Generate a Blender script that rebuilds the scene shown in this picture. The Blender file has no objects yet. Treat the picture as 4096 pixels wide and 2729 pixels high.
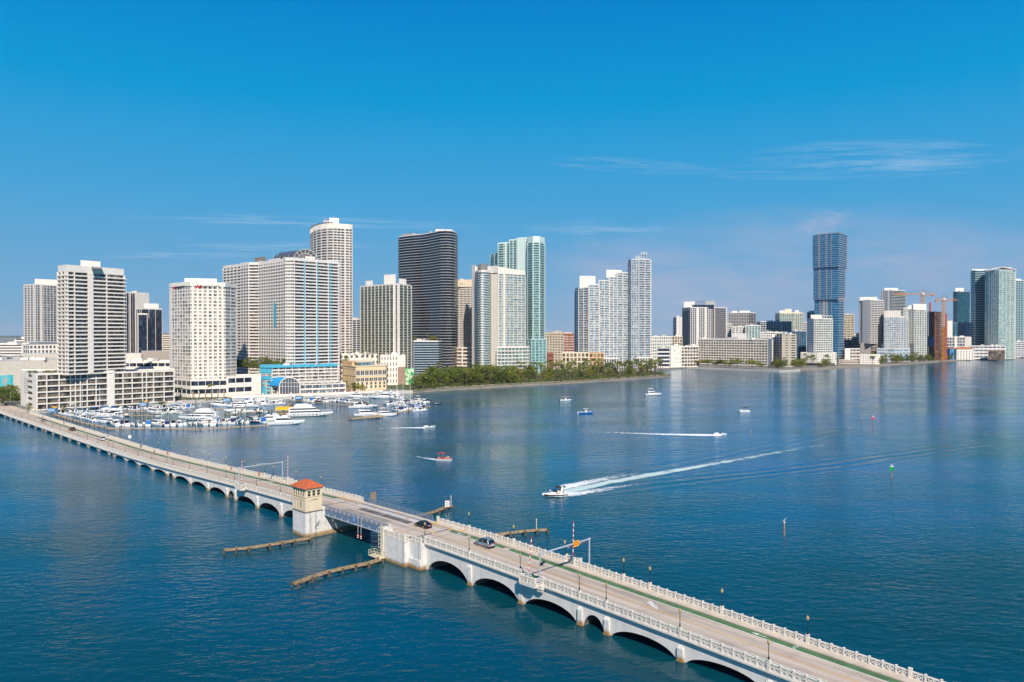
import bpy, math, random
from math import sin, cos, pi, radians, sqrt, atan2

# ------------------------------------------------------------------ camera, sky, sun, exposure
S = bpy.context.scene
C = S.collection
CAMH = 50.0          # drone height above the bay (m)
FPX = 3000.0         # focal length in pixels of the 4096 px wide photograph
CX, CY, HZ = 2048.0, 1364.5, 1335.0
PIT = math.atan((CY - HZ) / FPX)
cd = bpy.data.cameras.new('camera'); cam = bpy.data.objects.new('camera', cd); C.objects.link(cam)
cam.location = (0, 0, CAMH); cam.rotation_euler = (pi / 2 - PIT, 0, 0)
cd.sensor_width = 36.0; cd.lens = FPX / 4096 * 36; cd.clip_start = 1; cd.clip_end = 60000
S.camera = cam

SUN_D = (0.155, -0.728, 0.668)       # towards the sun
sun_el = math.asin(SUN_D[2] / sqrt(sum(c * c for c in SUN_D)))
sun_az = atan2(SUN_D[0], SUN_D[1])
W = bpy.data.worlds.new('World'); S.world = W; W.use_nodes = True
wn, wl = W.node_tree.nodes, W.node_tree.links
wn.clear()
def N(nodes, kind, **kw):
    n = nodes.new(kind)
    for k, v in kw.items(): setattr(n, k, v)
    return n
def build_sky():
    sky = N(wn, 'ShaderNodeTexSky', sky_type='NISHITA')
    sky.sun_disc = False; sky.sun_elevation = sun_el; sky.sun_rotation = sun_az
    sky.altitude = 0; sky.air_density = 1.0; sky.dust_density = 0.4; sky.ozone_density = 3.0
    hs = N(wn, 'ShaderNodeHueSaturation'); hs.inputs['Saturation'].default_value = 1.3
    hs.inputs['Hue'].default_value = 0.48
    wl.new(sky.outputs[0], hs.inputs['Color'])
    tint_in = hs.outputs[0]
    # thin high cloud: streaks placed by direction
    tc = N(wn, 'ShaderNodeTexCoord'); sep = N(wn, 'ShaderNodeSeparateXYZ'); wl.new(tc.outputs['Generated'], sep.inputs[0])
    def M(op, a, b=None, c=None, clamp=False):
        m = N(wn, 'ShaderNodeMath', operation=op); m.use_clamp = clamp
        for i, x in enumerate((a, b, c)):
            if x is None: continue
            if isinstance(x, (int, float)): m.inputs[i].default_value = x
            else: wl.new(x, m.inputs[i])
        return m.outputs[0]
    az = M('DIVIDE', sep.outputs['X'], M('MAXIMUM', sep.outputs['Y'], 0.05))
    el = M('DIVIDE', sep.outputs['Z'], M('MAXIMUM', sep.outputs['Y'], 0.05))
    # the deep polarised blue of the photograph, paling towards the horizon
    rp = N(wn, 'ShaderNodeValToRGB'); e = rp.color_ramp.elements
    stops = [(0.0, (.235, .42, .61)), (.05, (.18, .42, .68)), (.17, (.065, .385, .73)), (.29, (.002, .335, .71)), (.40, (.0, .245, .66)), (.6, (.0, .17, .54)), (1.0, (.0, .12, .42))]
    while len(e) < len(stops): e.new(.5)
    for x, (p, c) in zip(e, stops): x.position = p; x.color = (*c, 1)
    wl.new(M('ABSOLUTE', sep.outputs['Z']), rp.inputs[0])
    sc_ = N(wn, 'ShaderNodeVectorMath', operation='SCALE'); wl.new(rp.outputs[0], sc_.inputs[0]); sc_.inputs['Scale'].default_value = 7.2
    mxs = N(wn, 'ShaderNodeMix', data_type='RGBA'); mxs.inputs[0].default_value = .985; wl.new(hs.outputs[0], mxs.inputs[6]); wl.new(sc_.outputs[0], mxs.inputs[7])
    def cloud(cx, cz, rx, rz, scx, scz, tilt, lo, hi, seed):
        u = M('ADD', az, -cx); v0 = M('ADD', el, -cz)
        v = M('SUBTRACT', v0, M('MULTIPLY', u, tilt))
        m = M('SUBTRACT', 1.0, M('ADD', M('POWER', M('DIVIDE', u, rx), 2.0), M('POWER', M('DIVIDE', v, rz), 2.0)), clamp=True)
        cb = N(wn, 'ShaderNodeCombineXYZ'); wl.new(M('MULTIPLY', u, scx), cb.inputs[0]); wl.new(M('MULTIPLY', v, scz), cb.inputs[1]); cb.inputs[2].default_value = seed
        nz = N(wn, 'ShaderNodeTexNoise'); nz.inputs['Scale'].default_value = 1.0; nz.inputs['Detail'].default_value = 6; nz.inputs['Roughness'].default_value = .6
        nz.inputs['Distortion'].default_value = .6
        wl.new(cb.outputs[0], nz.inputs['Vector'])
        mr = N(wn, 'ShaderNodeMapRange'); mr.inputs[1].default_value = lo; mr.inputs[2].default_value = hi
        wl.new(nz.outputs[0], mr.inputs[0])
        return M('MULTIPLY', mr.outputs[0], m)
    streaks = [
        cloud(.50, .238, .20, .024, 9, 110, .02, .42, .78, 1.0),
        cloud(.47, .220, .24, .016, 8, 110, .03, .45, .8, 9.0),
        cloud(.16, .223, .12, .012, 10, 130, -.05, .45, .8, 3.0),
        cloud(-.28, .149, .26, .008, 8, 200, -.03, .40, .7, 5.0),
        cloud(-.30, .116, .16, .007, 8, 200, .0, .42, .7, 7.0),
        cloud(-.44, .104, .14, .006, 9, 200, .0, .42, .7, 8.0),
        cloud(.12, .135, .12, .02, 12, 90, .0, .45, .8, 11.0)]
    banks = [
        cloud(.46, .075, .42, .105, 5, 22, .0, .28, .66, 21.0),
        cloud(.415, .150, .045, .018, 34, 70, .2, .40, .75, 27.0),
        cloud(.20, .06, .26, .075, 7, 30, .0, .3, .7, 23.0)]
    a = streaks[0]
    for s in streaks[1:]: a = M('ADD', a, s)
    b = banks[0]
    for s in banks[1:]: b = M('ADD', b, s)
    mix1 = N(wn, 'ShaderNodeMix', data_type='RGBA'); wl.new(M('MULTIPLY', b, .62, clamp=True), mix1.inputs[0])
    wl.new(mxs.outputs[2], mix1.inputs[6]); mix1.inputs[7].default_value = (3.15, 3.55, 4.85, 1)
    mix2 = N(wn, 'ShaderNodeMix', data_type='RGBA'); wl.new(M('MULTIPLY', a, .44, clamp=True), mix2.inputs[0])
    wl.new(mix1.outputs[2], mix2.inputs[6]); mix2.inputs[7].default_value = (4.2, 5.2, 6.4, 1)
    bg = N(wn, 'ShaderNodeBackground'); bg.inputs['Strength'].default_value = 0.11
    wl.new(mix2.outputs[2], bg.inputs['Color'])
    out = N(wn, 'ShaderNodeOutputWorld'); wl.new(bg.outputs[0], out.inputs[0])
build_sky()
ld = bpy.data.lights.new('sun', 'SUN'); ld.energy = 5.0; ld.angle = radians(0.53); ld.color = (1.0, .90, .77)
sun = bpy.data.objects.new('sun', ld); C.objects.link(sun); sun.location = (0, -50, 400)
sun.rotation_euler = (pi / 2 - sun_el, 0, atan2(SUN_D[0], -SUN_D[1]))
S.view_settings.view_transform = 'Standard'; S.view_settings.look = 'None'; S.view_settings.exposure = 0.25; S.view_settings.gamma = 1.0

# ------------------------------------------------------------------ helpers
RND = random.Random(11)
def ray(u, v):
    a = ((u - CX) / FPX, 1.0, -(v - CY) / FPX); c, s = cos(PIT), sin(PIT)
    return (a[0], a[1] * c + a[2] * s, -a[1] * s + a[2] * c)
def G(u, v, z=0.0):            # where the sight line through a surveyed point meets level z
    r = ray(u, v); k = (z - CAMH) / r[2]
    return (r[0] * k, r[1] * k, z)
def XY(u, Y):                  # plan position at distance Y
    r = ray(u, 1400); return ((u - CX) / FPX * Y * (1 / (r[1])), Y)
def ZT(v, Y):                  # height seen at row v, distance Y
    r = ray(CX, v); return CAMH + r[2] / r[1] * Y
# survey frames: zoomed crops of the photograph the plans were taken from
def Z1(x, y=0): return x / 1.742, 840 + y / 1.742
def Z2(x, y=0): return 800 + x / 1.742, 840 + y / 1.742
def Z3(x, y=0): return 1600 + x / 1.96, 860 + y / 1.96
def Z4(x, y=0): return 2600 + x / 2.45, 880 + y / 2.45
def Z5(x, y=0): return 3296 + x / 2.45, 900 + y / 2.45
ORD = 'first second third fourth fifth sixth seventh eighth ninth tenth eleventh twelfth thirteenth fourteenth fifteenth sixteenth seventeenth eighteenth nineteenth twentieth twenty-first twenty-second twenty-third twenty-fourth twenty-fifth twenty-sixth twenty-seventh twenty-eighth twenty-ninth thirtieth thirty-first thirty-second thirty-third thirty-fourth thirty-fifth thirty-sixth thirty-seventh thirty-eighth thirty-ninth fortieth'.split()

class MB:
    def __init__(s): s.v = []; s.f = []; s.m = []; s.uv = []
    def face(s, pts, m=0, uv=None):
        i = len(s.v); s.v += [tuple(p) for p in pts]; s.f.append(tuple(range(i, i + len(pts)))); s.m.append(m)
        s.uv += uv if uv else [(0, 0)] * len(pts)
    def hexa(s, p, m=0):       # 4 bottom + 4 top points
        for q in ((3, 2, 1, 0), (4, 5, 6, 7), (0, 1, 5, 4), (1, 2, 6, 5), (2, 3, 7, 6), (3, 0, 4, 7)): s.face([p[k] for k in q], m)
    def box(s, x0, x1, y0, y1, z0, z1, m=0):
        s.hexa([(x0, y0, z0), (x1, y0, z0), (x1, y1, z0), (x0, y1, z0), (x0, y0, z1), (x1, y0, z1), (x1, y1, z1), (x0, y1, z1)], m)
    def prism(s, poly, z0, z1, m=0, top=True, bottom=False, mt=None):
        n = len(poly); u = 0.0
        for i in range(n):
            a, b = poly[i], poly[(i + 1) % n]; L = math.hypot(b[0] - a[0], b[1] - a[1])
            s.face([(a[0], a[1], z0), (b[0], b[1], z0), (b[0], b[1], z1), (a[0], a[1], z1)], m, [(u, z0), (u + L, z0), (u + L, z1), (u, z1)])
            u += L + 7
        if top: s.face([(p[0], p[1], z1) for p in poly], m if mt is None else mt)
        if bottom: s.face([(p[0], p[1], z0) for p in reversed(poly)], m)
    def tube(s, p, q, r0, r1=None, n=6, m=0, cap=True):
        r1 = r0 if r1 is None else r1
        d = [q[k] - p[k] for k in range(3)]; L = sqrt(sum(x * x for x in d)) or 1; d = [x / L for x in d]
        a = (1, 0, 0) if abs(d[0]) < .8 else (0, 1, 0)
        e = [d[1] * a[2] - d[2] * a[1], d[2] * a[0] - d[0] * a[2], d[0] * a[1] - d[1] * a[0]]; l = sqrt(sum(x * x for x in e)); e = [x / l for x in e]
        f = [d[1] * e[2] - d[2] * e[1], d[2] * e[0] - d[0] * e[2], d[0] * e[1] - d[1] * e[0]]
        A = []; B = []
        for i in range(n):
            t = 2 * pi * i / n; c, sn = cos(t), sin(t)
            A.append(tuple(p[k] + r0 * (c * e[k] + sn * f[k]) for k in range(3))); B.append(tuple(q[k] + r1 * (c * e[k] + sn * f[k]) for k in range(3)))
        for i in range(n):
            j = (i + 1) % n; s.face([A[i], A[j], B[j], B[i]], m)
        if cap: s.face(A[::-1], m); s.face(B, m)
    def lathe(s, prof, c=(0, 0, 0), n=10, m=0):
        for (r0, z0), (r1, z1) in zip(prof, prof[1:]):
            for i in range(n):
                t0, t1 = 2 * pi * i / n, 2 * pi * (i + 1) / n
                P = lambda r, z, t: (c[0] + r * cos(t), c[1] + r * sin(t), c[2] + z)
                if r0 < 1e-6: s.face([P(0, z0, 0), P(r1, z1, t1), P(r1, z1, t0)][::-1], m)
                elif r1 < 1e-6: s.face([P(r0, z0, t0), P(r0, z0, t1), P(0, z1, 0)], m)
                else: s.face([P(r0, z0, t0), P(r0, z0, t1), P(r1, z1, t1), P(r1, z1, t0)], m)
    def loft(s, rings, m=0, close=True, caps=True):
        n = len(rings[0])
        for A, B in zip(rings, rings[1:]):
            for i in range(n if close else n - 1):
                j = (i + 1) % n; s.face([A[i], A[j], B[j], B[i]], m)
        if caps: s.face(rings[0][::-1], m); s.face(rings[-1], m)
    def mesh(s, name, mats, off=(0, 0, 0), smooth=False, weld=False):
        me = bpy.data.meshes.new(name)
        me.from_pydata([(a - off[0], b - off[1], c - off[2]) for a, b, c in s.v], [], s.f)
        for m in (mats if isinstance(mats, (list, tuple)) else [mats]): me.materials.append(m)
        me.polygons.foreach_set('material_index', s.m)
        if any(x != (0, 0) for x in s.uv):
            ul = me.uv_layers.new(name='UVMap'); ul.data.foreach_set('uv', [c for p in s.uv for c in p])
        if weld or smooth:
            import bmesh
            b = bmesh.new(); b.from_mesh(me); bmesh.ops.remove_doubles(b, verts=b.verts, dist=1e-4); b.to_mesh(me); b.free()
        if smooth: me.polygons.foreach_set('use_smooth', [True] * len(me.polygons))
        me.update(); return me
    def build(s, name, mats, parent=None, smooth=False, loc=None, weld=False):
        off = loc if loc is not None else (wloc(parent) if parent else (0, 0, 0))
        o = bpy.data.objects.new(name, s.mesh(name, mats, off, smooth, weld)); C.objects.link(o)
        if parent: o.parent = parent
        elif loc is not None: o.location = loc
        return o
def wloc(o):
    x = [0, 0, 0]
    while o is not None:
        for k in range(3): x[k] += o.location[k]
        o = o.parent
    return x
def tag(o, label=None, cat=None, group=None, kind=None):
    if label: o['label'] = label
    if cat: o['category'] = cat
    if group: o['group'] = group
    if kind: o['kind'] = kind
    return o
def thing(name, label, cat, loc=(0, 0, 0), rz=0.0, group=None):
    o = bpy.data.objects.new(name, None); C.objects.link(o); o.location = loc; o.rotation_euler = (0, 0, rz); o.empty_display_size = .1
    return tag(o, label, cat, group)
KIDS = {}
def kids(o):
    return [c for c in o.children]
def dup(root, loc, rz=0.0, sc=1.0, label=None, group=None, ch=None):
    r = root.copy(); C.objects.link(r); r.location = loc; r.rotation_euler = (0, 0, rz); r.scale = (sc, sc, sc) if not isinstance(sc, tuple) else sc
    if label: r['label'] = label
    if group: r['group'] = group
    for c0 in (ch if ch is not None else kids(root)):
        c = c0.copy(); C.objects.link(c); c.parent = r
        for g0 in c0.children:
            g = g0.copy(); C.objects.link(g); g.parent = c
    return r

# ------------------------------------------------------------------ materials
def new_mat(name):
    m = bpy.data.materials.new(name); m.use_nodes = True
    return m, m.node_tree.nodes, m.node_tree.links, m.node_tree.nodes['Principled BSDF']
def noise_node(n, l, scale, detail=4, vec=None, mapscale=None, coord='Object'):
    tc = n.new('ShaderNodeTexCoord'); v = tc.outputs[coord]
    if mapscale:
        mp = n.new('ShaderNodeMapping'); mp.inputs['Scale'].default_value = mapscale; l.new(v, mp.inputs[0]); v = mp.outputs[0]
    t = n.new('ShaderNodeTexNoise'); t.inputs['Scale'].default_value = scale; t.inputs['Detail'].default_value = detail; l.new(v, t.inputs['Vector'])
    return t
def ramp(n, l, fac, stops):
    r = n.new('ShaderNodeValToRGB'); e = r.color_ramp.elements
    while len(e) < len(stops): e.new(.5)
    for x, (p, c) in zip(e, stops): x.position = p; x.color = (*c, 1)
    l.new(fac, r.inputs[0]); return r.outputs[0]
MATS = {}
def plain(name, col, rough=.6, var=.12, scale=.6, metal=0.0, spec=.4, mapscale=None):
    if name in MATS: return MATS[name]
    m, n, l, b = new_mat(name)
    t = noise_node(n, l, scale, 4, mapscale=mapscale)
    lo = tuple(c * (1 - var) for c in col); hi = tuple(min(1, c * (1 + var * .5)) for c in col)
    l.new(ramp(n, l, t.outputs[0], [(.3, lo), (.7, hi)]), b.inputs['Base Color'])
    b.inputs['Roughness'].default_value = rough; b.inputs['Metallic'].default_value = metal; b.inputs['Specular IOR Level'].default_value = spec
    MATS[name] = m; return m
def concrete(name, col, stain=(.30, .24, .17), amount=.5, streak=True, scale=.5):
    m, n, l, b = new_mat(name)
    t1 = noise_node(n, l, scale, 5); t2 = noise_node(n, l, 1.2, 5, mapscale=(1, 1, .05))
    t3 = noise_node(n, l, 6, 3)
    base = ramp(n, l, t1.outputs[0], [(.3, tuple(c * .86 for c in col)), (.65, col)])
    mx = n.new('ShaderNodeMix'); mx.data_type = 'RGBA'; l.new(base, mx.inputs[6]); mx.inputs[7].default_value = (*stain, 1)
    mr = n.new('ShaderNodeMapRange'); mr.inputs[1].default_value = .52; mr.inputs[2].default_value = .85; mr.inputs[4].default_value = amount
    l.new(t2.outputs[0], mr.inputs[0]); l.new(mr.outputs[0], mx.inputs[0])
    l.new(mx.outputs[2], b.inputs['Base Color'])
    b.inputs['Roughness'].default_value = .8
    bp = n.new('ShaderNodeBump'); bp.inputs['Strength'].default_value = .15; bp.inputs['Distance'].default_value = .03; l.new(t3.outputs[0], bp.inputs['Height']); l.new(bp.outputs[0], b.inputs['Normal'])
    return m
def glass(name, dark, light, frame, pw=1.6, fh=3.2, ph=None, lightshare=.3, rough=.12, fw=.07, metal=0.0):
    """storey glazing: panes with blinds and curtains drawn in some, thin mullions"""
    if name in MATS: return MATS[name]
    m, n, l, b = new_mat(name)
    uv = n.new('ShaderNodeUVMap'); uv.uv_map = 'UVMap'; sp = n.new('ShaderNodeSeparateXYZ'); l.new(uv.outputs[0], sp.inputs[0])
    def M(op, a, c=None):
        x = n.new('ShaderNodeMath'); x.operation = op
        for i, q in enumerate((a, c)):
            if q is None: continue
            if isinstance(q, (int, float)): x.inputs[i].default_value = q
            else: l.new(q, x.inputs[i])
        return x.outputs[0]
    U = M('DIVIDE', sp.outputs[0], pw)
    oi = n.new('ShaderNodeObjectInfo')
    def wn_(div, k):
        cb = n.new('ShaderNodeCombineXYZ'); l.new(M('FLOOR', M('DIVIDE', U, div)), cb.inputs[0]); l.new(M('MULTIPLY', oi.outputs['Random'], 977 + k), cb.inputs[1]); cb.inputs[2].default_value = k
        w = n.new('ShaderNodeTexWhiteNoise'); w.noise_dimensions = '3D'; l.new(cb.outputs[0], w.inputs[0]); return w.outputs[0]
    w1 = wn_(1.0, 1.5); w2 = wn_(3.0, 4.5)
    mid = tuple(.6 * a + .4 * c for a, c in zip(dark, light))
    k = M('ADD', M('MULTIPLY', w1, .55), M('MULTIPLY', w2, .45))
    col = ramp(n, l, k, [(.25, dark), (1 - lightshare - .12, mid), (min(.97, 1 - lightshare + .2), light)])
    mul = M('LESS_THAN', M('FRACT', U), fw)
    mx = n.new('ShaderNodeMix'); mx.data_type = 'RGBA'; l.new(mul, mx.inputs[0]); l.new(col, mx.inputs[6]); mx.inputs[7].default_value = (*frame, 1)
    l.new(mx.outputs[2], b.inputs['Base Color']); b.inputs['Roughness'].default_value = rough; b.inputs['Specular IOR Level'].default_value = .6; b.inputs['Metallic'].default_value = metal
    MATS[name] = m; return m
def flat(name, col, rough=.5, metal=0.0, spec=.5, coat=0.0):
    return plain(name, col, rough, .05, 2.0, metal, spec)

WHITE = concrete('white_stucco', (.82, .755, .67), (.45, .40, .34), .25)
WHITE2 = concrete('pale_stucco', (.77, .715, .665), (.45, .45, .46), .22)
CREAM = concrete('cream_stucco', (.72, .62, .47), (.4, .3, .2), .25)
BEIGE = concrete('beige_stucco', (.62, .54, .43), (.35, .28, .2), .25)
GREY = concrete('grey_concrete', (.42, .41, .40), (.22, .2, .18), .3)
DKGREY = plain('dark_grey_panel', (.10, .11, .125), .5)
MINT = concrete('mint_stucco', (.66, .80, .74), (.4, .5, .46), .2)
ROOFM = plain('roof_gravel', (.48, .45, .41), .9, .2, .3)
# ------------------------------------------------------------------ setting: water, land, shore
def water_mat():
    m, n, l, b = new_mat('bay_water')
    geo = n.new('ShaderNodeNewGeometry')
    def noise(scale, ms, detail, rough=.55):
        mp = n.new('ShaderNodeMapping'); mp.inputs['Scale'].default_value = ms; mp.inputs['Rotation'].default_value = (0, 0, radians(-12)); l.new(geo.outputs['Position'], mp.inputs[0])
        t = n.new('ShaderNodeTexNoise'); t.inputs['Scale'].default_value = scale; t.inputs['Detail'].default_value = detail; t.inputs['Roughness'].default_value = rough; l.new(mp.outputs[0], t.inputs['Vector']); return t.outputs[0]
    big = noise(.012, (.6, 1, 1), 3)
    mid = noise(.06, (.5, 1, 1), 3)
    wav = noise(.30, (.55, 1, 1), 5, .6)
    fine = noise(1.3, (.7, 1, 1), 3, .6)
    chop = noise(.62, (.6, 1, 1), 3, .5)
    col = ramp(n, l, big, [(.34, (.001, .080, .100)), (.5, (.0, .092, .172)), (.66, (.0, .095, .225))])
    # dark reflections near the bridge painted into the base colour, bluer with distance
    sp = n.new('ShaderNodeSeparateXYZ'); l.new(geo.outputs['Position'], sp.inputs[0])
    dp = n.new('ShaderNodeMapRange'); dp.inputs[1].default_value = 90; dp.inputs[2].default_value = 330; dp.interpolation_type = 'SMOOTHSTEP'; l.new(sp.outputs[1], dp.inputs[0])
    dark_refl = ramp(n, l, big, [(.34, (.003, .034, .036)), (.5, (.001, .046, .066)), (.66, (.0, .052, .098))])
    cm = n.new('ShaderNodeMix'); cm.data_type = 'RGBA'; l.new(dp.outputs[0], cm.inputs[0]); l.new(dark_refl, cm.inputs[6]); l.new(col, cm.inputs[7])
    l.new(cm.outputs[2], b.inputs['Base Color'])
    b.inputs['IOR'].default_value = 1.33; b.inputs['Specular IOR Level'].default_value = .36; b.inputs['Specular Tint'].default_value = (.28, .70, 1, 1)
    mr = n.new('ShaderNodeMapRange'); mr.inputs[1].default_value = .35; mr.inputs[2].default_value = .65; mr.inputs[3].default_value = .05; mr.inputs[4].default_value = .13
    l.new(mid, mr.inputs[0]); l.new(mr.outputs[0], b.inputs['Roughness'])
    def M(op, a, c):
        x = n.new('ShaderNodeMath'); x.operation = op
        for i, q in enumerate((a, c)):
            if isinstance(q, (int, float)): x.inputs[i].default_value = q
            else: l.new(q, x.inputs[i])
        return x.outputs[0]
    h = M('ADD', M('MULTIPLY', wav, 1.0), M('MULTIPLY', fine, .13)); h = M('ADD', h, M('MULTIPLY', mid, 1.5)); h = M('ADD', h, M('MULTIPLY', chop, 1.0))
    # spreading wave trains thrown by the passing speedboat
    spx = n.new('ShaderNodeSeparateXYZ'); l.new(geo.outputs['Position'], spx.inputs[0])
    def train(p0, p1, wid, lam, amp, h):
        L = math.hypot(p1[0] - p0[0], p1[1] - p0[1]); dx, dy = (p1[0] - p0[0]) / L, (p1[1] - p0[1]) / L
        a = M('ADD', M('MULTIPLY', spx.outputs[0], dx), M('MULTIPLY_ADD' if False else 'MULTIPLY', spx.outputs[1], dy)); a = M('DIVIDE', M('SUBTRACT', a, p0[0] * dx + p0[1] * dy), L)
        q = M('ADD', M('MULTIPLY', spx.outputs[0], -dy), M('MULTIPLY', spx.outputs[1], dx)); q = M('SUBTRACT', q, -p0[0] * dy + p0[1] * dx)
        q = M('ADD', q, M('MULTIPLY', M('SUBTRACT', big, .5), 14.0))
        m1 = M('MAXIMUM', M('SUBTRACT', 1.0, M('ABSOLUTE', M('DIVIDE', q, wid), 0)), 0.0)
        m2 = M('MAXIMUM', M('SUBTRACT', 1.0, M('POWER', M('ABSOLUTE', M('SUBTRACT', M('MULTIPLY', a, 2.0), 1.0), 0), 3.0)), 0.0)
        w = M('SINE', M('MULTIPLY', q, 2 * pi / lam), 0)
        return M('ADD', h, M('MULTIPLY', M('MULTIPLY', w, amp), M('MULTIPLY', m1, m2)))
    h = train(G(2290, 1982), G(4000, 1775), 12, 6.5, .75, h)
    h = train(G(2240, 1960), G(3500, 1700), 14, 7.0, .4, h)
    h = train(G(1790, 1850), G(2900, 1800), 10, 5.5, .5, h)
    bp = n.new('ShaderNodeBump'); bp.inputs['Distance'].default_value = .235
    st_ = n.new('ShaderNodeMapRange'); st_.inputs[1].default_value = .36; st_.inputs[2].default_value = .62; st_.inputs[3].default_value = .4; st_.inputs[4].default_value = 1.0; l.new(noise(.021, (.4, 1.2, 1), 4), st_.inputs[0]); l.new(st_.outputs[0], bp.inputs['Strength'])
    l.new(h, bp.inputs['Height']); l.new(bp.outputs[0], b.inputs['Normal'])
    return m
mb = MB(); mb.face([(-14000, -3000, 0), (14000, -3000, 0), (14000, 30000, 0), (-14000, 30000, 0)])
tag(mb.build('water', water_mat()), kind='structure')

GROUND = plain('city_ground', (.22, .21, .19), .95, .25, .03)
GRASS = plain('park_grass', (.085, .105, .028), .95, .4, .08)
PAVE = plain('promenade_paving', (.55, .50, .44), .9, .15, .3)
SHORE = plain('shore_rock', (.34, .25, .15), .95, .45, .5)
SEAW = concrete('seawall_concrete', (.55, .51, .45), (.2, .16, .1), .5)
SHORELINE = [(-260, 1640), (-60, 1650), (120, 1656), (153, 1654), (300, 1641), (478, 1627), (700, 1618), (927, 1603), (1161, 1596), (1416, 1586), (1547, 1577), (1651, 1573), (1700, 1568), (1794, 1561), (1920, 1554), (2049, 1546), (2200, 1538), (2365, 1528), (2520, 1519), (2640, 1510), (2684, 1504), (2672, 1497), (2610, 1489), (2655, 1480), (2747, 1473), (2870, 1478), (3000, 1483.5), (3118, 1489), (3200, 1484), (3300, 1478), (3400, 1471), (3520, 1465), (3640, 1457), (3745, 1449), (3850, 1443), (3950, 1438), (4096, 1431), (4400, 1424)]
shore = [G(u, v)[:2] for u, v in SHORELINE]
shore = [(-900, shore[0][1] - 60)] + shore
poly = shore + [(2600, shore[-1][1] + 80), (9000, 4000), (9000, 9000), (-9000, 9000), (-9000, 420)]
mb = MB(); mb.prism(poly, -2, 1.6, 0)
tag(mb.build('ground', GROUND), kind='structure')
# far land closing the horizon
mb = MB(); mb.box(-12000, 12000, 9050, 9600, -2, 22)
tag(mb.build('terrain', plain('far_woods', (.10, .13, .10), .95, .3, .01)), kind='structure')
def strip(name, mat, i0, i1, w0, w1, z0, z1, rough=0.0, kind='structure'):
    mb = MB(); P = shore[i0:i1]
    pts = []
    for (a, b) in zip(P, P[1:]):
        n_ = max(1, int(math.hypot(b[0] - a[0], b[1] - a[1]) / 6))
        for k in range(n_): pts.append((a[0] + (b[0] - a[0]) * k / n_, a[1] + (b[1] - a[1]) * k / n_))
    pts.append(P[-1]); rr = random.Random(5); rows = []
    for i, p in enumerate(pts):
        a, b = pts[max(0, i - 1)], pts[min(len(pts) - 1, i + 1)]; L = math.hypot(b[0] - a[0], b[1] - a[1]) or 1; nx, ny = -(b[1] - a[1]) / L, (b[0] - a[0]) / L
        e = lambda: rr.uniform(-rough, rough)
        rows.append([(p[0] - nx * (w0 + e()), p[1] - ny * (w0 + e()), z0), (p[0] + nx * w1 * .35, p[1] + ny * w1 * .35, z0 + (z1 - z0) * .55 + e() * .3), (p[0] + nx * (w1 + e()), p[1] + ny * (w1 + e()), z1 + e() * .15)])
    for A, B in zip(rows, rows[1:]):
        for k in range(2): mb.face([A[k], B[k], B[k + 1], A[k + 1]])
    return tag(mb.build(name, mat), kind=kind)
strip('shore', SHORE, 12, 24, 1.5, 5, -.3, 1.9, .9)
strip('shore', SHORE, 29, 39, 1.5, 4, -.3, 1.9, .7)
# park lawn
park = [p for p in shore[12:22]]
back = [(183, 930), (150, 985), (60, 960), (-40, 870), (-120, 800), (-130, 690)]
mb = MB(); mb.face([(x, y, 1.63) for x, y in park + back]); tag(mb.build('park_lawn', GRASS), kind='structure')
mb = MB()
cl = [(.25, .12), (.5, .1), (.75, .12)]
pp = [(p[0], p[1] + 14) for p in shore[13:23]]
for a, b in zip(pp, pp[1:]): mb.face([(a[0], a[1], 1.66), (b[0], b[1], 1.66), (b[0], b[1] + 3.5, 1.66), (a[0], a[1] + 3.5, 1.66)])
tag(mb.build('path', PAVE), kind='structure')
# seawall and promenade of the marina and of the far bank
def wall_run(name, i0, i1, label):
    t = thing(name, label, 'seawall', (*shore[i0], 0)); mb = MB()
    for a, b in zip(shore[i0:i1], shore[i0 + 1:i1]):
        L = math.hypot(b[0] - a[0], b[1] - a[1]); ux, uy = (b[0] - a[0]) / L, (b[1] - a[1]) / L; nx, ny = uy, -ux
        q = lambda s, w, z: (a[0] + ux * s + nx * w, a[1] + uy * s + ny * w, z)
        mb.hexa([q(0, -.5, -1), q(L, -.5, -1), q(L, .5, -1), q(0, .5, -1), q(0, -.5, 2.0), q(L, -.5, 2.0), q(L, .5, 2.0), q(0, .5, 2.0)])
    mb.build('wall', SEAW, t)
wall_run('seawall', 3, 13, 'low pale concrete seawall behind the marina boats')
wall_run('seawall', 25, 30, 'low concrete seawall along the far bank below the white grid slab')
mb = MB(); pr = shore[3:13]
for a, b in zip(pr, pr[1:]): mb.face([(a[0], a[1] + .4, 1.7), (b[0], b[1] + .4, 1.7), (b[0] + 2, b[1] + 16, 1.7), (a[0] + 2, a[1] + 16, 1.7)])
tag(mb.build('pavement', PAVE), kind='structure')

# ------------------------------------------------------------------ the causeway bridge
BD = (-.7015, .7126); BN = (.7126, .7015); BO = (0.0, 140.3)
def BF(s, t, z): return (BO[0] + s * BD[0] + t * BN[0], BO[1] + s * BD[1] + t * BN[1], z)
BANG = atan2(BD[1], BD[0])
PROF = [(-200, 1.7), (-90, 1.9), (-51, 3.3), (-37, 3.87), (-17, 4.6), (-2.4, 5.08), (11.6, 5.5), (22, 5.72), (45, 5.85), (72, 5.72), (90, 5.3), (115, 4.75), (139, 3.95), (165, 3.1), (190, 2.45), (215, 2.0), (240, 1.8), (300, 1.7), (700, 1.7)]
def DZ(s):
    for (a, za), (b, zb) in zip(PROF, PROF[1:]):
        if s <= b:
            k = max(0, (s - a) / (b - a)); return za + (zb - za) * k
    return 1.7
def st(p):
    x, y = p[0] - BO[0], p[1] - BO[1]; return x * BD[0] + y * BD[1], x * BN[0] + y * BN[1]
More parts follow.
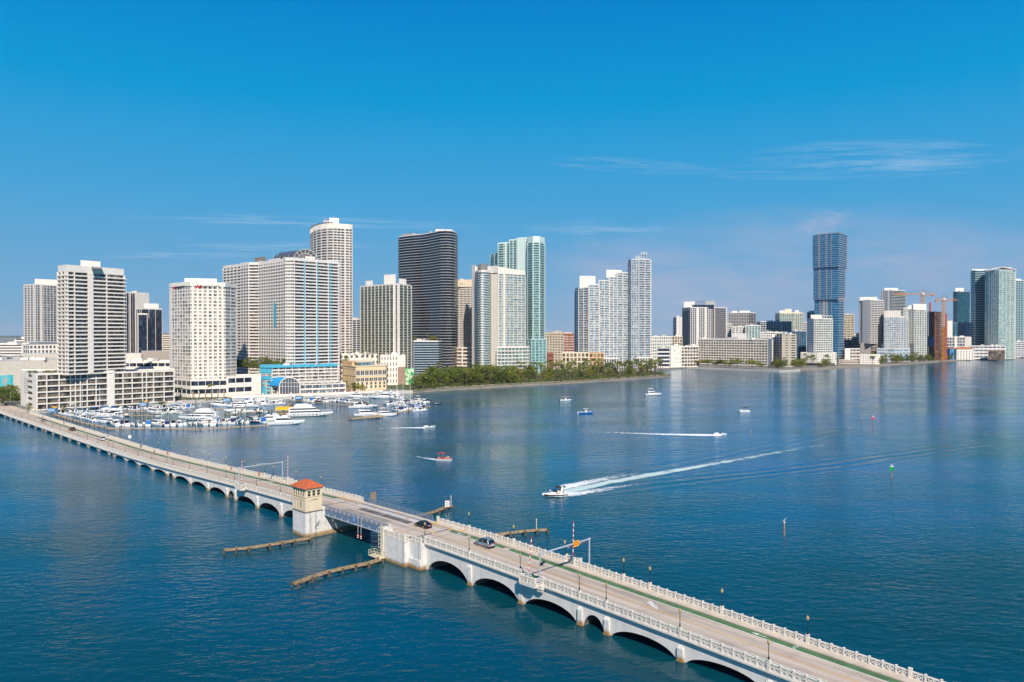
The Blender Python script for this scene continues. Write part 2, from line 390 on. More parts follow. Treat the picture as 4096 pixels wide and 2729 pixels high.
def on_deck(u, v):
    z = 4.0
    for _ in range(50): s, t = st(G(u, v, z)); z = .5 * z + .5 * DZ(s)
    return s, t
def sbox(mb, s0, s1, t0, t1, z0, z1, m=0):    # box in bridge axes
    mb.hexa([BF(s0, t0, z0), BF(s0, t1, z0), BF(s1, t1, z0), BF(s1, t0, z0), BF(s0, t0, z1), BF(s0, t1, z1), BF(s1, t1, z1), BF(s1, t0, z1)], m)
def dbox(mb, s0, s1, t0, t1, o0, o1, m=0, step=4.0):      # box that follows the deck profile
    n_ = max(1, int(round((s1 - s0) / step)))
    R_ = []
    for i in range(n_ + 1):
        s = s0 + (s1 - s0) * i / n_; z = DZ(s)
        R_.append([BF(s, t0, z + o0), BF(s, t0, z + o1), BF(s, t1, z + o1), BF(s, t1, z + o0)])
    mb.loft(R_, m)
def dsheet(mb, s0, s1, t0, t1, o, m=0, step=4.0):
    n_ = max(1, int(round((s1 - s0) / step)))
    for i in range(n_):
        a, b = s0 + (s1 - s0) * i / n_, s0 + (s1 - s0) * (i + 1) / n_
        mb.face([BF(a, t0, DZ(a) + o), BF(a, t1, DZ(a) + o), BF(b, t1, DZ(b) + o), BF(b, t0, DZ(b) + o)], m)
def sbar(mb, s0, z0, s1, z1, t0, t1, w, m=0):
    L = math.hypot(s1 - s0, z1 - z0); a, b = -(z1 - z0) / L * w / 2, (s1 - s0) / L * w / 2
    mb.hexa([BF(s0 - a, t0, z0 - b), BF(s0 - a, t1, z0 - b), BF(s1 - a, t1, z1 - b), BF(s1 - a, t0, z1 - b), BF(s0 + a, t0, z0 + b), BF(s0 + a, t1, z0 + b), BF(s1 + a, t1, z1 + b), BF(s1 + a, t0, z1 + b)], m)
def tbar(mb, t0, z0, t1, z1, s0, s1, w, m=0):
    L = math.hypot(t1 - t0, z1 - z0); a, b = -(z1 - z0) / L * w / 2, (t1 - t0) / L * w / 2
    mb.hexa([BF(s0, t0 - a, z0 - b), BF(s1, t0 - a, z0 - b), BF(s1, t1 - a, z1 - b), BF(s0, t1 - a, z1 - b), BF(s0, t0 + a, z0 + b), BF(s1, t0 + a, z0 + b), BF(s1, t1 + a, z1 + b), BF(s0, t1 + a, z1 + b)], m)

WALLM = concrete('bridge_wall_paint', (.70, .67, .63), (.33, .29, .24), .45)
RAILM = concrete('balustrade_paint', (.72, .66, .58), (.38, .33, .27), .4, scale=1.5)
SOFFM = concrete('soffit_concrete_painted_shade', (.16, .15, .13), (.06, .05, .04), .5)  # concrete colour darkened to paint in the shade under the arches
PIERM = None
def pier_mat():
    m, n, l, b = new_mat('stained_pier_concrete')
    geo = n.new('ShaderNodeNewGeometry'); sp = n.new('ShaderNodeSeparateXYZ'); l.new(geo.outputs['Position'], sp.inputs[0])
    t2 = noise_node(n, l, 2.2, 6, mapscale=(1, 1, .035)); t1 = noise_node(n, l, .8, 5)
    base = ramp(n, l, t1.outputs[0], [(.3, (.58, .56, .54)), (.62, (.72, .70, .66))])
    streak = n.new('ShaderNodeMapRange'); streak.inputs[1].default_value = .53; streak.inputs[2].default_value = .74; streak.inputs[4].default_value = .75; l.new(t2.outputs[0], streak.inputs[0])
    mx = n.new('ShaderNodeMix'); mx.data_type = 'RGBA'; l.new(streak.outputs[0], mx.inputs[0]); l.new(base, mx.inputs[6]); mx.inputs[7].default_value = (.20, .18, .17, 1)
    ad = n.new('ShaderNodeMath'); ad.operation = 'MULTIPLY_ADD'; l.new(t1.outputs[0], ad.inputs[0]); ad.inputs[1].default_value = -1.3; l.new(sp.outputs[2], ad.inputs[2])
    al = n.new('ShaderNodeMapRange'); al.inputs[1].default_value = .45; al.inputs[2].default_value = -.35; al.inputs[3].default_value = 0; al.inputs[4].default_value = 1; l.new(ad.outputs[0], al.inputs[0])
    m2 = n.new('ShaderNodeMix'); m2.data_type = 'RGBA'; l.new(al.outputs[0], m2.inputs[0]); l.new(mx.outputs[2], m2.inputs[6]); m2.inputs[7].default_value = (.30, .17, .05, 1)
    l.new(m2.outputs[2], b.inputs['Base Color']); b.inputs['Roughness'].default_value = .85
    return m
PIERM = pier_mat()
def road_mat():
    m, n, l, b = new_mat('road_concrete')
    mp = n.new('ShaderNodeMapping'); mp.inputs['Rotation'].default_value = (0, 0, -BANG); tc = n.new('ShaderNodeTexCoord'); l.new(tc.outputs['Object'], mp.inputs[0])
    mp2 = n.new('ShaderNodeMapping'); mp2.inputs['Scale'].default_value = (.03, 1.0, 1); l.new(mp.outputs[0], mp2.inputs[0])
    t = n.new('ShaderNodeTexNoise'); t.inputs['Scale'].default_value = 1.0; t.inputs['Detail'].default_value = 4; l.new(mp2.outputs[0], t.inputs['Vector'])
    t2 = noise_node(n, l, .35, 6)
    a = ramp(n, l, t.outputs[0], [(.3, (.33, .265, .215)), (.62, (.52, .43, .345))])
    c = ramp(n, l, t2.outputs[0], [(.25, (.62, .62, .62)), (.5, (1, 1, 1))])
    mx = n.new('ShaderNodeMix'); mx.data_type = 'RGBA'; mx.blend_type = 'MULTIPLY'; mx.inputs[0].default_value = .6; l.new(a, mx.inputs[6]); l.new(c, mx.inputs[7])
    l.new(mx.outputs[2], b.inputs['Base Color']); b.inputs['Roughness'].default_value = .9; return m
ROADM = road_mat()
GREENM = plain('bike_lane_green', (.075, .17, .065), .85, .3, .5)
WALKM = plain('sidewalk_concrete', (.54, .46, .37), .9, .18, .5)
LINEW = plain('white_road_paint', (.75, .74, .70), .7, .2, 3)
LINEY = plain('yellow_road_paint', (.62, .36, .07), .7, .25, 2)
KERBY = plain('yellow_kerb_paint', (.70, .38, .05), .7, .2, 2)
BLUEM = concrete('blue_grey_girder_paint', (.13, .20, .30), (.12, .13, .15), .4)
BLUEL = concrete('pale_blue_girder_paint', (.38, .43, .47), (.22, .2, .2), .4)
BRONZE = plain('lamp_post_bronze', (.030, .030, .034), .4, .2, 4, .6)
LAMPG = plain('lamp_lantern_amber', (.40, .31, .14), .35, .15, 6)
STEEL = plain('galvanised_steel', (.50, .54, .58), .4, .12, 3, .3)
REDP = plain('red_gloss_paint', (.60, .03, .03), .4, .1, 3)
WHP = plain('white_gloss_paint', (.80, .79, .77), .35, .06, 3)
BLACKP = plain('black_gloss_paint', (.012, .012, .014), .3, .1, 3)
WOODM = plain('weathered_timber', (.34, .25, .14), .9, .5, 1.5)
WOODD = plain('wet_timber', (.11, .085, .06), .8, .4, 1.5)
ORANGE = plain('orange_sign_paint', (.90, .36, .02), .5, .08, 3)
SIGNB = plain('blue_sign_paint', (.02, .20, .60), .5, .08, 3)

bridge = thing('causeway_bridge', 'long white arched causeway bridge running from the shore to the lower right corner', 'bridge', BF(45, 6, 0))
PIERS_R = [26.0, 11.8, -2.5, -16.8, -22.6, -36.8, -51.1, -65.4, -71.2, -85.5]
PIERS_L = [75.5, 89.7, 103.9, 118.2, 124.0, 138.1, 152.4, 166.8, 172.6, 187.2, 201.8, 216.4, 231.0, 236.8, 251.4, 266.0, 280.6, 295.2, 309.8, 324.4, 339.0, 344.8, 359.4, 374.0, 388.6, 403.2, 417.8, 432.4, 447.0, 461.6]
TW0, TW1 = 0.0, 12.0
def arch_span(sa, sb, plain_span=False):
    """wall with its arch opening, soffit, both faces"""
    lo, hi = min(sa, sb), max(sa, sb); mb = MB(); n_ = 18; pw = .65
    a, b = lo + pw, hi - pw
    pts = []
    for i in range(n_ + 1):
        k = i / n_; s = a + (b - a) * (.5 - .5 * cos(pi * k)); x = (s - (a + b) / 2) / ((b - a) / 2)
        dm = DZ((lo + hi) / 2); crown = dm - min(2.65 if hi - lo > 8 else 2.1, .55 * dm)
        zb = -.6 + (crown + .6) * sqrt(max(0, 1 - abs(x) ** 2.1))
        pts.append((s, zb))
    top = lambda s: DZ(s) - .02
    for t, fl in ((TW0, 0), (TW1, 1)):
        for (s0, z0), (s1, z1) in zip(pts, pts[1:]):
            q = [BF(s0, t, z0), BF(s1, t, z1), BF(s1, t, top(s1)), BF(s0, t, top(s0))]
            mb.face(q[::-1] if fl == 0 else q, 0)
        for (s0, s1) in ((lo, a), (b, hi)):
            mb.face([BF(s0, t, -1.5), BF(s1, t, -1.5), BF(s1, t, top(s1)), BF(s0, t, top(s0))], 0)
    for (s0, z0), (s1, z1) in zip(pts, pts[1:]):
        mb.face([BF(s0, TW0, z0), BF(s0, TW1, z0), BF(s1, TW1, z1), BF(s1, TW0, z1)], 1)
    for s_ in (a, b): mb.face([BF(s_, TW0, -1.5), BF(s_, TW1, -1.5), BF(s_, TW1, -.55), BF(s_, TW0, -.55)], 0)
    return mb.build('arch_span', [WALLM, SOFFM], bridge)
def pier(s):
    mb = MB(); zt = max(.7, DZ(s) - 1.9)
    for t0, t1 in ((-.34, .02), (TW1 - .02, TW1 + .34)):
        sbox(mb, s - .5, s + .5, t0, t1, -1.5, zt)
        # sloped shoulder
        tt = t1 if t0 < 0 else t0
        mb.hexa([BF(s - .5, t0, zt), BF(s - .5, t1, zt), BF(s + .5, t1, zt), BF(s + .5, t0, zt), BF(s - .35, tt - .01, zt + .5), BF(s - .35, tt + .01, zt + .5), BF(s + .35, tt + .01, zt + .5), BF(s + .35, tt - .01, zt + .5)])
    sbox(mb, s - .62, s + .62, -.46, TW1 + .46, -1.5, .2, 0)
    return mb.build('pier', PIERM, bridge)
def panel(mb, s0, s1, t0, t1, za, zb, H=1.12):
    """one pierced balustrade panel between two posts"""
    tm0, tm1 = t0 + .07, t1 - .07
    sbar(mb, s0, za + H - .07, s1, zb + H - .07, t0, t1, .15)
    sbar(mb, s0, za + .11, s1, zb + .11, t0 + .03, t1 - .03, .22)
    w = .14; L = s1 - s0; z = lambda k, h: za + (zb - za) * k + h
    sbar(mb, s0, z(0, .25), s0 + L * .5, z(.5, H - .17), tm0, tm1, w); sbar(mb, s0 + L * .5, z(.5, H - .17), s1, z(1, .25), tm0, tm1, w)
    sbar(mb, s0, z(0, H - .17), s0 + L * .5, z(.5, .25), tm0, tm1, w); sbar(mb, s0 + L * .5, z(.5, .25), s1, z(1, H - .17), tm0, tm1, w)
    sbar(mb, s0 + L * .5, z(.5, .2), s0 + L * .5 + .001, z(.5, H - .1), tm0 - .01, tm1 + .01, w * 1.15)
def post(mb, s, t0, t1, H=1.22, w=.2, z=None):
    z = DZ(s) if z is None else z
    sbox(mb, s - w / 2, s + w / 2, t0 - .04, t1 + .04, z - .25, z + H)
    sbox(mb, s - w / 2 - .04, s + w / 2 + .04, t0 - .08, t1 + .08, z + H, z + H + .07)
def balustrade(sa, sb, t0, t1, far=False, endposts=True):
    lo, hi = min(sa, sb), max(sa, sb); n_ = max(1, int(round((hi - lo) / 1.8))); mb = MB()
    detail = lo < 300
    for i in range(n_):
        a, b = lo + (hi - lo) * i / n_, lo + (hi - lo) * (i + 1) / n_
        panel(mb, a + .13, b - .13, t0, t1, DZ(a), DZ(b))
        if i > 0 or not endposts: post(mb, a, t0, t1)
    if endposts: post(mb, hi - .02, t0 - .03, t1 + .03, 1.42, .46)
    o = mb.build('balustrade', RAILM, bridge)
    # cornice below
    mb2 = MB(); dbox(mb2, lo, hi, t0 - .12, t1 + .1, -.32, -.02, 0, 3.0)
    mb2.build('cornice', RAILM, o)
    return o
NEAR = (-.46, -.18); FAR = (11.95, 12.23)
right = sorted(PIERS_R); left = sorted(PIERS_L)
for a, b in list(zip(right, right[1:])) + [(-100, -85.5)]:
    arch_span(a, b)
for a, b in zip(left, left[1:]): arch_span(a, b)
for s in right[:-1] + left[1:]: pier(s)
# balustrades run post to post; the gate bays leave gaps
gate_n = (-8.9, -5.2)
def rails(seq, t):
    for a, b in zip(seq, seq[1:]): balustrade(a, b, *t)
nearR = [-100, -85.5, -71.2, -65.4, -51.1, -36.8, -22.6, -16.8, -8.2]
rails(nearR, NEAR); balustrade(-3.0, 11.8, *NEAR); balustrade(11.8, 26.0, *NEAR)
rails([-100, -85.5, -71.2, -65.4, -51.1, -36.8, -22.6, -16.8, -5.0], FAR); balustrade(-2.6, 11.8, *FAR); rails([11.8, 26.0, 37.0], FAR)
rails([72.5, 89.7, 103.9, 111.0], NEAR); rails([114.0, 124.0, 138.1, 152.4, 166.8, 172.6, 187.2, 201.8, 216.4, 231.0, 236.8, 251.4, 266.0, 280.6, 295.2, 309.8, 324.4, 339.0, 344.8, 359.4, 374.0, 388.6, 403.2, 417.8, 432.4, 447.0, 475], NEAR)
rails([68.0, 89.7, 103.9, 109.0], FAR); rails([111.5, 124.0, 138.1, 152.4, 166.8, 172.6, 187.2, 201.8, 216.4, 231.0, 236.8, 251.4, 266.0, 280.6, 295.2, 309.8, 324.4, 339.0, 344.8, 359.4, 374.0, 388.6, 403.2, 417.8, 430], FAR)
# projecting gate bays: small lookouts of balustrade
def gate_bay(s, t_in, out, name='balustrade'):
    mb = MB(); z = DZ(s); sg = 1 if out > t_in else -1
    t0, t1 = sorted((t_in, out))
    sbox(mb, s - 1.9, s + 1.9, t0, t1, z - .55, z - .01)
    mb.hexa([BF(s - 1.0, t_in - .05, z - 1.2), BF(s - 1.0, t_in + .05, z - 1.2), BF(s + 1.0, t_in + .05, z - 1.2), BF(s + 1.0, t_in - .05, z - 1.2), BF(s - 1.7, t0, z - .55), BF(s - 1.7, t1, z - .55), BF(s + 1.7, t1, z - .55), BF(s + 1.7, t0, z - .55)])
    a, b = (out, out + .28) if sg < 0 else (out - .28, out)
    panel(mb, s - 1.75, s, a, b, z, z); panel(mb, s, s + 1.75, a, b, z, z)
    for q in (s - 1.85, s, s + 1.85): post(mb, q, a, b, z=z)
    for q in (s - 1.85, s + 1.85):
        tbar(mb, t0 + .1, z + 1.05, t1 - .1, z + 1.05, q - .14, q + .14, .15); tbar(mb, t0 + .1, z + .11, t1 - .1, z + .11, q - .1, q + .1, .22)
        tbar(mb, t0 + .1, z + .2, t1 - .1, z + .98, q - .07, q + .07, .09); tbar(mb, t0 + .1, z + .98, t1 - .1, z + .2, q - .07, q + .07, .09)
    return mb.build(name, RAILM, bridge)
gate_bay(-6.2 + .5, -.3, -1.9); gate_bay(-3.8, 12.1, 13.5); gate_bay(112.5, -.3, -1.9); gate_bay(110.2, 12.1, 13.5)
# bracket for the gantry posts
for s_, t_ in ((-7.9, -.75), (114.2, -.75), (-7.9, 12.95), (114.2, 12.95)):
    mb = MB(); z = DZ(s_); sbox(mb, s_ - .8, s_ + .8, min(t_, t_ + .5) - .35, max(t_, t_ + .5) + .1, z - .75, z - .02); sbox(mb, s_ - .55, s_ + .55, t_ - .2, t_ + .4, z - 1.2, z - .75); mb.build('bracket', RAILM, bridge)
# deck: road, bike lanes, walks
def deck(a, b, nm='roadway'):
    mb = MB(); dsheet(mb, a, b, 0, 12, 0.0); o = mb.build(nm, ROADM, bridge); o['kind'] = 'structure'
deck(-100, 38.9); deck(66.3, 480)
for (a, b) in ((-100, 29.5), (77.0, 400)):
    for t0, t1 in ((8.86, 10.25), (.95, 2.3)):
        mb = MB(); dsheet(mb, a, b, t0, t1, .004); mb.build('bike_lane', GREENM, bridge)
    for t0 in (8.68, 2.36):
        mb = MB(); dsheet(mb, a, b, t0, t0 + .14, .008); mb.build('lane_marking', LINEW, bridge)
for (a, b) in ((-100, 38.5), (66.8, 480)):
    mb = MB()
    for t0 in (5.36, 5.60): dsheet(mb, a, b, t0, t0 + .11, .006)
    mb.build('centre_line', LINEY, bridge)
    for t0, t1 in ((10.42, 11.97), (-.2, .8)):
        mb = MB(); dbox(mb, a, b, t0, t1, 0, .15); mb.build('sidewalk', WALKM, bridge)
    mb = MB(); dsheet(mb, a, b, 10.2, 10.42, .007); mb.build('gutter', plain('dirty_gutter', (.20, .17, .13), .95, .4, .6), bridge)
for (a, b) in ((29.5, 38.5), (66.8, 77)):
    mb = MB(); dsheet(mb, a, b, 8.62, 8.8, .008); mb.build('lane_marking', LINEW, bridge)
# stop bars, joints, patches and kerb paint
JOINTM = plain('dark_joint_patch', (.10, .11, .13), .9, .2, 1)
mb = MB()
for s0, w, t0, t1 in ((30.3, .55, .6, 5.2), (30.3, .55, 5.9, 10.0), (27.3, .14, .3, 10.2), (71.2, .5, .4, 5.3), (71.2, .5, 5.8, 9.3), (75.0, .12, .4, 10.2), (158, .3, .4, 10.2)):
    dsheet(mb, s0, s0 + w, t0, t1, .012)
mb.build('expansion_joint', JOINTM, bridge)
mb = MB()
for s0, s1, t0, t1 in ((28.6, 31.8, 10.36, 10.5), (34.2, 37.6, 10.36, 10.5), (36.2, 36.8, 10.5, 11.9), (70.2, 74.5, 10.36, 10.5), (66.9, 67.5, 10.5, 11.9), (26.6, 27.3, 10.5, 11.9), (33.2, 37.8, .78, .94), (30.4, 30.75, 5.25, 5.85), (76.6, 77.2, 10.4, 11.9)):
    dbox(mb, s0, s1, t0, t1, .0, .165)
mb.build('yellow_kerb', KERBY, bridge)
# bike symbols and arrows in the far lane
def arrow(mb, s, t, o=.012, L=2.6):
    q = lambda a, b: BF(s + a, t + b, DZ(s + a) + o)
    mb.face([q(0, -.07), q(0, .07), q(L * .62, .07), q(L * .62, -.07)]); mb.face([q(L * .55, -.34), q(L * .55, .34), q(L, 0)])
def bike(mb, s, t, o=.012):
    q = lambda a, b: BF(s + a, t + b, DZ(s) + o)
    for c in (.45, -.45):
        for i in range(10):
            a0, a1 = 2 * pi * i / 10, 2 * pi * (i + 1) / 10
            mb.face([q(.45 * cos(a0), c + .38 * sin(a0)), q(.45 * cos(a1), c + .38 * sin(a1)), q(.33 * cos(a1), c + .27 * sin(a1)), q(.33 * cos(a0), c + .27 * sin(a0))])
    mb.face([q(-.05, -.45), q(.08, -.45), q(.6, .1), q(.5, .1)]); mb.face([q(-.05, .45), q(.08, .45), q(.6, .1), q(.5, .1)]); mb.face([q(.5, -.4), q(.62, -.4), q(.62, .45), q(.5, .45)])
mb = MB()
for s_ in (24.5, -45.9, 196, 262): arrow(mb, s_, 9.55)
for s_ in (-50.2, 258): bike(mb, s_, 9.55)
mb.build('lane_marking', LINEW, bridge)
mb = MB(); q = lambda a, b: BF(a, b, DZ(a) + .014)
for k in range(4): mb.face([q(-28.6 + k * .8, 5.9 + k * .28), q(-28.0 + k * .8, 5.9 + k * .28), q(-26.9 + k * .5, 7.2 + k * .3), q(-27.4 + k * .5, 7.2 + k * .3)])
mb.build('road_scrape', plain('pale_scrape', (.62, .59, .55), .9, .2, 2), bridge)

# bascule leaf
def bascule():
    sa, sb = 39.0, 66.2
    mb = MB(); dsheet(mb, sa, sb, .3, 10.3, 0.0, 0, 3); o = mb.build('bascule_deck', [ROADM], bridge)
    g = plain('dark_steel_grating', (.13, .11, .10), .8, .3, .5)
    mb = MB()
    dsheet(mb, 41, 61.8, 6.1, 8.0, .005); mb.build('grating', g, o)
    mb = MB(); dsheet(mb, 45, 64.0, 2.9, 5.1, .005); mb.build('grating', plain('worn_grating', (.30, .26, .22), .8, .25, .4), o)
    mb = MB(); dsheet(mb, sa, sb, 8.5, 9.5, .005); mb.build('lane_marking', plain('pale_deck_edge', (.55, .53, .52), .8, .2, .6), o)
    mb = MB(); dsheet(mb, sa, sb, 2.15, 2.5, .005); mb.build('lane_marking', plain('pale_deck_edge', (.55, .53, .52), .8, .2, .6), o)
    mb = MB()
    for s_ in (44, 49, 54, 59): dsheet(mb, s_, s_ + .1, 2.4, 8.5, .009)
    dsheet(mb, 52.3, 52.6, .4, 10, .01)
    mb.build('expansion_joint', plain('pale_joint', (.5, .48, .45), .8, .2, 2), o)
    mb = MB(); dbox(mb, sa, sb, 10.3, 11.9, -.1, .13, 0, 3); mb.build('sidewalk', WALKM, o)
    mb = MB(); dbox(mb, sa, sb, 10.18, 10.298, -.1, .2, 0, 3); mb.build('kerb', BLUEM, o)
    mb = MB(); dbox(mb, 50.5, 51.4, 10.3, 11.5, .135, .16, 0, 3); mb.build('yellow_kerb', KERBY, o)
    for t0, t1 in ((-.42, -.22), (12.0, 12.2)):
        mb = MB(); n_ = 14
        for i in range(n_):
            a, b = sa + (sb - sa) * i / n_, sa + (sb - sa) * (i + 1) / n_
            za, zb = DZ(a), DZ(b); w = .07; L = b - a; H = 1.2
            sbar(mb, a, za + H, b, zb + H, t0, t1, .12); sbar(mb, a, za + .15, b, zb + .15, t0, t1, .16); sbar(mb, a, za + .68, b, zb + .68, t0 + .06, t1 - .06, .05)
            for k in range(2):
                p, q_ = a + L * k / 2, a + L * (k + 1) / 2
                sbar(mb, p, za + .2, q_, zb + H - .05, t0 + .06, t1 - .06, w); sbar(mb, p, za + H - .05, q_, zb + .2, t0 + .06, t1 - .06, w)
            sbox(mb, a - .06, a + .06, t0, t1, za, za + H + .1)
        mb.build('railing', BLUEM, o)
        mb = MB(); dbox(mb, sa, sb, t0 - .02, t1 + .05, -1.0, .05, 0, 3); mb.build('fascia_girder', BLUEM, o)
        mb = MB(); dbox(mb, sa, sb, t0 - .22, t1 + .2, -1.14, -1.003, 0, 3)
        if t0 < 0:
            for i in range(9):
                s_ = sa + 1.5 + i * 3; sbox(mb, s_, s_ + .22, t0 - .16, t0 + .02, DZ(s_) - 1.02, DZ(s_) - .45)
        mb.build('flange', BLUEL, o)
    mb = MB()
    for t in (2, 5, 8, 11): dbox(mb, sa, sb, t, t + .35, -1.6, -.1, 0, 3)
    for s_ in range(41, 66, 4): sbox(mb, s_, s_ + .3, -.1, 12, DZ(s_) - 1.1, DZ(s_) - .1)
    mb.build('under_girder', BLUEM, o)
bascule()
# bascule piers: right (with stepped face) and left (behind the control tower)
mb = MB()
z = 5.55
sbox(mb, 30.1, 38.9, -2.6, 14.2, -1.5, z - .1); sbox(mb, 26.0, 30.1, -1.32, 13.4, -1.5, z - .12); sbox(mb, 26.1, 30.1, -1.62, -1.3, -1.5, 2.0); sbox(mb, 37.9, 38.9, -2.75, -1.2, -1.5, z + 1.5)
mb.build('bascule_pier', PIERM, bridge)
mb = MB()
for s0, s1 in zip([30.3, 32.2, 34.1, 36.0], [32.2, 34.1, 36.0, 37.8]): panel(mb, s0 + .13, s1 - .13, -2.6, -2.32, z, z); post(mb, s0 + .02, -2.6, -2.32, z=z)
for s0, s1 in ((26.2, 28.1), (28.1, 30.0)): panel(mb, s0 + .13, s1 - .1, -1.35, -1.07, z, z); post(mb, s0, -1.35, -1.07, z=z)
post(mb, 30.25, -2.66, -2.3, 1.4, .5, z)
tbar(mb, -2.4, z + 1.05, -1.2, z + 1.05, 30.05, 30.33, .15); tbar(mb, -2.4, z + .11, -1.2, z + .11, 30.05, 30.3, .22); tbar(mb, -2.4, z + .2, -1.2, z + 1, 30.1, 30.26, .1); tbar(mb, -2.4, z + 1, -1.2, z + .2, 30.1, 30.26, .1)
post(mb, 37.6, -2.4, -.5, 1.15, .4, z); sbox(mb, 38.5, 38.88, -.6, -.15, z, z + 1.65)
mb.build('balustrade', RAILM, bridge)
mb = MB()
sbox(mb, 66.4, 72.4, -1.2, 13.2, -1.5, 5.4); sbox(mb, 66.25, 67.2, -1.5, 2.9, -1.5, 4.0); sbox(mb, 66.3, 67.2, -1.5, -.5, 3.9, 6.9)
mb.build('bascule_pier', PIERM, bridge)
mb = MB(); sbox(mb, 65.2, 66.2, -6.2, 5.0, -.5, .55, 0); sbox(mb, 64.9, 65.2, -6.2, 13, .05, .4, 0); mb.build('fender_sill', WOODM, bridge)

# control tower on the left pier
def control_tower():
    s0, s1, t0, t1 = 66.0, 72.3, -5.95, -1.5
    t_ = thing('control_tower', 'cream bridge control tower with red tiled hip roof beside the lifting span', 'control tower', BF(69, -3.7, 0))
    mb = MB(); sbox(mb, s0, s1, t0, t1, -1.5, 6.2); mb.build('base', PIERM, t_)
    CRM = concrete('tower_cream_paint', (.72, .60, .42), (.4, .3, .2), .35)
    mb = MB(); sbox(mb, s0 - .02, s1 + .02, t0 - .02, t1 + .02, 6.2, 11.95)
    mb.build('wall', CRM, t_)
    mb = MB(); e = .16
    sbox(mb, s0 - e, s1 + e, t0 - e, t1 + e, 6.12, 6.3, 1); sbox(mb, s0 - .1, s1 + .1, t0 - .1, t1 + .1, 9.0, 9.35); sbox(mb, s0 - .14, s1 + .14, t0 - .14, t1 + .14, 9.75, 9.9); sbox(mb, s0 - e, s1 + e, t0 - e, t1 + e, 11.45, 11.8)
    sbox(mb, s0 - .3, s1 + .3, t0 - .3, t1 + .3, 11.8, 11.98)
    for a in (s0 - .08, s1 - .62): sbox(mb, a, a + .7, t0 - .09, t0 + .3, 6.3, 9.0)
    for k in range(3): a = s0 + 1.35 + k * 1.55; sbox(mb, a, a + .45, t0 - .08, t0 + .1, 6.5, 8.9)
    for b in (t0 - .08, t1 - .62): sbox(mb, s0 - .09, s0 + .3, b, b + .7, 6.3, 9.0)
    mb.build('moulding', [CRM, plain('dark_ledge', (.2, .17, .13), .9)], t_)
    frm = plain('window_frame_cream', (.70, .62, .46), .6); pane = plain('dark_window_glass', (.035, .033, .032), .12, .3, 1.0)
    def win(face, c, w):
        mb = MB(); p = MB(); zb, zt = 10.05, 11.35
        if face == 't':
            y = t0 - .05; sbox(p, c - w / 2, c + w / 2, y, y + .04, zb, zt)
            for a in (c - w / 2 - .08, c + w / 2): sbox(mb, a, a + .08, y - .04, y + .04, zb - .08, zt + .08)
            for zz in (zb - .08, (zb + zt) / 2 - .04, zt): sbox(mb, c - w / 2, c + w / 2, y - .035, y + .035, zz, zz + .08)
        else:
            x = s0 - .06; sbox(p, x, x + .04, c - w / 2, c + w / 2, zb, zt)
            for a in (c - w / 2 - .08, c + w / 2): sbox(mb, x - .04, x + .04, a, a + .08, zb - .08, zt + .08)
            for zz in (zb - .08, (zb + zt) / 2 - .04, zt): sbox(mb, x - .035, x + .035, c - w / 2, c + w / 2, zz, zz + .08)
        o = p.build('window', pane, t_); mb.build('frame', frm, o)
    for k in range(5): win('t', s0 + .95 + k * 1.1, .55)
    for k in range(3): win('s', t0 + .95 + k * 1.28, .78)
    # roof
    m, n, l, b = new_mat('red_roof_tiles')
    tn = noise_node(n, l, 2.5, 3); tn2 = noise_node(n, l, 1.7, 2, mapscale=(1, 1, 1))
    c1 = ramp(n, l, tn.outputs[0], [(.35, (.42, .075, .02)), (.6, (.60, .14, .045)), (.73, (.66, .2, .08)), (.78, (.7, .6, .5))])
    l.new(c1, b.inputs['Base Color']); b.inputs['Roughness'].default_value = .8
    wv = n.new('ShaderNodeTexWave'); wv.inputs['Scale'].default_value = 2.2; tc = n.new('ShaderNodeTexCoord'); mp = n.new('ShaderNodeMapping'); mp.inputs['Rotation'].default_value = (0, 0, -BANG); l.new(tc.outputs['Object'], mp.inputs[0]); l.new(mp.outputs[0], wv.inputs[0])
    bp = n.new('ShaderNodeBump'); bp.inputs['Strength'].default_value = .6; bp.inputs['Distance'].default_value = .1; l.new(wv.outputs[1], bp.inputs['Height']); l.new(bp.outputs[0], b.inputs['Normal'])
    e = .55; mb = MB(); A = [BF(s0 - e, t0 - e, 12.0), BF(s1 + e, t0 - e, 12.0), BF(s1 + e, t1 + e, 12.0), BF(s0 - e, t1 + e, 12.0)]
    cm = (t0 + t1) / 2; r0, r1 = BF(s0 + 2.6, cm, 13.7), BF(s1 - 2.6, cm, 13.7)
    mb.face([A[0], A[1], r1, r0]); mb.face([A[1], A[2], r1]); mb.face([A[2], A[3], r0, r1]); mb.face([A[3], A[0], r0]); mb.face(A[::-1])
    lo = [(x, y, 11.98) for x, y, _ in A]
    for i in range(4): j = (i + 1) % 4; mb.face([lo[i], lo[j], A[j], A[i]])
    r_ = mb.build('roof', m, t_)
    mb = MB()
    for p, q_ in ((A[0], r0), (A[1], r1), (A[2], r1), (A[3], r0), (r0, r1)): mb.tube(p, q_, .1, .1, 6)
    mb.build('ridge', m, r_)
    # graffiti strokes and the narrow slit window
    mb = MB(); rr = random.Random(3)
    for k in range(9): b_ = t0 + 1.5 + k * .19; z0 = 8.95 + rr.uniform(0, .2) + .45; tbar(mb, b_, z0 - .45, b_ + rr.uniform(-.1, .25), z0 - .45 + rr.uniform(.12, .3), s0 - .115, s0 - .105, .07)
    for k in range(6): b_ = t0 + 2.5 + k * .2; tbar(mb, b_, 1.9 + k * .1, b_ + .35, 2.5 + k * .25, s0 - .012, s0 - .004, .09)
    for k in range(5): b_ = t0 + 2.5 + k * .2; tbar(mb, b_, 1.6, b_ + .1, 1.75, s0 - .012, s0 - .004, .12)
    for k in range(3): b_ = t0 + 2.4 + k * .33; tbar(mb, b_, .2, b_ + .03, .75, s0 - .012, s0 - .004, .1)
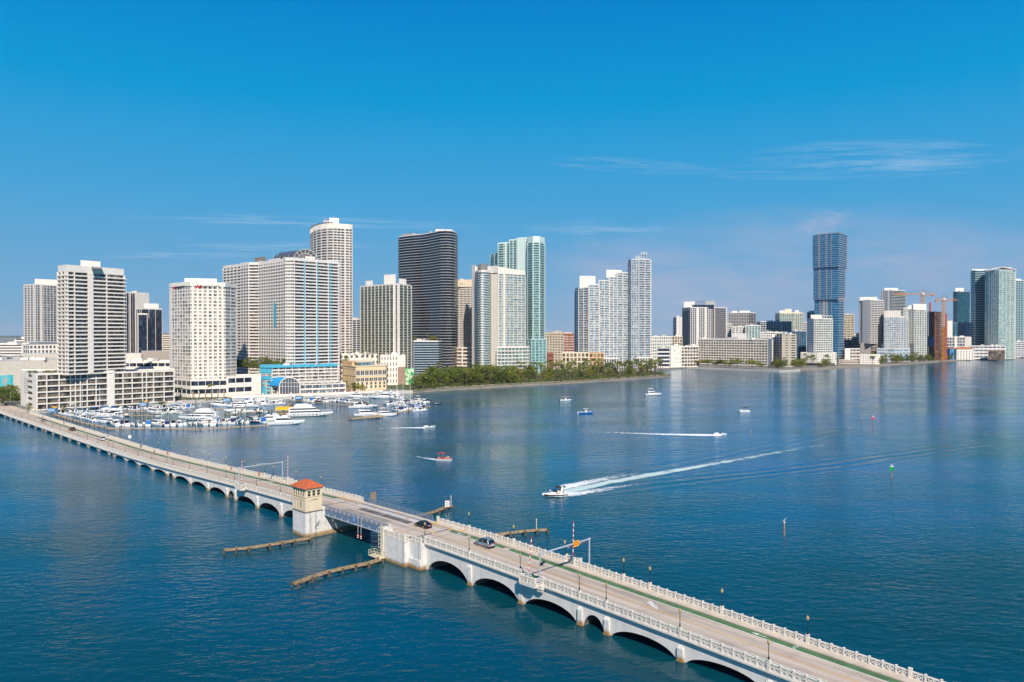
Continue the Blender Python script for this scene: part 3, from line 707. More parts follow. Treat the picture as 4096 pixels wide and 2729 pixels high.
    mb.build('graffiti', plain('black_spray_paint', (.03, .03, .03), .8), t_)
    mb = MB(); sbox(mb, s0 + 2.1, s0 + 2.3, t0 - .1, t0, 7.3, 8.6); mb.build('slit_window', plain('dark_window_glass', (.035, .033, .032), .12), t_)
control_tower()

# ladder cage with landing on the right pier
t_ = thing('access_ladder', 'pale yellow caged ladder with small landing on the bridge pier', 'ladder', BF(38.6, -3, 0))
LADM = plain('pale_yellow_steel', (.68, .60, .40), .6, .2, 2)
mb = MB()
for a in (37.5, 38.3): mb.tube(BF(a, -3.0, .8), BF(a, -3.0, 7.7), .05, .05, 5); mb.tube(BF(a, -3.6, 2.8), BF(a, -3.6, 7.5), .04, .04, 5)
for k in range(17): mb.tube(BF(37.5, -3.0, 1 + k * .4), BF(38.3, -3.0, 1 + k * .4), .03, .03, 4)
for k in range(6):
    zz = 2.8 + k * .9
    mb.tube(BF(37.5, -3, zz), BF(37.5, -3.6, zz), .03, .03, 4); mb.tube(BF(38.3, -3, zz), BF(38.3, -3.6, zz), .03, .03, 4); mb.tube(BF(37.5, -3.6, zz), BF(38.3, -3.6, zz), .03, .03, 4)
mb.build('ladder', LADM, t_)
mb = MB(); sbox(mb, 37.0, 41.2, -4.3, -2.7, .55, .75); mb.build('landing', LADM, t_)
mb = MB()
for s_ in (37.0, 38.4, 39.8, 41.2):
    for t in (-4.3, -2.75): mb.tube(BF(s_, t, .7), BF(s_, t, 1.85), .045, .045, 5)
for t in (-4.3, -2.75):
    for zz in (1.3, 1.85): mb.tube(BF(37, t, zz), BF(41.2, t, zz), .04, .04, 5)
for zz in (1.3, 1.85): mb.tube(BF(41.2, -4.3, zz), BF(41.2, -2.75, zz), .04, .04, 5)
mb.build('guard_rail', LADM, t_)

# timber fenders guarding the channel
def fender(label, pts, walk=True, light=None, sign=False, n_piles=10):
    P = [G(u, v, .9) for u, v in pts]
    t_ = thing('timber_fender', label, 'fender pier', (P[0][0], P[0][1], 0), group='timber fenders at the bridge channel')
    mb = MB(); tot = 0
    for a, b in zip(P, P[1:]):
        L = math.hypot(b[0] - a[0], b[1] - a[1]); tot += L; ux, uy = (b[0] - a[0]) / L, (b[1] - a[1]) / L; nx, ny = -uy, ux
        for off, zz in ((-.55, .9), (.4, .9), (-.1, .75)):
            q = lambda s, w, z: (a[0] + ux * s + nx * w, a[1] + uy * s + ny * w, z)
            mb.hexa([q(0, off, zz - .3), q(L, off, zz - .3), q(L, off + .32, zz - .3), q(0, off + .32, zz - .3), q(0, off, zz), q(L, off, zz), q(L, off + .32, zz), q(0, off + .32, zz)])
        n_ = max(1, int(L / 2.6))
        for k in range(n_ + 1):
            for off in (-.85, .85):
                s = L * k / n_; x, y = a[0] + ux * s + nx * off, a[1] + uy * s + ny * off
                mp_ = MB(); mp_.tube((x, y, -2), (x, y, .95 + .12 * (k % 2)), .26, .24, 7); mp_.build('pile', WOODD, t_)
    mb.build('deck_beam', WOODM, t_)
    if light:
        x, y = P[light][:2]; mb = MB(); mb.tube((x, y, .5), (x, y, 3.3), .12, .1, 6); mb.tube((x, y, 3.3), (x, y, 3.6), .18, .14, 6); mb.build('light_post', plain('pale_post', (.6, .55, .45), .6), t_)
    if sign:
        a, b = P[-2], P[-1]; k = .45; x, y = a[0] + (b[0] - a[0]) * k, a[1] + (b[1] - a[1]) * k
        mb = MB(); mb.box(x - .62, x + .62, y - .75, y - .68, .8, 2.7); mb.build('sign_board', WHP, t_)
        o = t_.children[-1]; mb = MB()
        for x0, x1, z0, z1 in ((-.3, .3, 1.2, 1.32), (-.3, .3, 2.1, 2.22), (-.3, -.18, 1.32, 2.1), (.18, .3, 1.32, 2.1)): mb.box(x + x0, x + x1, y - .765, y - .752, z0, z1)
        for x0, x1, z0, z1 in ((-.6, .6, .82, .9), (-.6, .6, 2.6, 2.68)): mb.box(x + x0, x + x1, y - .765, y - .752, z0, z1, 1)
        mb.build('sign_marking', [BLACKP, REDP], o)
    return t_
c3 = lambda x, y: (800 + x / 2.14, 1750 + y / 2.14)
c4 = lambda x, y: (1500 + x / 2.013, 1950 + y / 2.013)
fender('weathered timber fender wall running left from under the control tower', [c3(205, 960), c3(415, 940), c3(590, 915), c3(800, 880), c3(945, 855)])
fender('timber fender walkway on square piles below the caged ladder', [c3(815, 1245), c3(940, 1195), c3(1090, 1145), c3(1320, 1095), c3(1430, 1075), c3(1545, 1040)], light=0 + 0 or None)
fender('slanting timber fender with white sign board beyond the bridge', [c4(330, 222), c4(420, 210), c4(500, 185), c4(560, 160), c4(612, 142)], light=4, sign=True)
fender('straight timber fender on piles beyond the parked SUV and lamp', [c4(960, 378), c4(1080, 362), c4(1200, 348), c4(1300, 340), c4(1388, 336)], light=3)
# ------------------------------------------------------------------ street things on the bridge
def lamp_proto():
    t = thing('street_lamp', 'x', 'street lamp', (0, 0, -500))
    mb = MB(); mb.lathe([(.17, 0), (.17, .12), (.10, .2), (.075, .5), (.055, .6), (.05, 2.1), (.09, 2.15), (.09, 2.2)], n=8); o = mb.build('post', BRONZE, t, loc=(0, 0, 0)); 
    mb = MB(); mb.lathe([(.08, 2.2), (.2, 2.38), (.25, 2.62), (.17, 2.86), (.05, 2.95), (.03, 3.1), (0, 3.12)], n=8); mb.build('lantern', LAMPG, t, loc=(0, 0, 0)); return t
def place(proto, used, loc, rz, label, group, sc=1.0):
    """the first call moves the prototype itself, later calls copy it"""
    if not used.get(proto.name):
        used[proto.name] = 1; proto.location = loc; proto.rotation_euler = (0, 0, rz)
        proto.scale = (sc, sc, sc) if not isinstance(sc, tuple) else sc
        proto['label'] = label
        if group: proto['group'] = group
        return proto
    return dup(proto, loc, rz, sc, label, group)
USED = {}
lamp = lamp_proto()
near_l = [s for s in sorted(PIERS_R + PIERS_L) if s > -60 and s not in (75.5,)]; far_l = list(near_l)
k = 0
for i, s in enumerate(near_l):
    if s in (-65.4,): continue
    place(lamp, USED, BF(s, -.32, DZ(s) + 1.55), 0, 'black lamp on the near balustrade, %s up from the lower right corner' % ORD[k], 'lamps along the near balustrade', .92); k += 1
k = 0
for s in far_l:
    place(lamp, USED, BF(s, 12.1, DZ(s) + 1.55), 0, 'black lamp on the far balustrade, %s up from the lower right corner' % ORD[k], 'lamps along the far balustrade', .92); k += 1

def gantry(s, sign, label):
    z = DZ(s); t = thing('signal_gantry', label, 'signal gantry', BF(s, 6, 0)); zt = z + 5.6
    for tt in (-.75, 13.1):
        mb = MB(); mb.tube(BF(s, tt, z - .05), BF(s, tt, zt + .25), .17, .14, 10); mb.build('post', STEEL, t)
    mb = MB(); mb.tube(BF(s, -.75, zt), BF(s, 13.1, zt), .15, .15, 10)
    for tt in (-.75, 13.1): mb.tube(BF(s, tt, zt - .2), BF(s, tt, zt + .2), .24, .24, 10)
    mb.build('beam', STEEL, t)
    d = -1 if sign else 1
    dark = plain('signal_lens_dark', (.06, .02, .02), .3)
    for g0 in ((6.6, 10.1) if sign else (3.6, 8.4)):
        mb = MB(); mb2 = MB(); sbox(mb, s + d * .2 - .12, s + d * .2 + .12, g0, g0 + 1.5, zt - .32, zt + .08)
        for k in range(3): c = g0 + .25 + k * .5; mb2.tube(BF(s + d * .31, c, zt - .12), BF(s + d * .5, c, zt - .12), .13, .15, 8)
        o = mb.build('signal_head', STEEL, t); mb2.build('lens_hood', dark, o)
    if sign:
        mb = MB(); sbox(mb, s - .28, s - .22, 8.15, 9.75, zt - .55, zt + .55); o = mb.build('sign_panel', ORANGE, t)
        mb = MB(); rr = random.Random(2)
        for row, zz in enumerate((.22, -.18)):
            a = 8.3
            while a < 9.55:
                w = rr.uniform(.07, .12); sbox(mb, s - .292, s - .284, a, a + w, zt + zz - .1, zt + zz + .1); a += w + .05
        mb.build('sign_lettering', plain('dark_sign_letters', (.35, .12, .01), .6), o)
    else:
        mb = MB(); sbox(mb, s - .25, s + .05, 4.8, 7.9, zt + .16, zt + .4); mb.build('sign_panel', STEEL, t)
    if sign:
        mb = MB(); sbox(mb, s - .5, s - .2, -.9, -.4, z + 3.6, z + 4.1); sbox(mb, s - .5, s - .2, -.3, .1, z + 3.9, z + 4.2); mb.build('camera_box', BLACKP, t)
gantry(-7.9, True, 'grey signal gantry with orange sign panel spanning the bridge at lower right')
gantry(114.2, False, 'grey signal gantry without orange sign, spanning the bridge behind the control tower')
def gate(s, t, tilt, label):
    z = DZ(s) + .02; o = thing('barrier_gate', label, 'barrier gate', BF(s, t, z), group='raised striped barrier gates')
    cab = plain('barrier_cabinet_grey', (.38, .38, .38), .5, .15, 3)
    mb = MB(); sbox(mb, s - .4, s + .4, t - .45, t + .35, z, z + 1.45); sbox(mb, s - .5, s + .5, t - .5, t + .4, z + 1.45, z + 1.52); sbox(mb, s - .62, s - .4, t - .2, t + .1, z + .5, z + 1.9); mb.build('cabinet', cab, o)
    mb = MB(); n_ = 14; L = 7.0
    for i in range(n_):
        a, b = i / n_ * L, (i + 1) / n_ * L
        mb.tube(BF(s + tilt * a, t - .5 * 0 + .02 * a, z + 1.3 + a), BF(s + tilt * b, t + .02 * b, z + 1.3 + b), .085, .085, 6, i % 2)
    mb.build('arm', [WHP, REDP], o)
gate(-5.4, -1.1, -.09, 'raised red and white barrier on the near side by the orange sign gantry')
gate(-4.2, 12.6, .0, 'raised red and white barrier on the far side by the orange sign gantry')
gate(112.0, -1.0, .0, 'raised red and white barrier on the near side behind the control tower')
gate(110.2, 12.7, .0, 'raised red and white barrier on the far side behind the control tower')
# little signs
t_ = thing('notice_sign', 'small blue sign board hung on the outer railing of the lifting span', 'sign', BF(52.8, -.8, 0))
mb = MB(); sbox(mb, 52.2, 53.2, -.66, -.6, 5.3, 6.7); o = mb.build('board', SIGNB, t_)
mb = MB()
for i in range(10):
    a0, a1 = pi * i / 10, pi * (i + 1) / 10
    q = lambda a, r: BF(52.7 + r * cos(a), -.672, 5.75 + r * sin(a)); mb.face([q(a0, .33), q(a1, .33), q(a1, .22), q(a0, .22)])
sbox(mb, 52.38, 52.48, -.68, -.672, 5.45, 5.75); sbox(mb, 52.92, 53.02, -.68, -.672, 5.45, 5.75); sbox(mb, 52.3, 53.1, -.68, -.672, 6.3, 6.42); mb.build('white_symbol', WHP, o)
t_ = thing('navigation_light_bracket', 'pale hooped light bracket hanging from the lifting span railing', 'light bracket', BF(50, -.9, 0))
for s_ in (49.5, 50.8):
    mb = MB(); mb.tube(BF(s_, -.75, 6.7), BF(s_, -.85, 3.0), .07, .07, 6); mb.tube(BF(s_, -.75, 6.7), BF(s_ + (.35 if s_ < 50 else -.35), -.5, 6.9), .07, .07, 6); o = mb.build('pipe', BLUEL, t_)
    mb = MB()
    for k in range(4): mb.tube(BF(s_, -.85, 2.9 - k * .22), BF(s_, -.85, 2.7 - k * .22), .17, .17, 8, k % 2)
    mb.build('lamp_head', [REDP, WHP], t_)
def road_sign(u, v, h, label, col, w=.8):
    s, t = on_deck(u, v); z = DZ(s)
    o = thing('road_sign', label, 'road sign', BF(s, t, z)); mb = MB(); mb.tube(BF(s, t, z), BF(s, t, z + h), .05, .05, 6); mb.build('pole', STEEL, o)
    mb = MB(); sbox(mb, s - .1, s - .06, t - w / 2, t + w / 2, z + h - w, z + h); mb.build('panel', col, o)
road_sign(519, 1777, 3.9, 'white square road sign on the far balustrade left of the bridge', WHP, 1.3)
road_sign(431, 1764, 2.8, 'small blue green road sign on the sidewalk near the white car', plain('teal_sign', (.2, .35, .4), .6), .9)
road_sign(197, 1712, 2.8, 'small pale road sign on the near side between silver and dark car', STEEL, .8)
t_ = thing('tide_gauge_board', 'upright slatted timber board beyond the far rail by the lifting span', 'gauge board', BF(66.8, 13.2, 5))
mb = MB()
for k in range(6): sbox(mb, 66.1, 66.2, 13.0 + k * .3, 13.2 + k * .3, 5.2, 8.3)
sbox(mb, 66.2, 66.28, 12.9, 14.8, 5.6, 5.8); sbox(mb, 66.2, 66.28, 12.9, 14.8, 7.6, 7.8); mb.build('slat_panel', WOODM, t_)

# cars
def car(kind, paint, label, s, t, heading, prot=None):
    """loft of cross sections along the length, x forward"""
    suv = kind == 'suv'
    L = 4.95 if suv else 4.7; Wd = .97 if suv else .94
    z = DZ(s)
    o = thing('parked_car' if False else 'car', label, 'car', BF(s, t, z + .01), BANG if heading > 0 else BANG + pi)
    o.rotation_euler = (-math.atan((DZ(s + 2) - DZ(s - 2)) / 4) * 0, 0, o.rotation_euler[2])
    h_belt = 1.02 if suv else .9
    sect = [(-L / 2, .62, .45, .86, .86 if suv else .82), (-L / 2 + .12, .5, .36, .95, 1.0 if suv else .9), (-L / 2 + .9, .3, .28, 1.0, h_belt), (-.6, .26, .25, 1.0, h_belt), (.8, .26, .25, 1.0, h_belt - .02), (1.35, .28, .27, .98, h_belt - .05), (L / 2 - .35, .34, .3, .93, .82 if suv else .72), (L / 2 - .08, .4, .4, .82, .7 if suv else .62), (L / 2, .5, .5, .7, .6 if suv else .55)]
    rings = []
    for x, zl, zl2, wk, zt in sect:
        w = Wd * wk
        rings.append([(x, -w * .9, zl2), (x, -w, (zl2 + zt) / 2), (x, -w * .96, zt - .06), (x, -w * .82, zt), (x, w * .82, zt), (x, w * .96, zt - .06), (x, w, (zl2 + zt) / 2), (x, w * .9, zl2)])
    mb = MB(); mb.loft(rings); body = mb.build('body', paint, o, loc=(0, 0, 0), smooth=False)
    H = 1.74 if suv else 1.45
    if suv: g = [(-L / 2 + .1, .86, 1.0), (-L / 2 + .5, .74, H - .05), (-.9, .74, H), (.35, .74, H - .03), (1.3, .84, h_belt - .02)]
    else: g = [(-L / 2 + .25, .84, .88), (-1.15, .7, H - .1), (-.5, .7, H), (.25, .7, H - .02), (1.35, .84, h_belt - .06)]
    mb = MB(); rr = []
    for x, wk, zt in g:
        w = Wd * wk; wb = Wd * .9; zb = h_belt - .1
        zt_ = max(zt, zb + .02); rr.append([(x, -wb, zb), (x, -w, zt_), (x, w, zt_), (x, wb, zb)])
    mb.loft(rr); mb.build('glasshouse', GLASSCAR, o, loc=(0, 0, 0))
    mb = MB(); r2 = []
    for x, wk, zt in g[1:4]:
        w = Wd * wk; r2.append([(x, -w - .01, zt - .05), (x, -w * .9, zt + .025), (x, w * .9, zt + .025), (x, w + .01, zt - .05)])
    mb.loft(r2); rf = mb.build('roof', paint if suv else GLASSCAR, o, loc=(0, 0, 0))
    if suv:
        mb = MB()
        for y in (-.66, .66): mb.box(-1.7, .3, y - .03, y + .03, H + .03, H + .09)
        mb.build('roof_rail', BLACKP, rf, loc=(0, 0, 0))
    # pillars
    mb = MB()
    for y in (-1, 1):
        for xa, za, xb, zb in ((1.3, h_belt - .02, .35, H - .03), (-.25, h_belt - .05, -.3, H - .02), (-L / 2 + .35, h_belt, -L / 2 + .7, H - .06)):
            ya, yb = y * Wd * .9, y * Wd * (.745 if suv else .71); mb.tube((xa, ya, za), (xb, yb, zb), .045, .045, 4)
    mb.build('pillar', paint, o, loc=(0, 0, 0))
    tyre = plain('black_tyre', (.018, .018, .018), .8); rim = plain('alloy_rim', (.45, .46, .48), .35, .1, 3, .7)
    for x in (-L * .29, L * .295):
        for y in (-1, 1):
            mb = MB(); yy = y * Wd * .92; mb.tube((x, yy - .11 * y, .35), (x, yy + .11 * y, .35), .35, .35, 14); w_ = mb.build('wheel', tyre, o, loc=(0, 0, 0))
            mb = MB(); mb.tube((x, yy + .111 * y, .35), (x, yy + .13 * y, .35), .22, .2, 10); mb.build('rim', rim, w_, loc=(0, 0, 0))
    red = plain('tail_light_red', (.45, .02, .02), .25)
    for y in (-1, 1):
        mb = MB(); yy = y * Wd * .72; mb.box(-L / 2 - .015, -L / 2 + .16, yy - .17, yy + .17, .82 if suv else .74, 1.02 if suv else .86); mb.build('tail_light', red, o, loc=(0, 0, 0))
        mb = MB(); mb.box(L / 2 - .22, L / 2 - .02, yy * .9 - .17, yy * .9 + .17, .62 if suv else .56, .74 if suv else .66); mb.build('headlight', WHP, o, loc=(0, 0, 0))
    mb = MB(); mb.box(-L / 2 - .025, -L / 2 + .02, -.25, .25, .6 if suv else .6, .73 if suv else .72); mb.build('number_plate', WHP, o, loc=(0, 0, 0))
    mb = MB(); mb.box(-L / 2 + .02, L / 2 - .05, -Wd * .86, Wd * .86, .2, .34); mb.build('bumper', BLACKP, o, loc=(0, 0, 0))
    for y in (-1, 1):
        mb = MB(); mb.box(.85, 1.05, y * Wd * 1.0 - .02, y * Wd * 1.0 + .2 * y, h_belt - .02, h_belt + .13); mb.build('mirror', paint, o, loc=(0, 0, 0))
    return o
GLASSCAR = plain('car_glass', (.012, .016, .022), .06, .1, 2, 0, .8)
def paint(name, col, metal=.3): 
    m = plain(name, col, .28, .05, 2, metal, .5); m.node_tree.nodes['Principled BSDF'].inputs['Coat Weight'].default_value = .5; return m
c1440 = lambda x, y: (1440 + x / 5.885, 2040 + y / 5.885)
c0156 = lambda x, y: (x / 5.227, 1560 + y / 5.227)
sc_, tc_ = on_deck(*c1440(1480, 400)); car('sedan', paint('black_car_paint', (.008, .009, .012)), 'black sedan with dark glass roof driving over the lifting span', sc_, 7.1, 1)
sc_, tc_ = on_deck(*c4(872, 475)); car('suv', paint('silver_blue_car_paint', (.30, .36, .44), .5), 'silver grey SUV with roof rails beside the green bike lane', sc_, 7.2, 1)
for (x, y), p, kd, lb, hd, tt in (((865, 660), paint('silver_car_paint', (.42, .44, .47), .5), 'sedan', 'silver sedan farthest off on the bridge near the shore', 1, 7.2), ((1465, 855), paint('navy_car_paint', (.015, .018, .03)), 'suv', 'dark blue car between the silver and white cars on the far bridge', 1, 7.2), ((2010, 1060), paint('white_car_paint', (.75, .75, .76), 0), 'suv', 'white SUV on the far part of the bridge, nearest of the far three', 1, 7.2)):
    sc_, _ = on_deck(*c0156(x, y)); car(kd, p, lb, sc_, tt, hd)

# people on the far sidewalk
def skin_person(name, label, loc, rz, top, legs, skin, hair, stride=.25, bend=0.0, arms=.15):
    o = thing(name, label, 'person', loc, rz); ms = plain('skin_' + skin[0], skin[1], .7, .05)
    V = [(0, 0, .95), (0, 0, 1.2), (.03 + bend * .2, 0, 1.45), (.05 + bend * .3, 0, 1.56), (.07 + bend * .35, 0, 1.68), (.08 + bend * .36, 0, 1.76),
         (stride * .4, .1, .5), (stride * .7, .1, .1), (stride * .7 + .14, .1, .04), (-stride * .3, -.1, .5), (-stride, -.1, .12), (-stride + .12, -.1, .04),
         (.02, .2, 1.42), (-arms, .26, 1.15), (-arms + .16, .25, .92), (.02, -.2, 1.42), (arms, -.26, 1.15), (arms + .2, -.25, .98)]
    E = [(0, 1), (1, 2), (2, 3), (3, 4), (4, 5), (0, 6), (6, 7), (7, 8), (0, 9), (9, 10), (10, 11), (2, 12), (12, 13), (13, 14), (2, 15), (15, 16), (16, 17)]
    Rd = [.15, .14, .15, .06, .105, .07, .085, .055, .04, .085, .055, .04, .065, .05, .035, .065, .05, .035]
    me = bpy.data.meshes.new('body'); me.from_pydata(V, E, []); b = bpy.data.objects.new('body', me); C.objects.link(b); b.parent = o
    md = b.modifiers.new('skin', 'SKIN'); me.skin_vertices.new() if not me.skin_vertices else None
    for i, r in enumerate(Rd): me.skin_vertices[0].data[i].radius = (r, r * (1.2 if i in (1, 2) else 1))
    me.skin_vertices[0].data[0].use_root = True
    sd = b.modifiers.new('sub', 'SUBSURF'); sd.levels = 1; sd.render_levels = 1; me.materials.append(ms)
    mt = plain('cloth_' + top[0], top[1], .9, .1); ml = plain('cloth_' + legs[0], legs[1], .9, .1)
    mb = MB(); mb.loft([[(cx_ + rx * cos(2 * pi * k / 10), ry * sin(2 * pi * k / 10), z_) for k in range(10)] for cx_, z_, rx, ry in ((0, .9, .17, .2), (0, 1.1, .165, .2), (.02 + bend * .12, 1.35, .175, .23), (.04 + bend * .25, 1.5, .1, .15))]); mb.build('shirt', mt, o, loc=(0, 0, 0), smooth=True)
    mb = MB()
    for sy, kx in ((.1, stride * .4), (-.1, -stride * .3)): mb.tube((0, sy * .8, .98), (kx, sy, .55), .125, .1, 8)
    mb.build('shorts', ml, o, loc=(0, 0, 0))
    mb = MB(); mb.lathe([(.115, 0), (.12, .06), (.09, .13), (0, .16)], (.07 + bend * .36, 0, 1.7), 8); mb.build('hair', plain('hair_' + hair[0], hair[1], .9), o, loc=(0, 0, 0)); return o
TAN = ('tan', (.42, .25, .16)); DK = ('dark', (.03, .022, .018)); RED = ('red', (.6, .03, .04)); BLK = ('black', (.015, .015, .018))
def walker(u, v, label, top, legs, stride=.3):
    s, t = on_deck(u, v); t = min(max(t, 9.2), 11.6)
    return skin_person('person', label, BF(s, t, DZ(s) + (.15 if t > 10.4 else .0)), BANG, top, legs, TAN, DK, stride)
walker(170, 1678, 'person in dark top walking near the shore end of the bridge', BLK, ('brown', (.2, .1, .06)))
walker(257, 1697, 'person in red on the far sidewalk nearest the dark blue car', RED, BLK)
walker(616, 1817, 'person in brown running on the far sidewalk behind the bike rider', ('brown', (.25, .1, .05)), BLK)
walker(669, 1823, 'person in red shirt and dark shorts running behind the brown runner', RED, BLK)
walker(925, 1884, 'bare-chested person jogging on the far sidewalk before the grey gantry', ('bare', (.42, .25, .16)), ('maroon', (.3, .04, .04)))
walker(1036, 1907, 'person in red tank top and red shorts beyond the grey gantry', RED, RED)
s_, t__ = on_deck(563, 1793)
cyc = skin_person('person', 'person in black seated on a bicycle by the far balustrade', BF(s_, 11.2, DZ(s_) + .25), BANG, BLK, BLK, TAN, DK, .2, .6, -.2)
bk = thing('bicycle', 'bicycle ridden by the person in black on the far sidewalk', 'bicycle', BF(s_, 11.2, DZ(s_) + .16), BANG)
for x in (-.5, .55):
    mb = MB()
    for i in range(14):
        a0, a1 = 2 * pi * i / 14, 2 * pi * (i + 1) / 14; mb.tube((x + .33 * cos(a0), 0, .34 + .33 * sin(a0)), (x + .33 * cos(a1), 0, .34 + .33 * sin(a1)), .02, .02, 5)
    mb.build('wheel', BLACKP, bk, loc=(0, 0, 0))
mb = MB()
for p, q in (((-.5, 0, .34), (0, 0, .32)), ((0, 0, .32), (.42, 0, .8)), ((-.18, 0, .85), (.42, 0, .85)), ((0, 0, .32), (-.18, 0, .9)), ((-.5, 0, .34), (-.18, 0, .85)), ((.55, 0, .34), (.4, 0, 1.0))): mb.tube(p, q, .022, .022, 5)
mb.build('frame', SIGNB, bk, loc=(0, 0, 0))
mb = MB(); mb.tube((.4, -.25, 1.02), (.4, .25, 1.02), .018, .018, 5); mb.build('handlebar', BLACKP, bk, loc=(0, 0, 0))
mb = MB(); mb.box(-.3, -.06, -.07, .07, .9, .95); mb.build('saddle', BLACKP, bk, loc=(0, 0, 0))
# ------------------------------------------------------------------ buildings
def offset(poly, offs):
    n = len(poly); L = []
    for i in range(n):
        a, b = poly[i], poly[(i + 1) % n]; l = math.hypot(b[0] - a[0], b[1] - a[1]) or 1e-6
        nx, ny = (b[1] - a[1]) / l, -(b[0] - a[0]) / l; o = offs[i]
        L.append(((a[0] + nx * o, a[1] + ny * o), ((b[0] - a[0]) / l, (b[1] - a[1]) / l), o, (nx, ny)))
    out = []
    for i in range(n):
        (p, d, o, n1), (q, e, o2, n2) = L[i - 1], L[i]
        cr = d[0] * e[1] - d[1] * e[0]
        if abs(cr) < .12:
            om = max(o, o2); mx, my = n1[0] + n2[0], n1[1] + n2[1]; m = math.hypot(mx, my) or 1; out.append((poly[i][0] + mx / m * om, poly[i][1] + my / m * om))
        else:
            t = ((q[0] - p[0]) * e[1] - (q[1] - p[1]) * e[0]) / cr
            x, y = p[0] + d[0] * t, p[1] + d[1] * t
            dd = math.hypot(x - poly[i][0], y - poly[i][1])
            if dd > 4: k = 4 / dd; x, y = poly[i][0] + (x - poly[i][0]) * k, poly[i][1] + (y - poly[i][1]) * k
            out.append((x, y))
    return out
def edge_box(mb, a, b, f0, f1, o0, o1, z0, z1, m=0):
    """box standing on the edge a-b between fractions f0..f1, from o0 to o1 outwards"""
    l = math.hypot(b[0] - a[0], b[1] - a[1]) or 1e-6; dx, dy = (b[0] - a[0]) / l, (b[1] - a[1]) / l; nx, ny = dy, -dx
    q = lambda f, o, z: (a[0] + dx * f * l + nx * o, a[1] + dy * f * l + ny * o, z)
    mb.hexa([q(f0, o1, z0), q(f1, o1, z0), q(f1, o0, z0), q(f0, o0, z0), q(f0, o1, z1), q(f1, o1, z1), q(f1, o0, z1), q(f0, o0, z1)], m)
def front_poly(F, pts, depth):
    """plan polygon from surveyed front corners (left to right), closed behind"""
    P = []
    for x, Y in pts: P.append(XY(F(x)[0], Y))
    a, b = P[0], P[-1]; ka, kb = 1 + depth / math.hypot(*a), 1 + depth / math.hypot(*b)      # side walls run straight away from the survey point
    return P + [(b[0] * kb, b[1] * kb), (a[0] * ka, a[1] * ka)]
def Eg(ov=.9, rail='w', rh=.8, fins=0, fw=.35, fd=None, solid=(), blue=()): return dict(ov=ov, rail=rail, rh=rh, fins=fins, fw=fw, fd=fd, solid=list(solid), blue=list(blue))
def clutter(t, poly, z, n, seed):
    """roof plant: cooling units and pipes"""
    rr = random.Random(seed); cx = sum(p[0] for p in poly) / len(poly); cy = sum(p[1] for p in poly) / len(poly)
    for k in range(n):
        a = rr.choice(poly); f = rr.uniform(.05, .55); x, y = cx + (a[0] - cx) * f, cy + (a[1] - cy) * f; w, d, h = rr.uniform(1, 3), rr.uniform(1, 2.2), rr.uniform(1.6, 3.8)
        mb = MB(); mb.box(x - w, x + w, y - d, y + d, z, z + h); mb.box(x - w * .8, x - w * .1, y - d * .6, y + d * .6, z + h, z + h + .3)
        mb.build('roof_unit', rr.choice([GREY, WHITE2]), t)
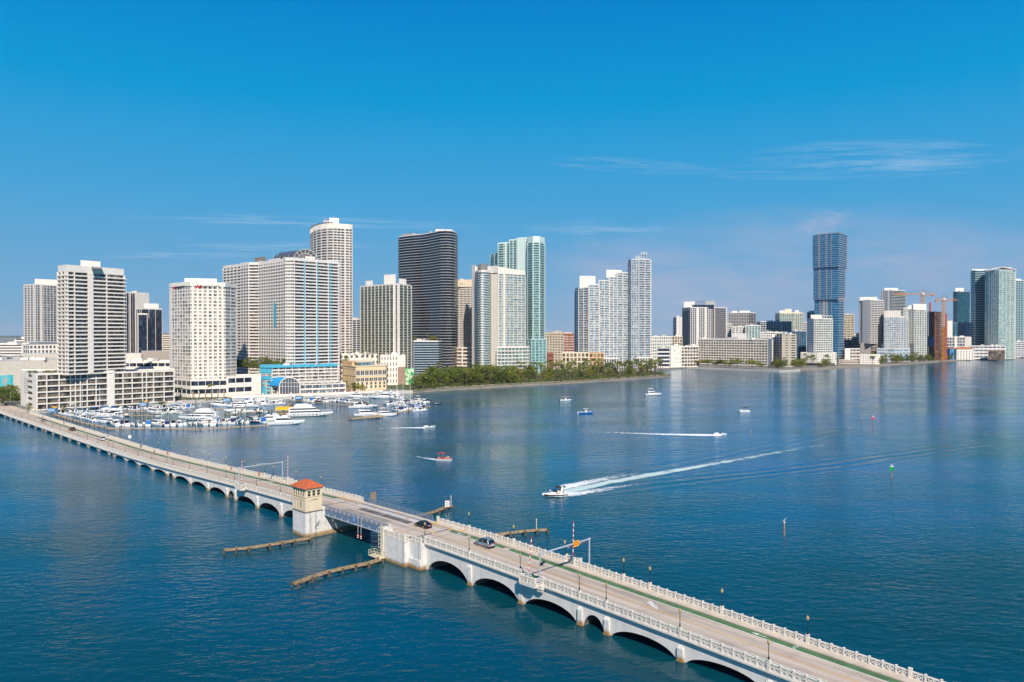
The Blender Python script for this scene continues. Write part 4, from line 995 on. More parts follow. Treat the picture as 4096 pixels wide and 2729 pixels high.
def tower(F, name, label, pts, base, top, nf, edges, wallm, glassm, depth=22, parent=None, ref=0, th=.32, railm=None, parapet=1.2, cat='building', slabm=None, group=None, roofm=None, slabs=True, first=0, z0abs=None):
    """tower with one glazing band and one balcony slab to a storey, piers and blank walls in the wall mesh.
    base: height of foot (m), top: crop row of the roof edge measured at corner ref"""
    poly = front_poly(F, pts, depth); nE = len(poly)
    Y = pts[ref][1]; z1 = ZT(F(0, top)[1], Y); z0 = base
    fh = (z1 - z0) / nf
    E = list(edges) + [edges[-1] if k < 1 else Eg(.03, None) for k in range(nE - len(edges))]
    if len(edges) < len(pts) - 1: E = [edges[min(i, len(edges) - 1)] for i in range(len(pts) - 1)] + [edges[-1], Eg(.03, None), edges[0]]
    else: E = list(edges[:len(pts) - 1]) + [edges[-1], Eg(.03, None), edges[0]]
    t = parent if parent is not None else thing(name, label, cat, (sum(p[0] for p in poly) / nE, sum(p[1] for p in poly) / nE, 0), group=group)
    ox, oy, _ = wloc(t)
    slabm = slabm or wallm; railm = railm or {}
    # glazing bands and balconies share one mesh per tower
    mb = MB(); mb.prism([(x, y) for x, y in poly], 0, fh, 0, top=False); gm = mb.mesh('window_band', glassm, (ox, oy, 0))
    for i in range(nf):
        o = bpy.data.objects.new('window_band', gm); C.objects.link(o); o.parent = t; o.location = (0, 0, z0 + i * fh)
    out = offset(poly, [max(.03, e['ov']) for e in E])
    if slabs:
        mb = MB(); mb.prism(out, -th, 0, 0, True, True)
        inn = offset(poly, [max(.0, e['ov'] - .12) for e in E])
        for i, e in enumerate(E):
            if not e['rail']: continue
            j = (i + 1) % nE; a, b, c, d = out[i], out[j], inn[j], inn[i]; h = e['rh']
            m = 0 if e['rail'] == 'w' else 1
            mb.face([(a[0], a[1], 0), (b[0], b[1], 0), (b[0], b[1], h), (a[0], a[1], h)], m); mb.face([(d[0], d[1], 0), (d[0], d[1], h), (c[0], c[1], h), (c[0], c[1], 0)], m)
            mb.face([(a[0], a[1], h), (b[0], b[1], h), (c[0], c[1], h), (d[0], d[1], h)], m)
        bm_ = mb.mesh('balcony', [slabm, railm.get('g') or slabm], (ox, oy, 0))
        for i in range(first, nf):
            o = bpy.data.objects.new('balcony', bm_); C.objects.link(o); o.parent = t; o.location = (0, 0, z0 + i * fh + .004)
    mb = MB(); any_ = False; bb = MB(); anyb = False
    for i, e in enumerate(E):
        a, b = poly[i], poly[(i + 1) % nE]; l = math.hypot(b[0] - a[0], b[1] - a[1])
        if l < .5: continue
        fins = e['fins']; fd = e['fd'] if e['fd'] is not None else max(.12, e['ov'] + .03)
        ps = [k / fins for k in range(fins + 1)] if isinstance(fins, int) and fins > 0 else (fins if not isinstance(fins, int) else [])
        w = e['fw'] / l / 2
        for p in ps:
            f0, f1 = max(0.0, p - w), min(1.0, p + w)
            edge_box(mb, a, b, f0, f1, -.4, fd, z0 - .02, z1 - .03); any_ = True
        for f0, f1 in e['solid']:
            edge_box(mb, a, b, f0, f1, -.6, max(fd, e['ov']) + .09, z0 - .02, z1 + .02); any_ = True
        for p in e['blue']:
            edge_box(bb, a, b, p - .35 / l, p + .35 / l, -.4, max(fd, e['ov']) + .12, z0, z1); anyb = True
    if any_: mb.build('wall', wallm, t)
    if anyb: bb.build('colour_strip', STRIPM, t)
    # roof plate and parapet
    mb = MB(); pout = offset(poly, [max(.05, e['ov'] * .5) + .05 for e in E]); mb.prism(pout, z1 - .3, z1 + .05, 0, True, True, 1)
    if parapet:
        pin = offset(poly, [max(.05, e['ov'] * .5) - .3 for e in E])
        for i in range(nE):
            j = (i + 1) % nE; a, b, c, d = pout[i], pout[j], pin[j], pin[i]; h0, h1 = z1 + .05, z1 + parapet
            mb.face([(a[0], a[1], h0), (b[0], b[1], h0), (b[0], b[1], h1), (a[0], a[1], h1)]); mb.face([(d[0], d[1], h0), (d[0], d[1], h1), (c[0], c[1], h1), (c[0], c[1], h0)]); mb.face([(a[0], a[1], h1), (b[0], b[1], h1), (c[0], c[1], h1), (d[0], d[1], h1)])
    mb.build('roof', [roofm or wallm, ROOFM], t)
    if parent is None and depth >= 18: clutter(t, poly, z1, 4, int(z1 * 7 + poly[0][0]))
    return t, poly, z0, z1, fh
def roofbox(F, t, x0, x1, Y, depth, z0, top, m, name='penthouse', skew=0.0, extras=True):
    a, b = XY(F(x0)[0], Y), XY(F(x1)[0], Y + skew); z1 = ZT(F(0, top)[1], Y)
    ka, kb = 1 + depth / math.hypot(*a), 1 + depth / math.hypot(*b)
    mb = MB(); mb.prism([a, b, (b[0] * kb, b[1] * kb), (a[0] * ka, a[1] * ka)], z0 - .1, z1)
    o = mb.build(name, m, t)
    return o
STRIPM = plain('turquoise_strip', (.06, .40, .56), .6)
GL_DARK = glass('glass_dark_bronze', (.035, .030, .028), (.33, .27, .21), (.05, .045, .04), 1.5, 3.2, lightshare=.34)
GL_BLUE = glass('glass_slate_blue', (.03, .045, .07), (.24, .30, .36), (.5, .5, .5), 1.5, 3.2, lightshare=.25)
GL_PALE = glass('glass_pale_curtain', (.06, .065, .07), (.50, .47, .43), (.6, .58, .55), 1.3, 3.2, lightshare=.45)
GL_NAVY = glass('glass_navy', (.008, .014, .032), (.06, .085, .13), (.03, .04, .06), 1.4, 3.2, lightshare=.2, rough=.08)
GL_TEAL = glass('glass_teal', (.03, .10, .12), (.28, .42, .44), (.6, .68, .66), 1.4, 3.2, lightshare=.3)
GL_DTEAL = glass('glass_deep_teal', (.006, .055, .095), (.05, .17, .24), (.02, .07, .1), 1.6, 3.2, lightshare=.2, rough=.08)
GL_SKY = glass('glass_sky_blue', (.05, .15, .26), (.40, .52, .60), (.65, .68, .7), 1.5, 3.2, lightshare=.35)
GL_ELY = glass('glass_cobalt', (.0, .105, .25), (.01, .24, .42), (.02, .09, .16), 2.2, 4.2, lightshare=.3, rough=.08)
GL_GRN = glass('glass_olive', (.022, .034, .024), (.18, .20, .14), (.22, .24, .18), 1.4, 3.2, lightshare=.3)
GL_GT = glass('glass_sea_green', (.10, .19, .17), (.46, .55, .47), (.7, .75, .7), 1.4, 3.2, lightshare=.4)
GL_COLR = glass('glass_balcony_mixed', (.10, .20, .24), (.62, .58, .46), (.85, .84, .82), 1.5, 3.2, lightshare=.4)
GL_BEI = glass('glass_beige', (.08, .065, .05), (.45, .36, .26), (.6, .5, .38), 1.5, 3.2, lightshare=.4)
RG_TEAL = plain('rail_glass_teal', (.34, .60, .62), .15, .15, .4, 0, .7)
RG_BLUE = plain('rail_glass_blue', (.22, .42, .58), .15, .2, .4, 0, .7)
RG_DARK = plain('rail_glass_dark', (.035, .05, .08), .12, .3, .4, 0, .7)
RG_GRN = plain('rail_glass_green', (.26, .36, .22), .2, .3, .4, 0, .6)
RG_MIX = plain('rail_glass_pale', (.52, .66, .70), .2, .4, 1.2, 0, .6)

# 1 far left slate tower
T, P, a_, z1, fh = tower(Z1, 'apartment_tower', 'slate blue tower with pale pier, leftmost tower behind the cream condominium', [(174, 965), (238, 950), (436, 985)], ZT(Z1(0, 918)[1], 950), 522, 24, [Eg(1.1, 'w', .5, 3), Eg(.8, 'w', .25, 9, .3, solid=[(.0, .05), (.2, .28)])], WHITE2, GL_BLUE, 20, ref=1)
roofbox(Z1, T, 245, 405, 965, 14, z1, 480, WHITE, skew=18)
tower(Z1, '', '', [(163, 955), (205, 938), (445, 962)], 2, 945, 6, [Eg(.2, 'w', 1.6, 3, 1.5), Eg(.2, 'w', 1.6, 9, 1.6)], WHITE, GL_BLUE, 30, parent=T, ref=1)
# 2 cream condominium with long podium
zc = ZT(Z1(0, 1148)[1], 478)
CW = WHITE
T, P, a_, z1, fh = tower(Z1, 'condominium_tower', 'tall white balcony tower standing on the long podium block beside the bridge landing', [(418, 486), (470, 478), (862, 510)], zc, 428, 26, [Eg(1.5, 'w', .7, 2, .4), Eg(1.0, 'w', .55, [.0, .115, .35, .43, .68], .5, solid=[(.35, .425)])], CW, GL_DARK, 24, ref=1, parapet=0)
mb = MB(); pp = offset(P, [.9, .6, .4, .1, .9]); mb.prism(pp, z1 + .06, z1 + 4.2, 0); mb.build('parapet', CW, T)
roofbox(Z1, T, 565, 703, 492, 12, z1 + 4.1, 350, CW, skew=10); roofbox(Z1, T, 640, 712, 486, 5, z1 + 4.1, 405, GREY, skew=6)
mb = MB()
a, b = P[1], P[2]
for i in range(26):
    edge_box(mb, a, b, .705, 1.03, .9, 1.9, a_ + i * fh - .3, a_ + i * fh + .35)
mb.build('balcony', CW, T)
zt_ = ZT(Z1(0, 1150)[1], 470)
T2, P2, *_ = tower(Z1, '', '', [(145, 503), (255, 470), (745, 500)], 2, 1150, 6, [Eg(.15, 'w', 1.6, 0, solid=[(0, .45), (.75, 1)]), Eg(.9, 'w', .55, [0, .13, .30, .46, .53, .6, .7, .83, 1], .5)], CW, GL_DARK, 26, parent=T, ref=1, parapet=.9)
tower(Z1, '', '', [(793, 503), (1207, 531)], 2, 1138, 6, [Eg(.9, 'w', .55, [0, .14, .29, .46, .53, .65, .83, 1], .5)], CW, GL_DARK, 26, parent=T, ref=0, parapet=.9)
mb = MB(); a, b = XY(Z1(745)[0], 499), XY(Z1(793)[0], 502); mb.prism([a, b, (b[0] - 1, b[1] + 10), (a[0] - 1, a[1] + 10)], 1.5, ZT(Z1(0, 1118)[1], 500)); mb.build('stair_wall', CW, T)
mb = MB()
for r_ in range(7):
    for k in range(3):
        edge_box(mb, P2[0], P2[1], .27 + k * .075, .31 + k * .075, .2, .27, 11 + r_ * 1.5, 11.8 + r_ * 1.5)
mb.build('vent_grid', plain('vent_dark', (.05, .05, .05), .8), T)
for k in range(7):
    mb = MB(); edge_box(mb, P2[1], P2[2], .02 + k * .14, .1 + k * .14, -2.2, -.7, zt_, zt_ + .7); mb.build('planter', plain('planter_clay', (.4, .3, .22), .8), T)
# 3 white slab and dark glass tower behind
T, P, a_, z1, fh = tower(Z1, 'office_slab', 'plain white slab tower with narrow dark glass strips behind the cream condominium', [(868, 820), (1040, 850)], 2, 577, 30, [Eg(.1, None, 0, 12, .3, solid=[(0, .02), (.2, .24), (.43, 1)])], WHITE, GL_NAVY, 26, slabs=False)
T, P, a_, z1, fh = tower(Z1, 'glass_tower', 'stepped dark glass tower with white framing in front of the plain white slab', [(945, 790), (985, 782), (1130, 803)], 2, 690, 26, [Eg(.1, None, 0, 3, .5, solid=[(0, .14)]), Eg(.12, 'w', .1, [0, .36, .68, 1], .45)], WHITE, GL_NAVY, 22, ref=1, slabm=DKGREY, th=.12)
tower(Z1, '', '', [(962, 774), (1028, 779)], 2, 728, 24, [Eg(.1, None, 0, [0, 1], .8)], WHITE, GL_NAVY, 10, parent=T, slabs=False)
roofbox(Z1, T, 1003, 1106, 798, 12, z1, 652, WHITE, skew=8)
# 4 hotel with red and black rooftop sign
zp = ZT(Z1(0, 1192)[1], 573)
T, P, a_, z1, fh = tower(Z1, 'hotel_tower', 'white hotel tower with angled faces and black lettering along its roof edge', [(1183, 594), (1200, 590), (1330, 573), (1570, 585), (1645, 601)], zp, 530, 27,
    [Eg(.1, None, 0, solid=[(0, 1)]), Eg(.22, 'w', .35, 7, .3), Eg(.3, 'w', .75, [.06, .2, .34, .49, .63, .78, .92], 1.5, .62), Eg(.2, 'w', .7, 2, .4)], WHITE, GL_PALE, 22, ref=2, parapet=0)
pp = offset(P, [.4, .5, .65, .4, .3, .1, .3]); zr = ZT(Z1(0, 500)[1], 573); mb = MB(); mb.prism(pp, z1 + .06, zr); mb.build('parapet', WHITE, T)
roofbox(Z1, T, 1288, 1512, 588, 14, zr, 476, WHITE, skew=6)
def lettering(txt, a, b, f, o, z, size, m, parent, name='sign_lettering'):
    l = math.hypot(b[0] - a[0], b[1] - a[1]); dx, dy = (b[0] - a[0]) / l, (b[1] - a[1]) / l; nx, ny = dy, -dx
    cu = bpy.data.curves.new(name, 'FONT'); cu.body = txt; cu.size = size; cu.extrude = .08; cu.materials.append(m)
    tmp = bpy.data.objects.new('tmp', cu); C.objects.link(tmp); bpy.context.view_layer.update(); me = bpy.data.meshes.new_from_object(tmp.evaluated_get(bpy.context.evaluated_depsgraph_get())); bpy.data.objects.remove(tmp); me.name = name
    ob = bpy.data.objects.new(name, me); C.objects.link(ob); w = wloc(parent); ob.parent = parent
    ob.location = (a[0] + dx * f * l + nx * o - w[0], a[1] + dy * f * l + ny * o - w[1], z); ob.rotation_euler = (pi / 2, 0, atan2(dy, dx)); return ob
BLK_ = plain('black_sign_letters', (.02, .02, .022), .5); REDL = plain('red_logo', (.55, .02, .04), .5)
def logo(a, b, f, o, z, h, parent):
    mb = MB(); l = math.hypot(b[0] - a[0], b[1] - a[1])
    for k in (0, .8):
        c = f + k * h / l
        for (f0, f1, g0, g1) in ((0, .45, 0, 1), (.45, .9, 1, 0)):
            for s_ in range(4):
                x0 = c + (f0 + (f1 - f0) * s_ / 4) * h * .8 / l; zz = z + h * (g0 + (g1 - g0) * (s_ + .5) / 4) * .75
                edge_box(mb, a, b, x0, x0 + .3 * h / l, o, o + .1, zz - .12 * h, zz + .28 * h)
    mb.build('sign_logo', REDL, parent)
lettering('MARRIOTT', P[2], P[3], .26, .75, zr - 4.6, 2.9, BLK_, T); logo(P[2], P[3], .145, .66, zr - 4.9, 2.6, T)
lettering('MARRIOTT', P[1], P[2], .27, .62, zr - 4.6, 2.6, BLK_, T); logo(P[1], P[2], .13, .52, zr - 4.9, 2.4, T)
tower(Z1, '', '', [(1207, 585), (1330, 566), (1580, 576), (1650, 578)], 2, 1192, 2, [Eg(.3, 'w', 2.4, 4, .3), Eg(.3, 'w', 2.4, 5, .3), Eg(.3, 'w', 2.4, 2, .3)], WHITE, GL_NAVY, 30, parent=T, ref=1)
tower(Z1, '', '', [(1580, 572), (1816, 590)], 2, 1172, 2, [Eg(.3, 'w', 3.2, [0, .03, .25, .5], .5, solid=[(.72, 1)])], WHITE, GL_NAVY, 26, parent=T)
mb = MB(); COLB = plain('bronze_column', (.45, .32, .2), .7)
for k in range(7):
    edge_box(mb, XY(Z1(1330)[0], 565), XY(Z1(1600)[0], 576), .03 + k * .16, .055 + k * .16, .2, .9, 1.6, 6.5)
mb.build('column', COLB, T)
# 5 big double slab with turquoise strips
gz0 = 2
gp = [(168, 706), (290, 681), (345, 668), (415, 667), (480, 655), (585, 635), (598, 627), (645, 626), (966, 660)]
T, P, a_, z1, fh = tower(Z2, 'apartment_slab', 'huge white apartment slab with turquoise vertical strips above the turquoise podium', gp, gz0, 350, 40,
    [Eg(1.0, 'w', .85, 5, .4), Eg(1.0, 'w', .85, 3, .4), Eg(.9, 'w', .85, 1, .4), Eg(1, 'w', .85, 4, .4), Eg(1, 'w', .85, 6, .4), Eg(.35, 'w', 1.0, 1, .3), Eg(.35, 'w', 1.0, 4, .25), Eg(1.1, 'w', .8, [.03, .25, .5, .76, .985], .5, blue=[.235, .52, .81])], WHITE2, GL_DARK, 24, ref=7, parapet=2.2)
for x0, x1, Y, tp, sk, m in ((170, 285, 712, 388, -18, WHITE2), (285, 345, 690, 370, -10, WHITE2), (480, 560, 662, 345, -14, WHITE2), (585, 690, 640, 330, 6, WHITE2), (735, 805, 650, 322, 6, WHITE2)):
    roofbox(Z2, T, x0, x1, Y, 10, z1, tp, m, skew=sk)
roofbox(Z2, T, 385, 460, 680, 10, z1, 333, plain('brown_roof_box', (.24, .19, .16), .8), skew=-10); roofbox(Z2, T, 535, 612, 665, 10, z1, 322, DKGREY, skew=-6)
mb = MB(); c0 = XY(Z2(735)[0], 665); r_ = 11.0; zb = z1 + 3
for k in range(10):
    t0, t1 = pi * k / 10, pi * (k + 1) / 10
    A = [(c0[0] + r_ * cos(t), c0[1] + (0), zb + r_ * sin(t) * .95) for t in (t0, t1)]; B = [(x - 26, y + 24, z) for x, y, z in A]
    mb.face([A[0], A[1], B[1], B[0]]); mb.face([A[0], A[1], (c0[0], c0[1], zb)])
mb.build('vault_roof', plain('dark_vault_glazing', (.09, .09, .10), .3), T)
mb = MB()
for k in range(9):
    t = pi * k / 8; mb.tube((c0[0], c0[1] - .1, zb), (c0[0] + r_ * cos(t), c0[1] - .1, zb + r_ * sin(t) * .95), .16, .16, 4)
for k in range(10):
    t0, t1 = pi * k / 10, pi * (k + 1) / 10
    for q in (1.0, .66): mb.tube((c0[0] + q * r_ * cos(t0), c0[1] - .1, zb + q * r_ * sin(t0) * .95), (c0[0] + q * r_ * cos(t1), c0[1] - .1, zb + q * r_ * sin(t1) * .95), .2, .2, 4)
mb.build('vault_rib', WHITE2, T)
for x, Y, tp in ((513, 680, 270), (545, 672, 285), (620, 660, 308)):
    p = XY(Z2(x)[0], Y); mb = MB(); mb.tube((p[0], p[1], z1), (p[0], p[1], ZT(Z2(0, tp)[1], Y)), .25, .12, 6); mb.build('antenna', STEEL, T)
mb = MB(); edge_box(mb, P[4], P[5], .42, .55, .9, 1.2, ZT(Z2(0, 820)[1], 660), ZT(Z2(0, 655)[1], 660)); mb.build('colour_strip', STRIPM, T)
TURQ = plain('turquoise_wall', (.07, .42, .58), .6)
T, P, a_, z1, fh = tower(Z2, 'podium_block', 'low turquoise and white balcony block at the foot of the apartment slab', [(425, 596), (500, 592), (955, 622)], 2, 1095, 8, [Eg(.6, 'g', .9, 2, .5), Eg(1.0, 'w', .55, 10, .35)], WHITE, GL_PALE, 26, ref=1, railm={'g': TURQ}, roofm=TURQ, parapet=.8)
mb = MB(); pp = offset(P, [1.3, 1.3, .6, .1, 1.0]); mb.prism(pp, z1 - .6, z1 + .7); mb.build('fascia', TURQ, T)
mb = MB(); edge_box(mb, P[0], P[1], -.02, 1.02, .7, 1.1, z1 - 10, z1 - 7.2); edge_box(mb, P[0], P[1], -.02, 1.02, .7, 1.1, z1 - 4.5, z1 - 1.3); edge_box(mb, P[0], P[1], -.02, .5, .7, 1.2, 1.6, 8.5); mb.build('turquoise_panel', TURQ, T)
mb = MB(); edge_box(mb, P[1], P[2], .0, 1.0, .2, 1.3, 9.2, 11.6); mb.build('wall', WHITE, T)
AT = thing('atrium_pavilion', 'white glazed waterfront pavilion with barrel vaulted entrance before the turquoise block', 'pavilion', (*XY(Z2(800)[0], 595), 0))
T, P, a_, z1, fh = tower(Z2, '', '', [(640, 586), (1012, 606)], 2, 1222, 2, [Eg(.5, 'w', 1.0, 8, .3)], WHITE, GL_BLUE, 10, parent=AT, parapet=.5)
tower(Z2, '', '', [(540, 590), (600, 590)], 2, 1215, 2, [Eg(.5, 'w', 1.0, 2, .4)], WHITE, GL_BLUE, 10, parent=AT)
mb = MB(); e0, e1 = P[0], P[1]
for k in range(8):
    edge_box(mb, e0, e1, .02 + k * .12, .12 + k * .12, -9, -.2, z1 + .8 + 1.1 * sin(pi * ((k % 4) + .5) / 4), z1 + 1.0 + 1.1 * sin(pi * ((k % 4) + .5) / 4))
mb.build('canopy', plain('glazed_canopy', (.60, .62, .62), .3), AT)
c0 = XY(Z2(625)[0], 583); r_ = 8.0; mb = MB(); fr = MB(); zb = 9.0
for k in range(12):
    t0, t1 = pi * k / 12, pi * (k + 1) / 12
    A = [(c0[0] + r_ * cos(t), c0[1], zb + r_ * .85 * sin(t)) for t in (t0, t1)]; B = [(x - 11, y + 9, z) for x, y, z in A]
    mb.face([A[0], A[1], B[1], B[0]]); fr.tube(A[0], A[1], .4, .4, 5)
mb.build('barrel_vault', plain('bright_blue_roof', (.02, .30, .62), .5), AT)
gl_ = MB(); gl_.face([(c0[0] + r_ * cos(pi * k / 12), c0[1] + .2, zb + r_ * .85 * sin(pi * k / 12)) for k in range(13)]); gl_.box(c0[0] - r_, c0[0] + r_, c0[1] + .1, c0[1] + .3, 2.5, 9); gl_.build('arched_window', plain('arch_glass', (.10, .12, .15), .15), AT)
for k in range(1, 7): x = c0[0] - r_ + k * r_ * 2 / 7; fr.tube((x, c0[1], 2), (x, c0[1], zb + r_ * .85 * sqrt(max(0, 1 - ((x - c0[0]) / r_) ** 2))), .13, .13, 4)
for zz in (zb, zb + 2.8): w_ = r_ * sqrt(1 - ((zz - zb) / (r_ * .85)) ** 2); fr.tube((c0[0] - w_, c0[1], zz), (c0[0] + w_, c0[1], zz), .15, .15, 4)
for sx in (-1, 1): fr.box(c0[0] + sx * r_ - .4, c0[0] + sx * r_ + .4, c0[1] - .5, c0[1] + .5, 1.6, 9.2)
fr.build('arch_frame', WHITE, AT)
# 6 cylindrical tower
cyl = [(775, 856), (781, 842), (795, 830), (818, 820), (850, 812), (890, 807), (930, 806), (1008, 812), (1040, 814), (1060, 817)]
T, P, a_, z1, fh = tower(Z2, 'round_tower', 'tall white tower with rounded crown, the highest tower left of centre', cyl, 2, 128, 56, [Eg(.9, 'w', .75, 1, .4)] * 6 + [Eg(.9, 'w', .75, 3, .5), Eg(.7, 'w', .9, 1, .5, solid=[(0, .25)]), Eg(.7, 'w', .9, 1, .5)], WHITE2, GL_DARK, 26, ref=6, parapet=0)
zr = ZT(Z2(0, 93)[1], 806); mb = MB(); mb.prism(offset(P, [.7] * len(P)), z1 + .06, zr); mb.build('parapet', WHITE, T)
mb = MB()
for i in range(6):
    for f in (.25, .75): edge_box(mb, P[i], P[i + 1], f - .1, f + .1, .75, 1.3, z1 - 1, zr - 1.2)
mb.build('crown_pier', WHITE, T)
mb = MB()
for i in range(6): edge_box(mb, P[i], P[i + 1], .06, .44, -.6, .8, zr + .02, zr + 1.1); edge_box(mb, P[i], P[i + 1], .56, .94, -.6, .8, zr + .02, zr + 1.1)
mb.build('louvre', DKGREY, T)
roofbox(Z2, T, 903, 970, 822, 10, zr, 54, WHITE, skew=4); roofbox(Z2, T, 862, 900, 822, 4, zr, 72, GREY)
for x, tp in ((868, 52), (882, 58), (938, 38)):
    p = XY(Z2(x)[0], 826); mb = MB(); mb.tube((p[0], p[1], zr), (p[0], p[1], ZT(Z2(0, tp)[1], 826)), .35, .2, 5); mb.build('antenna', STEEL, T)
# 7
tower(Z2, 'apartment_block', 'small pale balcony block in the gap between round tower and olive tower', [(1062, 1030), (1123, 1020)], 2, 768, 22, [Eg(1.0, 'w', .7, 2, .6)], WHITE2, GL_NAVY, 20)
# 8 olive balconies
T, P, a_, z1, fh = tower(Z2, 'apartment_tower', 'pale tower with olive green balconies in front of the black curved tower', [(1123, 762), (1352, 727), (1386, 724), (1470, 748)], 2, 522, 36, [Eg(1.0, 'g', .5, 9, .25), Eg(.1, None, 0, 0, solid=[(0, .35), (.65, 1)]), Eg(1.0, 'g', .5, 3, .5)], WHITE2, GL_GRN, 22, ref=1, railm={'g': RG_GRN}, th=.25)
roofbox(Z2, T, 1155, 1205, 770, 8, z1, 495, WHITE, skew=-6); roofbox(Z2, T, 1283, 1364, 742, 10, z1, 452, WHITE, skew=-6); roofbox(Z2, T, 1386, 1438, 728, 10, z1, 479, WHITE, skew=8)
# 9 black curved tower
dk = [(-4, 945), (50, 936), (110, 928), (170, 922), (230, 911), (290, 897), (325, 889), (360, 887), (400, 890), (428, 899), (445, 912)]
T, P, a_, z1, fh = tower(Z3, 'curved_tower', 'tall black glass tower with wavy front and thin white floor edges', dk, 2, 126, 52, [Eg(1.4, 'g', .75, 0)] * 10, WHITE2, GL_NAVY, 24, ref=6, railm={'g': RG_DARK}, th=.34, parapet=.8)
roofbox(Z3, T, 280, 412, 902, 12, z1, 112, WHITE2, skew=4)
roofbox(Z3, T, 20, 120, 948, 8, z1, 152, WHITE2, skew=-6)
mb = MB(); edge_box(mb, P[0], P[1], .3, 1.9, -3, -1, z1, z1 + 3.2); mb.build('roof_unit', GREY, T)
T, P, a_, z1, fh = tower(Z3, 'glass_annexe', 'low blue glass block with rooftop palms at the foot of the black tower', [(82, 895), (110, 862), (298, 868), (325, 882)], 2, 994, 14, [Eg(.2, None, 0, 0, solid=[(0, 1)]), Eg(.9, 'g', .6, 0), Eg(.9, 'g', .6, 0)], WHITE2, GL_NAVY, 24, ref=1, railm={'g': RG_BLUE})
# 10 beige balcony tower
T, P, a_, z1, fh = tower(Z3, 'apartment_tower', 'beige balcony tower squeezed between the black tower and the white drum tower', [(440, 938), (582, 930)], ZT(Z3(0, 1045)[1], 910), 566, 34, [Eg(1.1, 'g', .7, 5, .5)], BEIGE, GL_BEI, 20, railm={'g': GL_COLR}, th=.3)
roofbox(Z3, T, 446, 576, 934, 12, z1, 508, CREAM, skew=-4); roofbox(Z3, T, 470, 500, 932, 6, z1 + 4, 500, CREAM)
tower(Z3, '', '', [(440, 908), (588, 898)], 2, 1045, 7, [Eg(.4, 'w', 1.3, 3, 1.4)], WHITE, GL_DARK, 24, parent=T)
# 11 white tower with drum
T, P, a_, z1, fh = tower(Z3, 'drum_tower', 'white tower with rounded glazed corner drum and broad blank wall', [(712, 858), (765, 850), (980, 870)], 2, 462, 42, [Eg(.2, None, 0, 0, solid=[(0, 1)]), Eg(1.0, 'g', .75, 7, .35, solid=[(0, .03), (.19, .25)])], WHITE, GL_COLR, 22, ref=1, railm={'g': RG_MIX}, th=.3, parapet=0)
tower(Z3, '', '', [(565, 866), (592, 860)], 2, 405, 46, [Eg(.1, None, 0, 0, solid=[(0, 1)])], WHITE, GL_COLR, 22, parent=T, slabs=False)
drum = [(592, 862), (600, 851), (618, 843), (640, 839), (664, 839), (686, 843), (704, 850), (712, 858)]
_, Pd, _, zd, _ = tower(Z3, '', '', drum, 2, 447, 43, [Eg(.8, 'g', .75, 0)] * 7, WHITE, GL_TEAL, 12, parent=T, ref=3, railm={'g': RG_MIX}, parapet=2.2)
# dark plant drum and sloping parapet
zw = ZT(Z3(0, 402)[1], 858)
mb = MB(); mb.prism([P[0], P[1], (P[1][0], P[1][1] + 20), (Pd[0][0], Pd[0][1] + 20), Pd[0], (Pd[0][0] + 4, Pd[0][1] + 4)], zd, zw); mb.build('wall', WHITE, T)
a, b = P[1], P[2]; zl, zr_ = ZT(Z3(0, 405)[1], 850), ZT(Z3(0, 440)[1], 870); n0 = (-(b[1] - a[1]) * .0, 0)
mb = MB(); o1 = (0, -1.1); mb.hexa([(a[0], a[1] - 1.1, z1 + .02), (b[0], b[1] - 1.1, z1 + .02), (b[0] - 1, b[1] + 18, z1 + .02), (a[0] - 1, a[1] + 18, z1 + .02), (a[0], a[1] - 1.1, zl), (b[0], b[1] - 1.1, zr_), (b[0] - 1, b[1] + 18, zr_), (a[0] - 1, a[1] + 18, zl)]); mb.build('parapet', WHITE, T)
c0 = XY(Z3(651)[0], 862); mb = MB(); zt_ = ZT(Z3(0, 385)[1], 862); mb.lathe([(5.3, zd), (5.3, zt_), (0, zt_)], (c0[0], c0[1], 0), 18)
for k in range(18): t = 2 * pi * k / 18; mb.tube((c0[0] + 5.4 * cos(t), c0[1] + 5.4 * sin(t), zd), (c0[0] + 5.4 * cos(t), c0[1] + 5.4 * sin(t), zt_), .3, .3, 4)
mb.build('plant_drum', plain('louvred_drum', (.22, .22, .23), .6, .2), T)
mb = MB()
rm = concrete('seashell_panel', (.85, .83, .78), amount=.1)
for i in range(42):
    zz = 2 + i * (zd - 2) / 43; mb.prism([(c0[0] - 1.7, c0[1] - 24.2), (c0[0] + 1.7, c0[1] - 24.2), (c0[0] + 1.2, c0[1] - 20), (c0[0] - 1.2, c0[1] - 20)], zz + .1, zz + 1.5)
mb.build('balcony_panel', rm, T)
tower(Z3, '', '', [(763, 846), (985, 862), (1012, 868)], 2, 1042, 8, [Eg(.8, 'w', .9, 8, .45), Eg(.3, 'w', 1.2, 2, .4)], WHITE, GL_TEAL, 26, parent=T)
# 12 mint stepped tower
mint = [([(712, 990), (775, 965)], 302, [Eg(1.0, 'g', .6, 2, .8)]), ([(772, 962), (862, 955)], 222, [Eg(1.1, 'g', .6, 2, .5, solid=[(.6, .74)])]), ([(860, 951), (917, 946)], 198, [Eg(1.0, 'g', .6, 2, .8)]), ([(915, 943), (1003, 936)], 184, [Eg(.25, 'w', 1.3, 5, 2.2)]), ([(1003, 930), (1045, 921), (1090, 922), (1130, 938)], 216, [Eg(1.4, 'g', .6, 1, .6), Eg(1.5, 'g', .6, 1, .6), Eg(1.3, 'g', .6, 1, .6)])]
T = thing('mint_tower', 'pale mint green stepped tower rising behind the white drum tower', 'building', (*XY(Z3(950)[0], 945), 0))
for pts, tp, ed in mint: r = tower(Z3, '', '', pts, 2, tp, 54, ed, MINT, GL_TEAL, 24, parent=T, ref=min(1, len(pts) - 1), railm={'g': RG_TEAL}, th=.3, parapet=1.5)
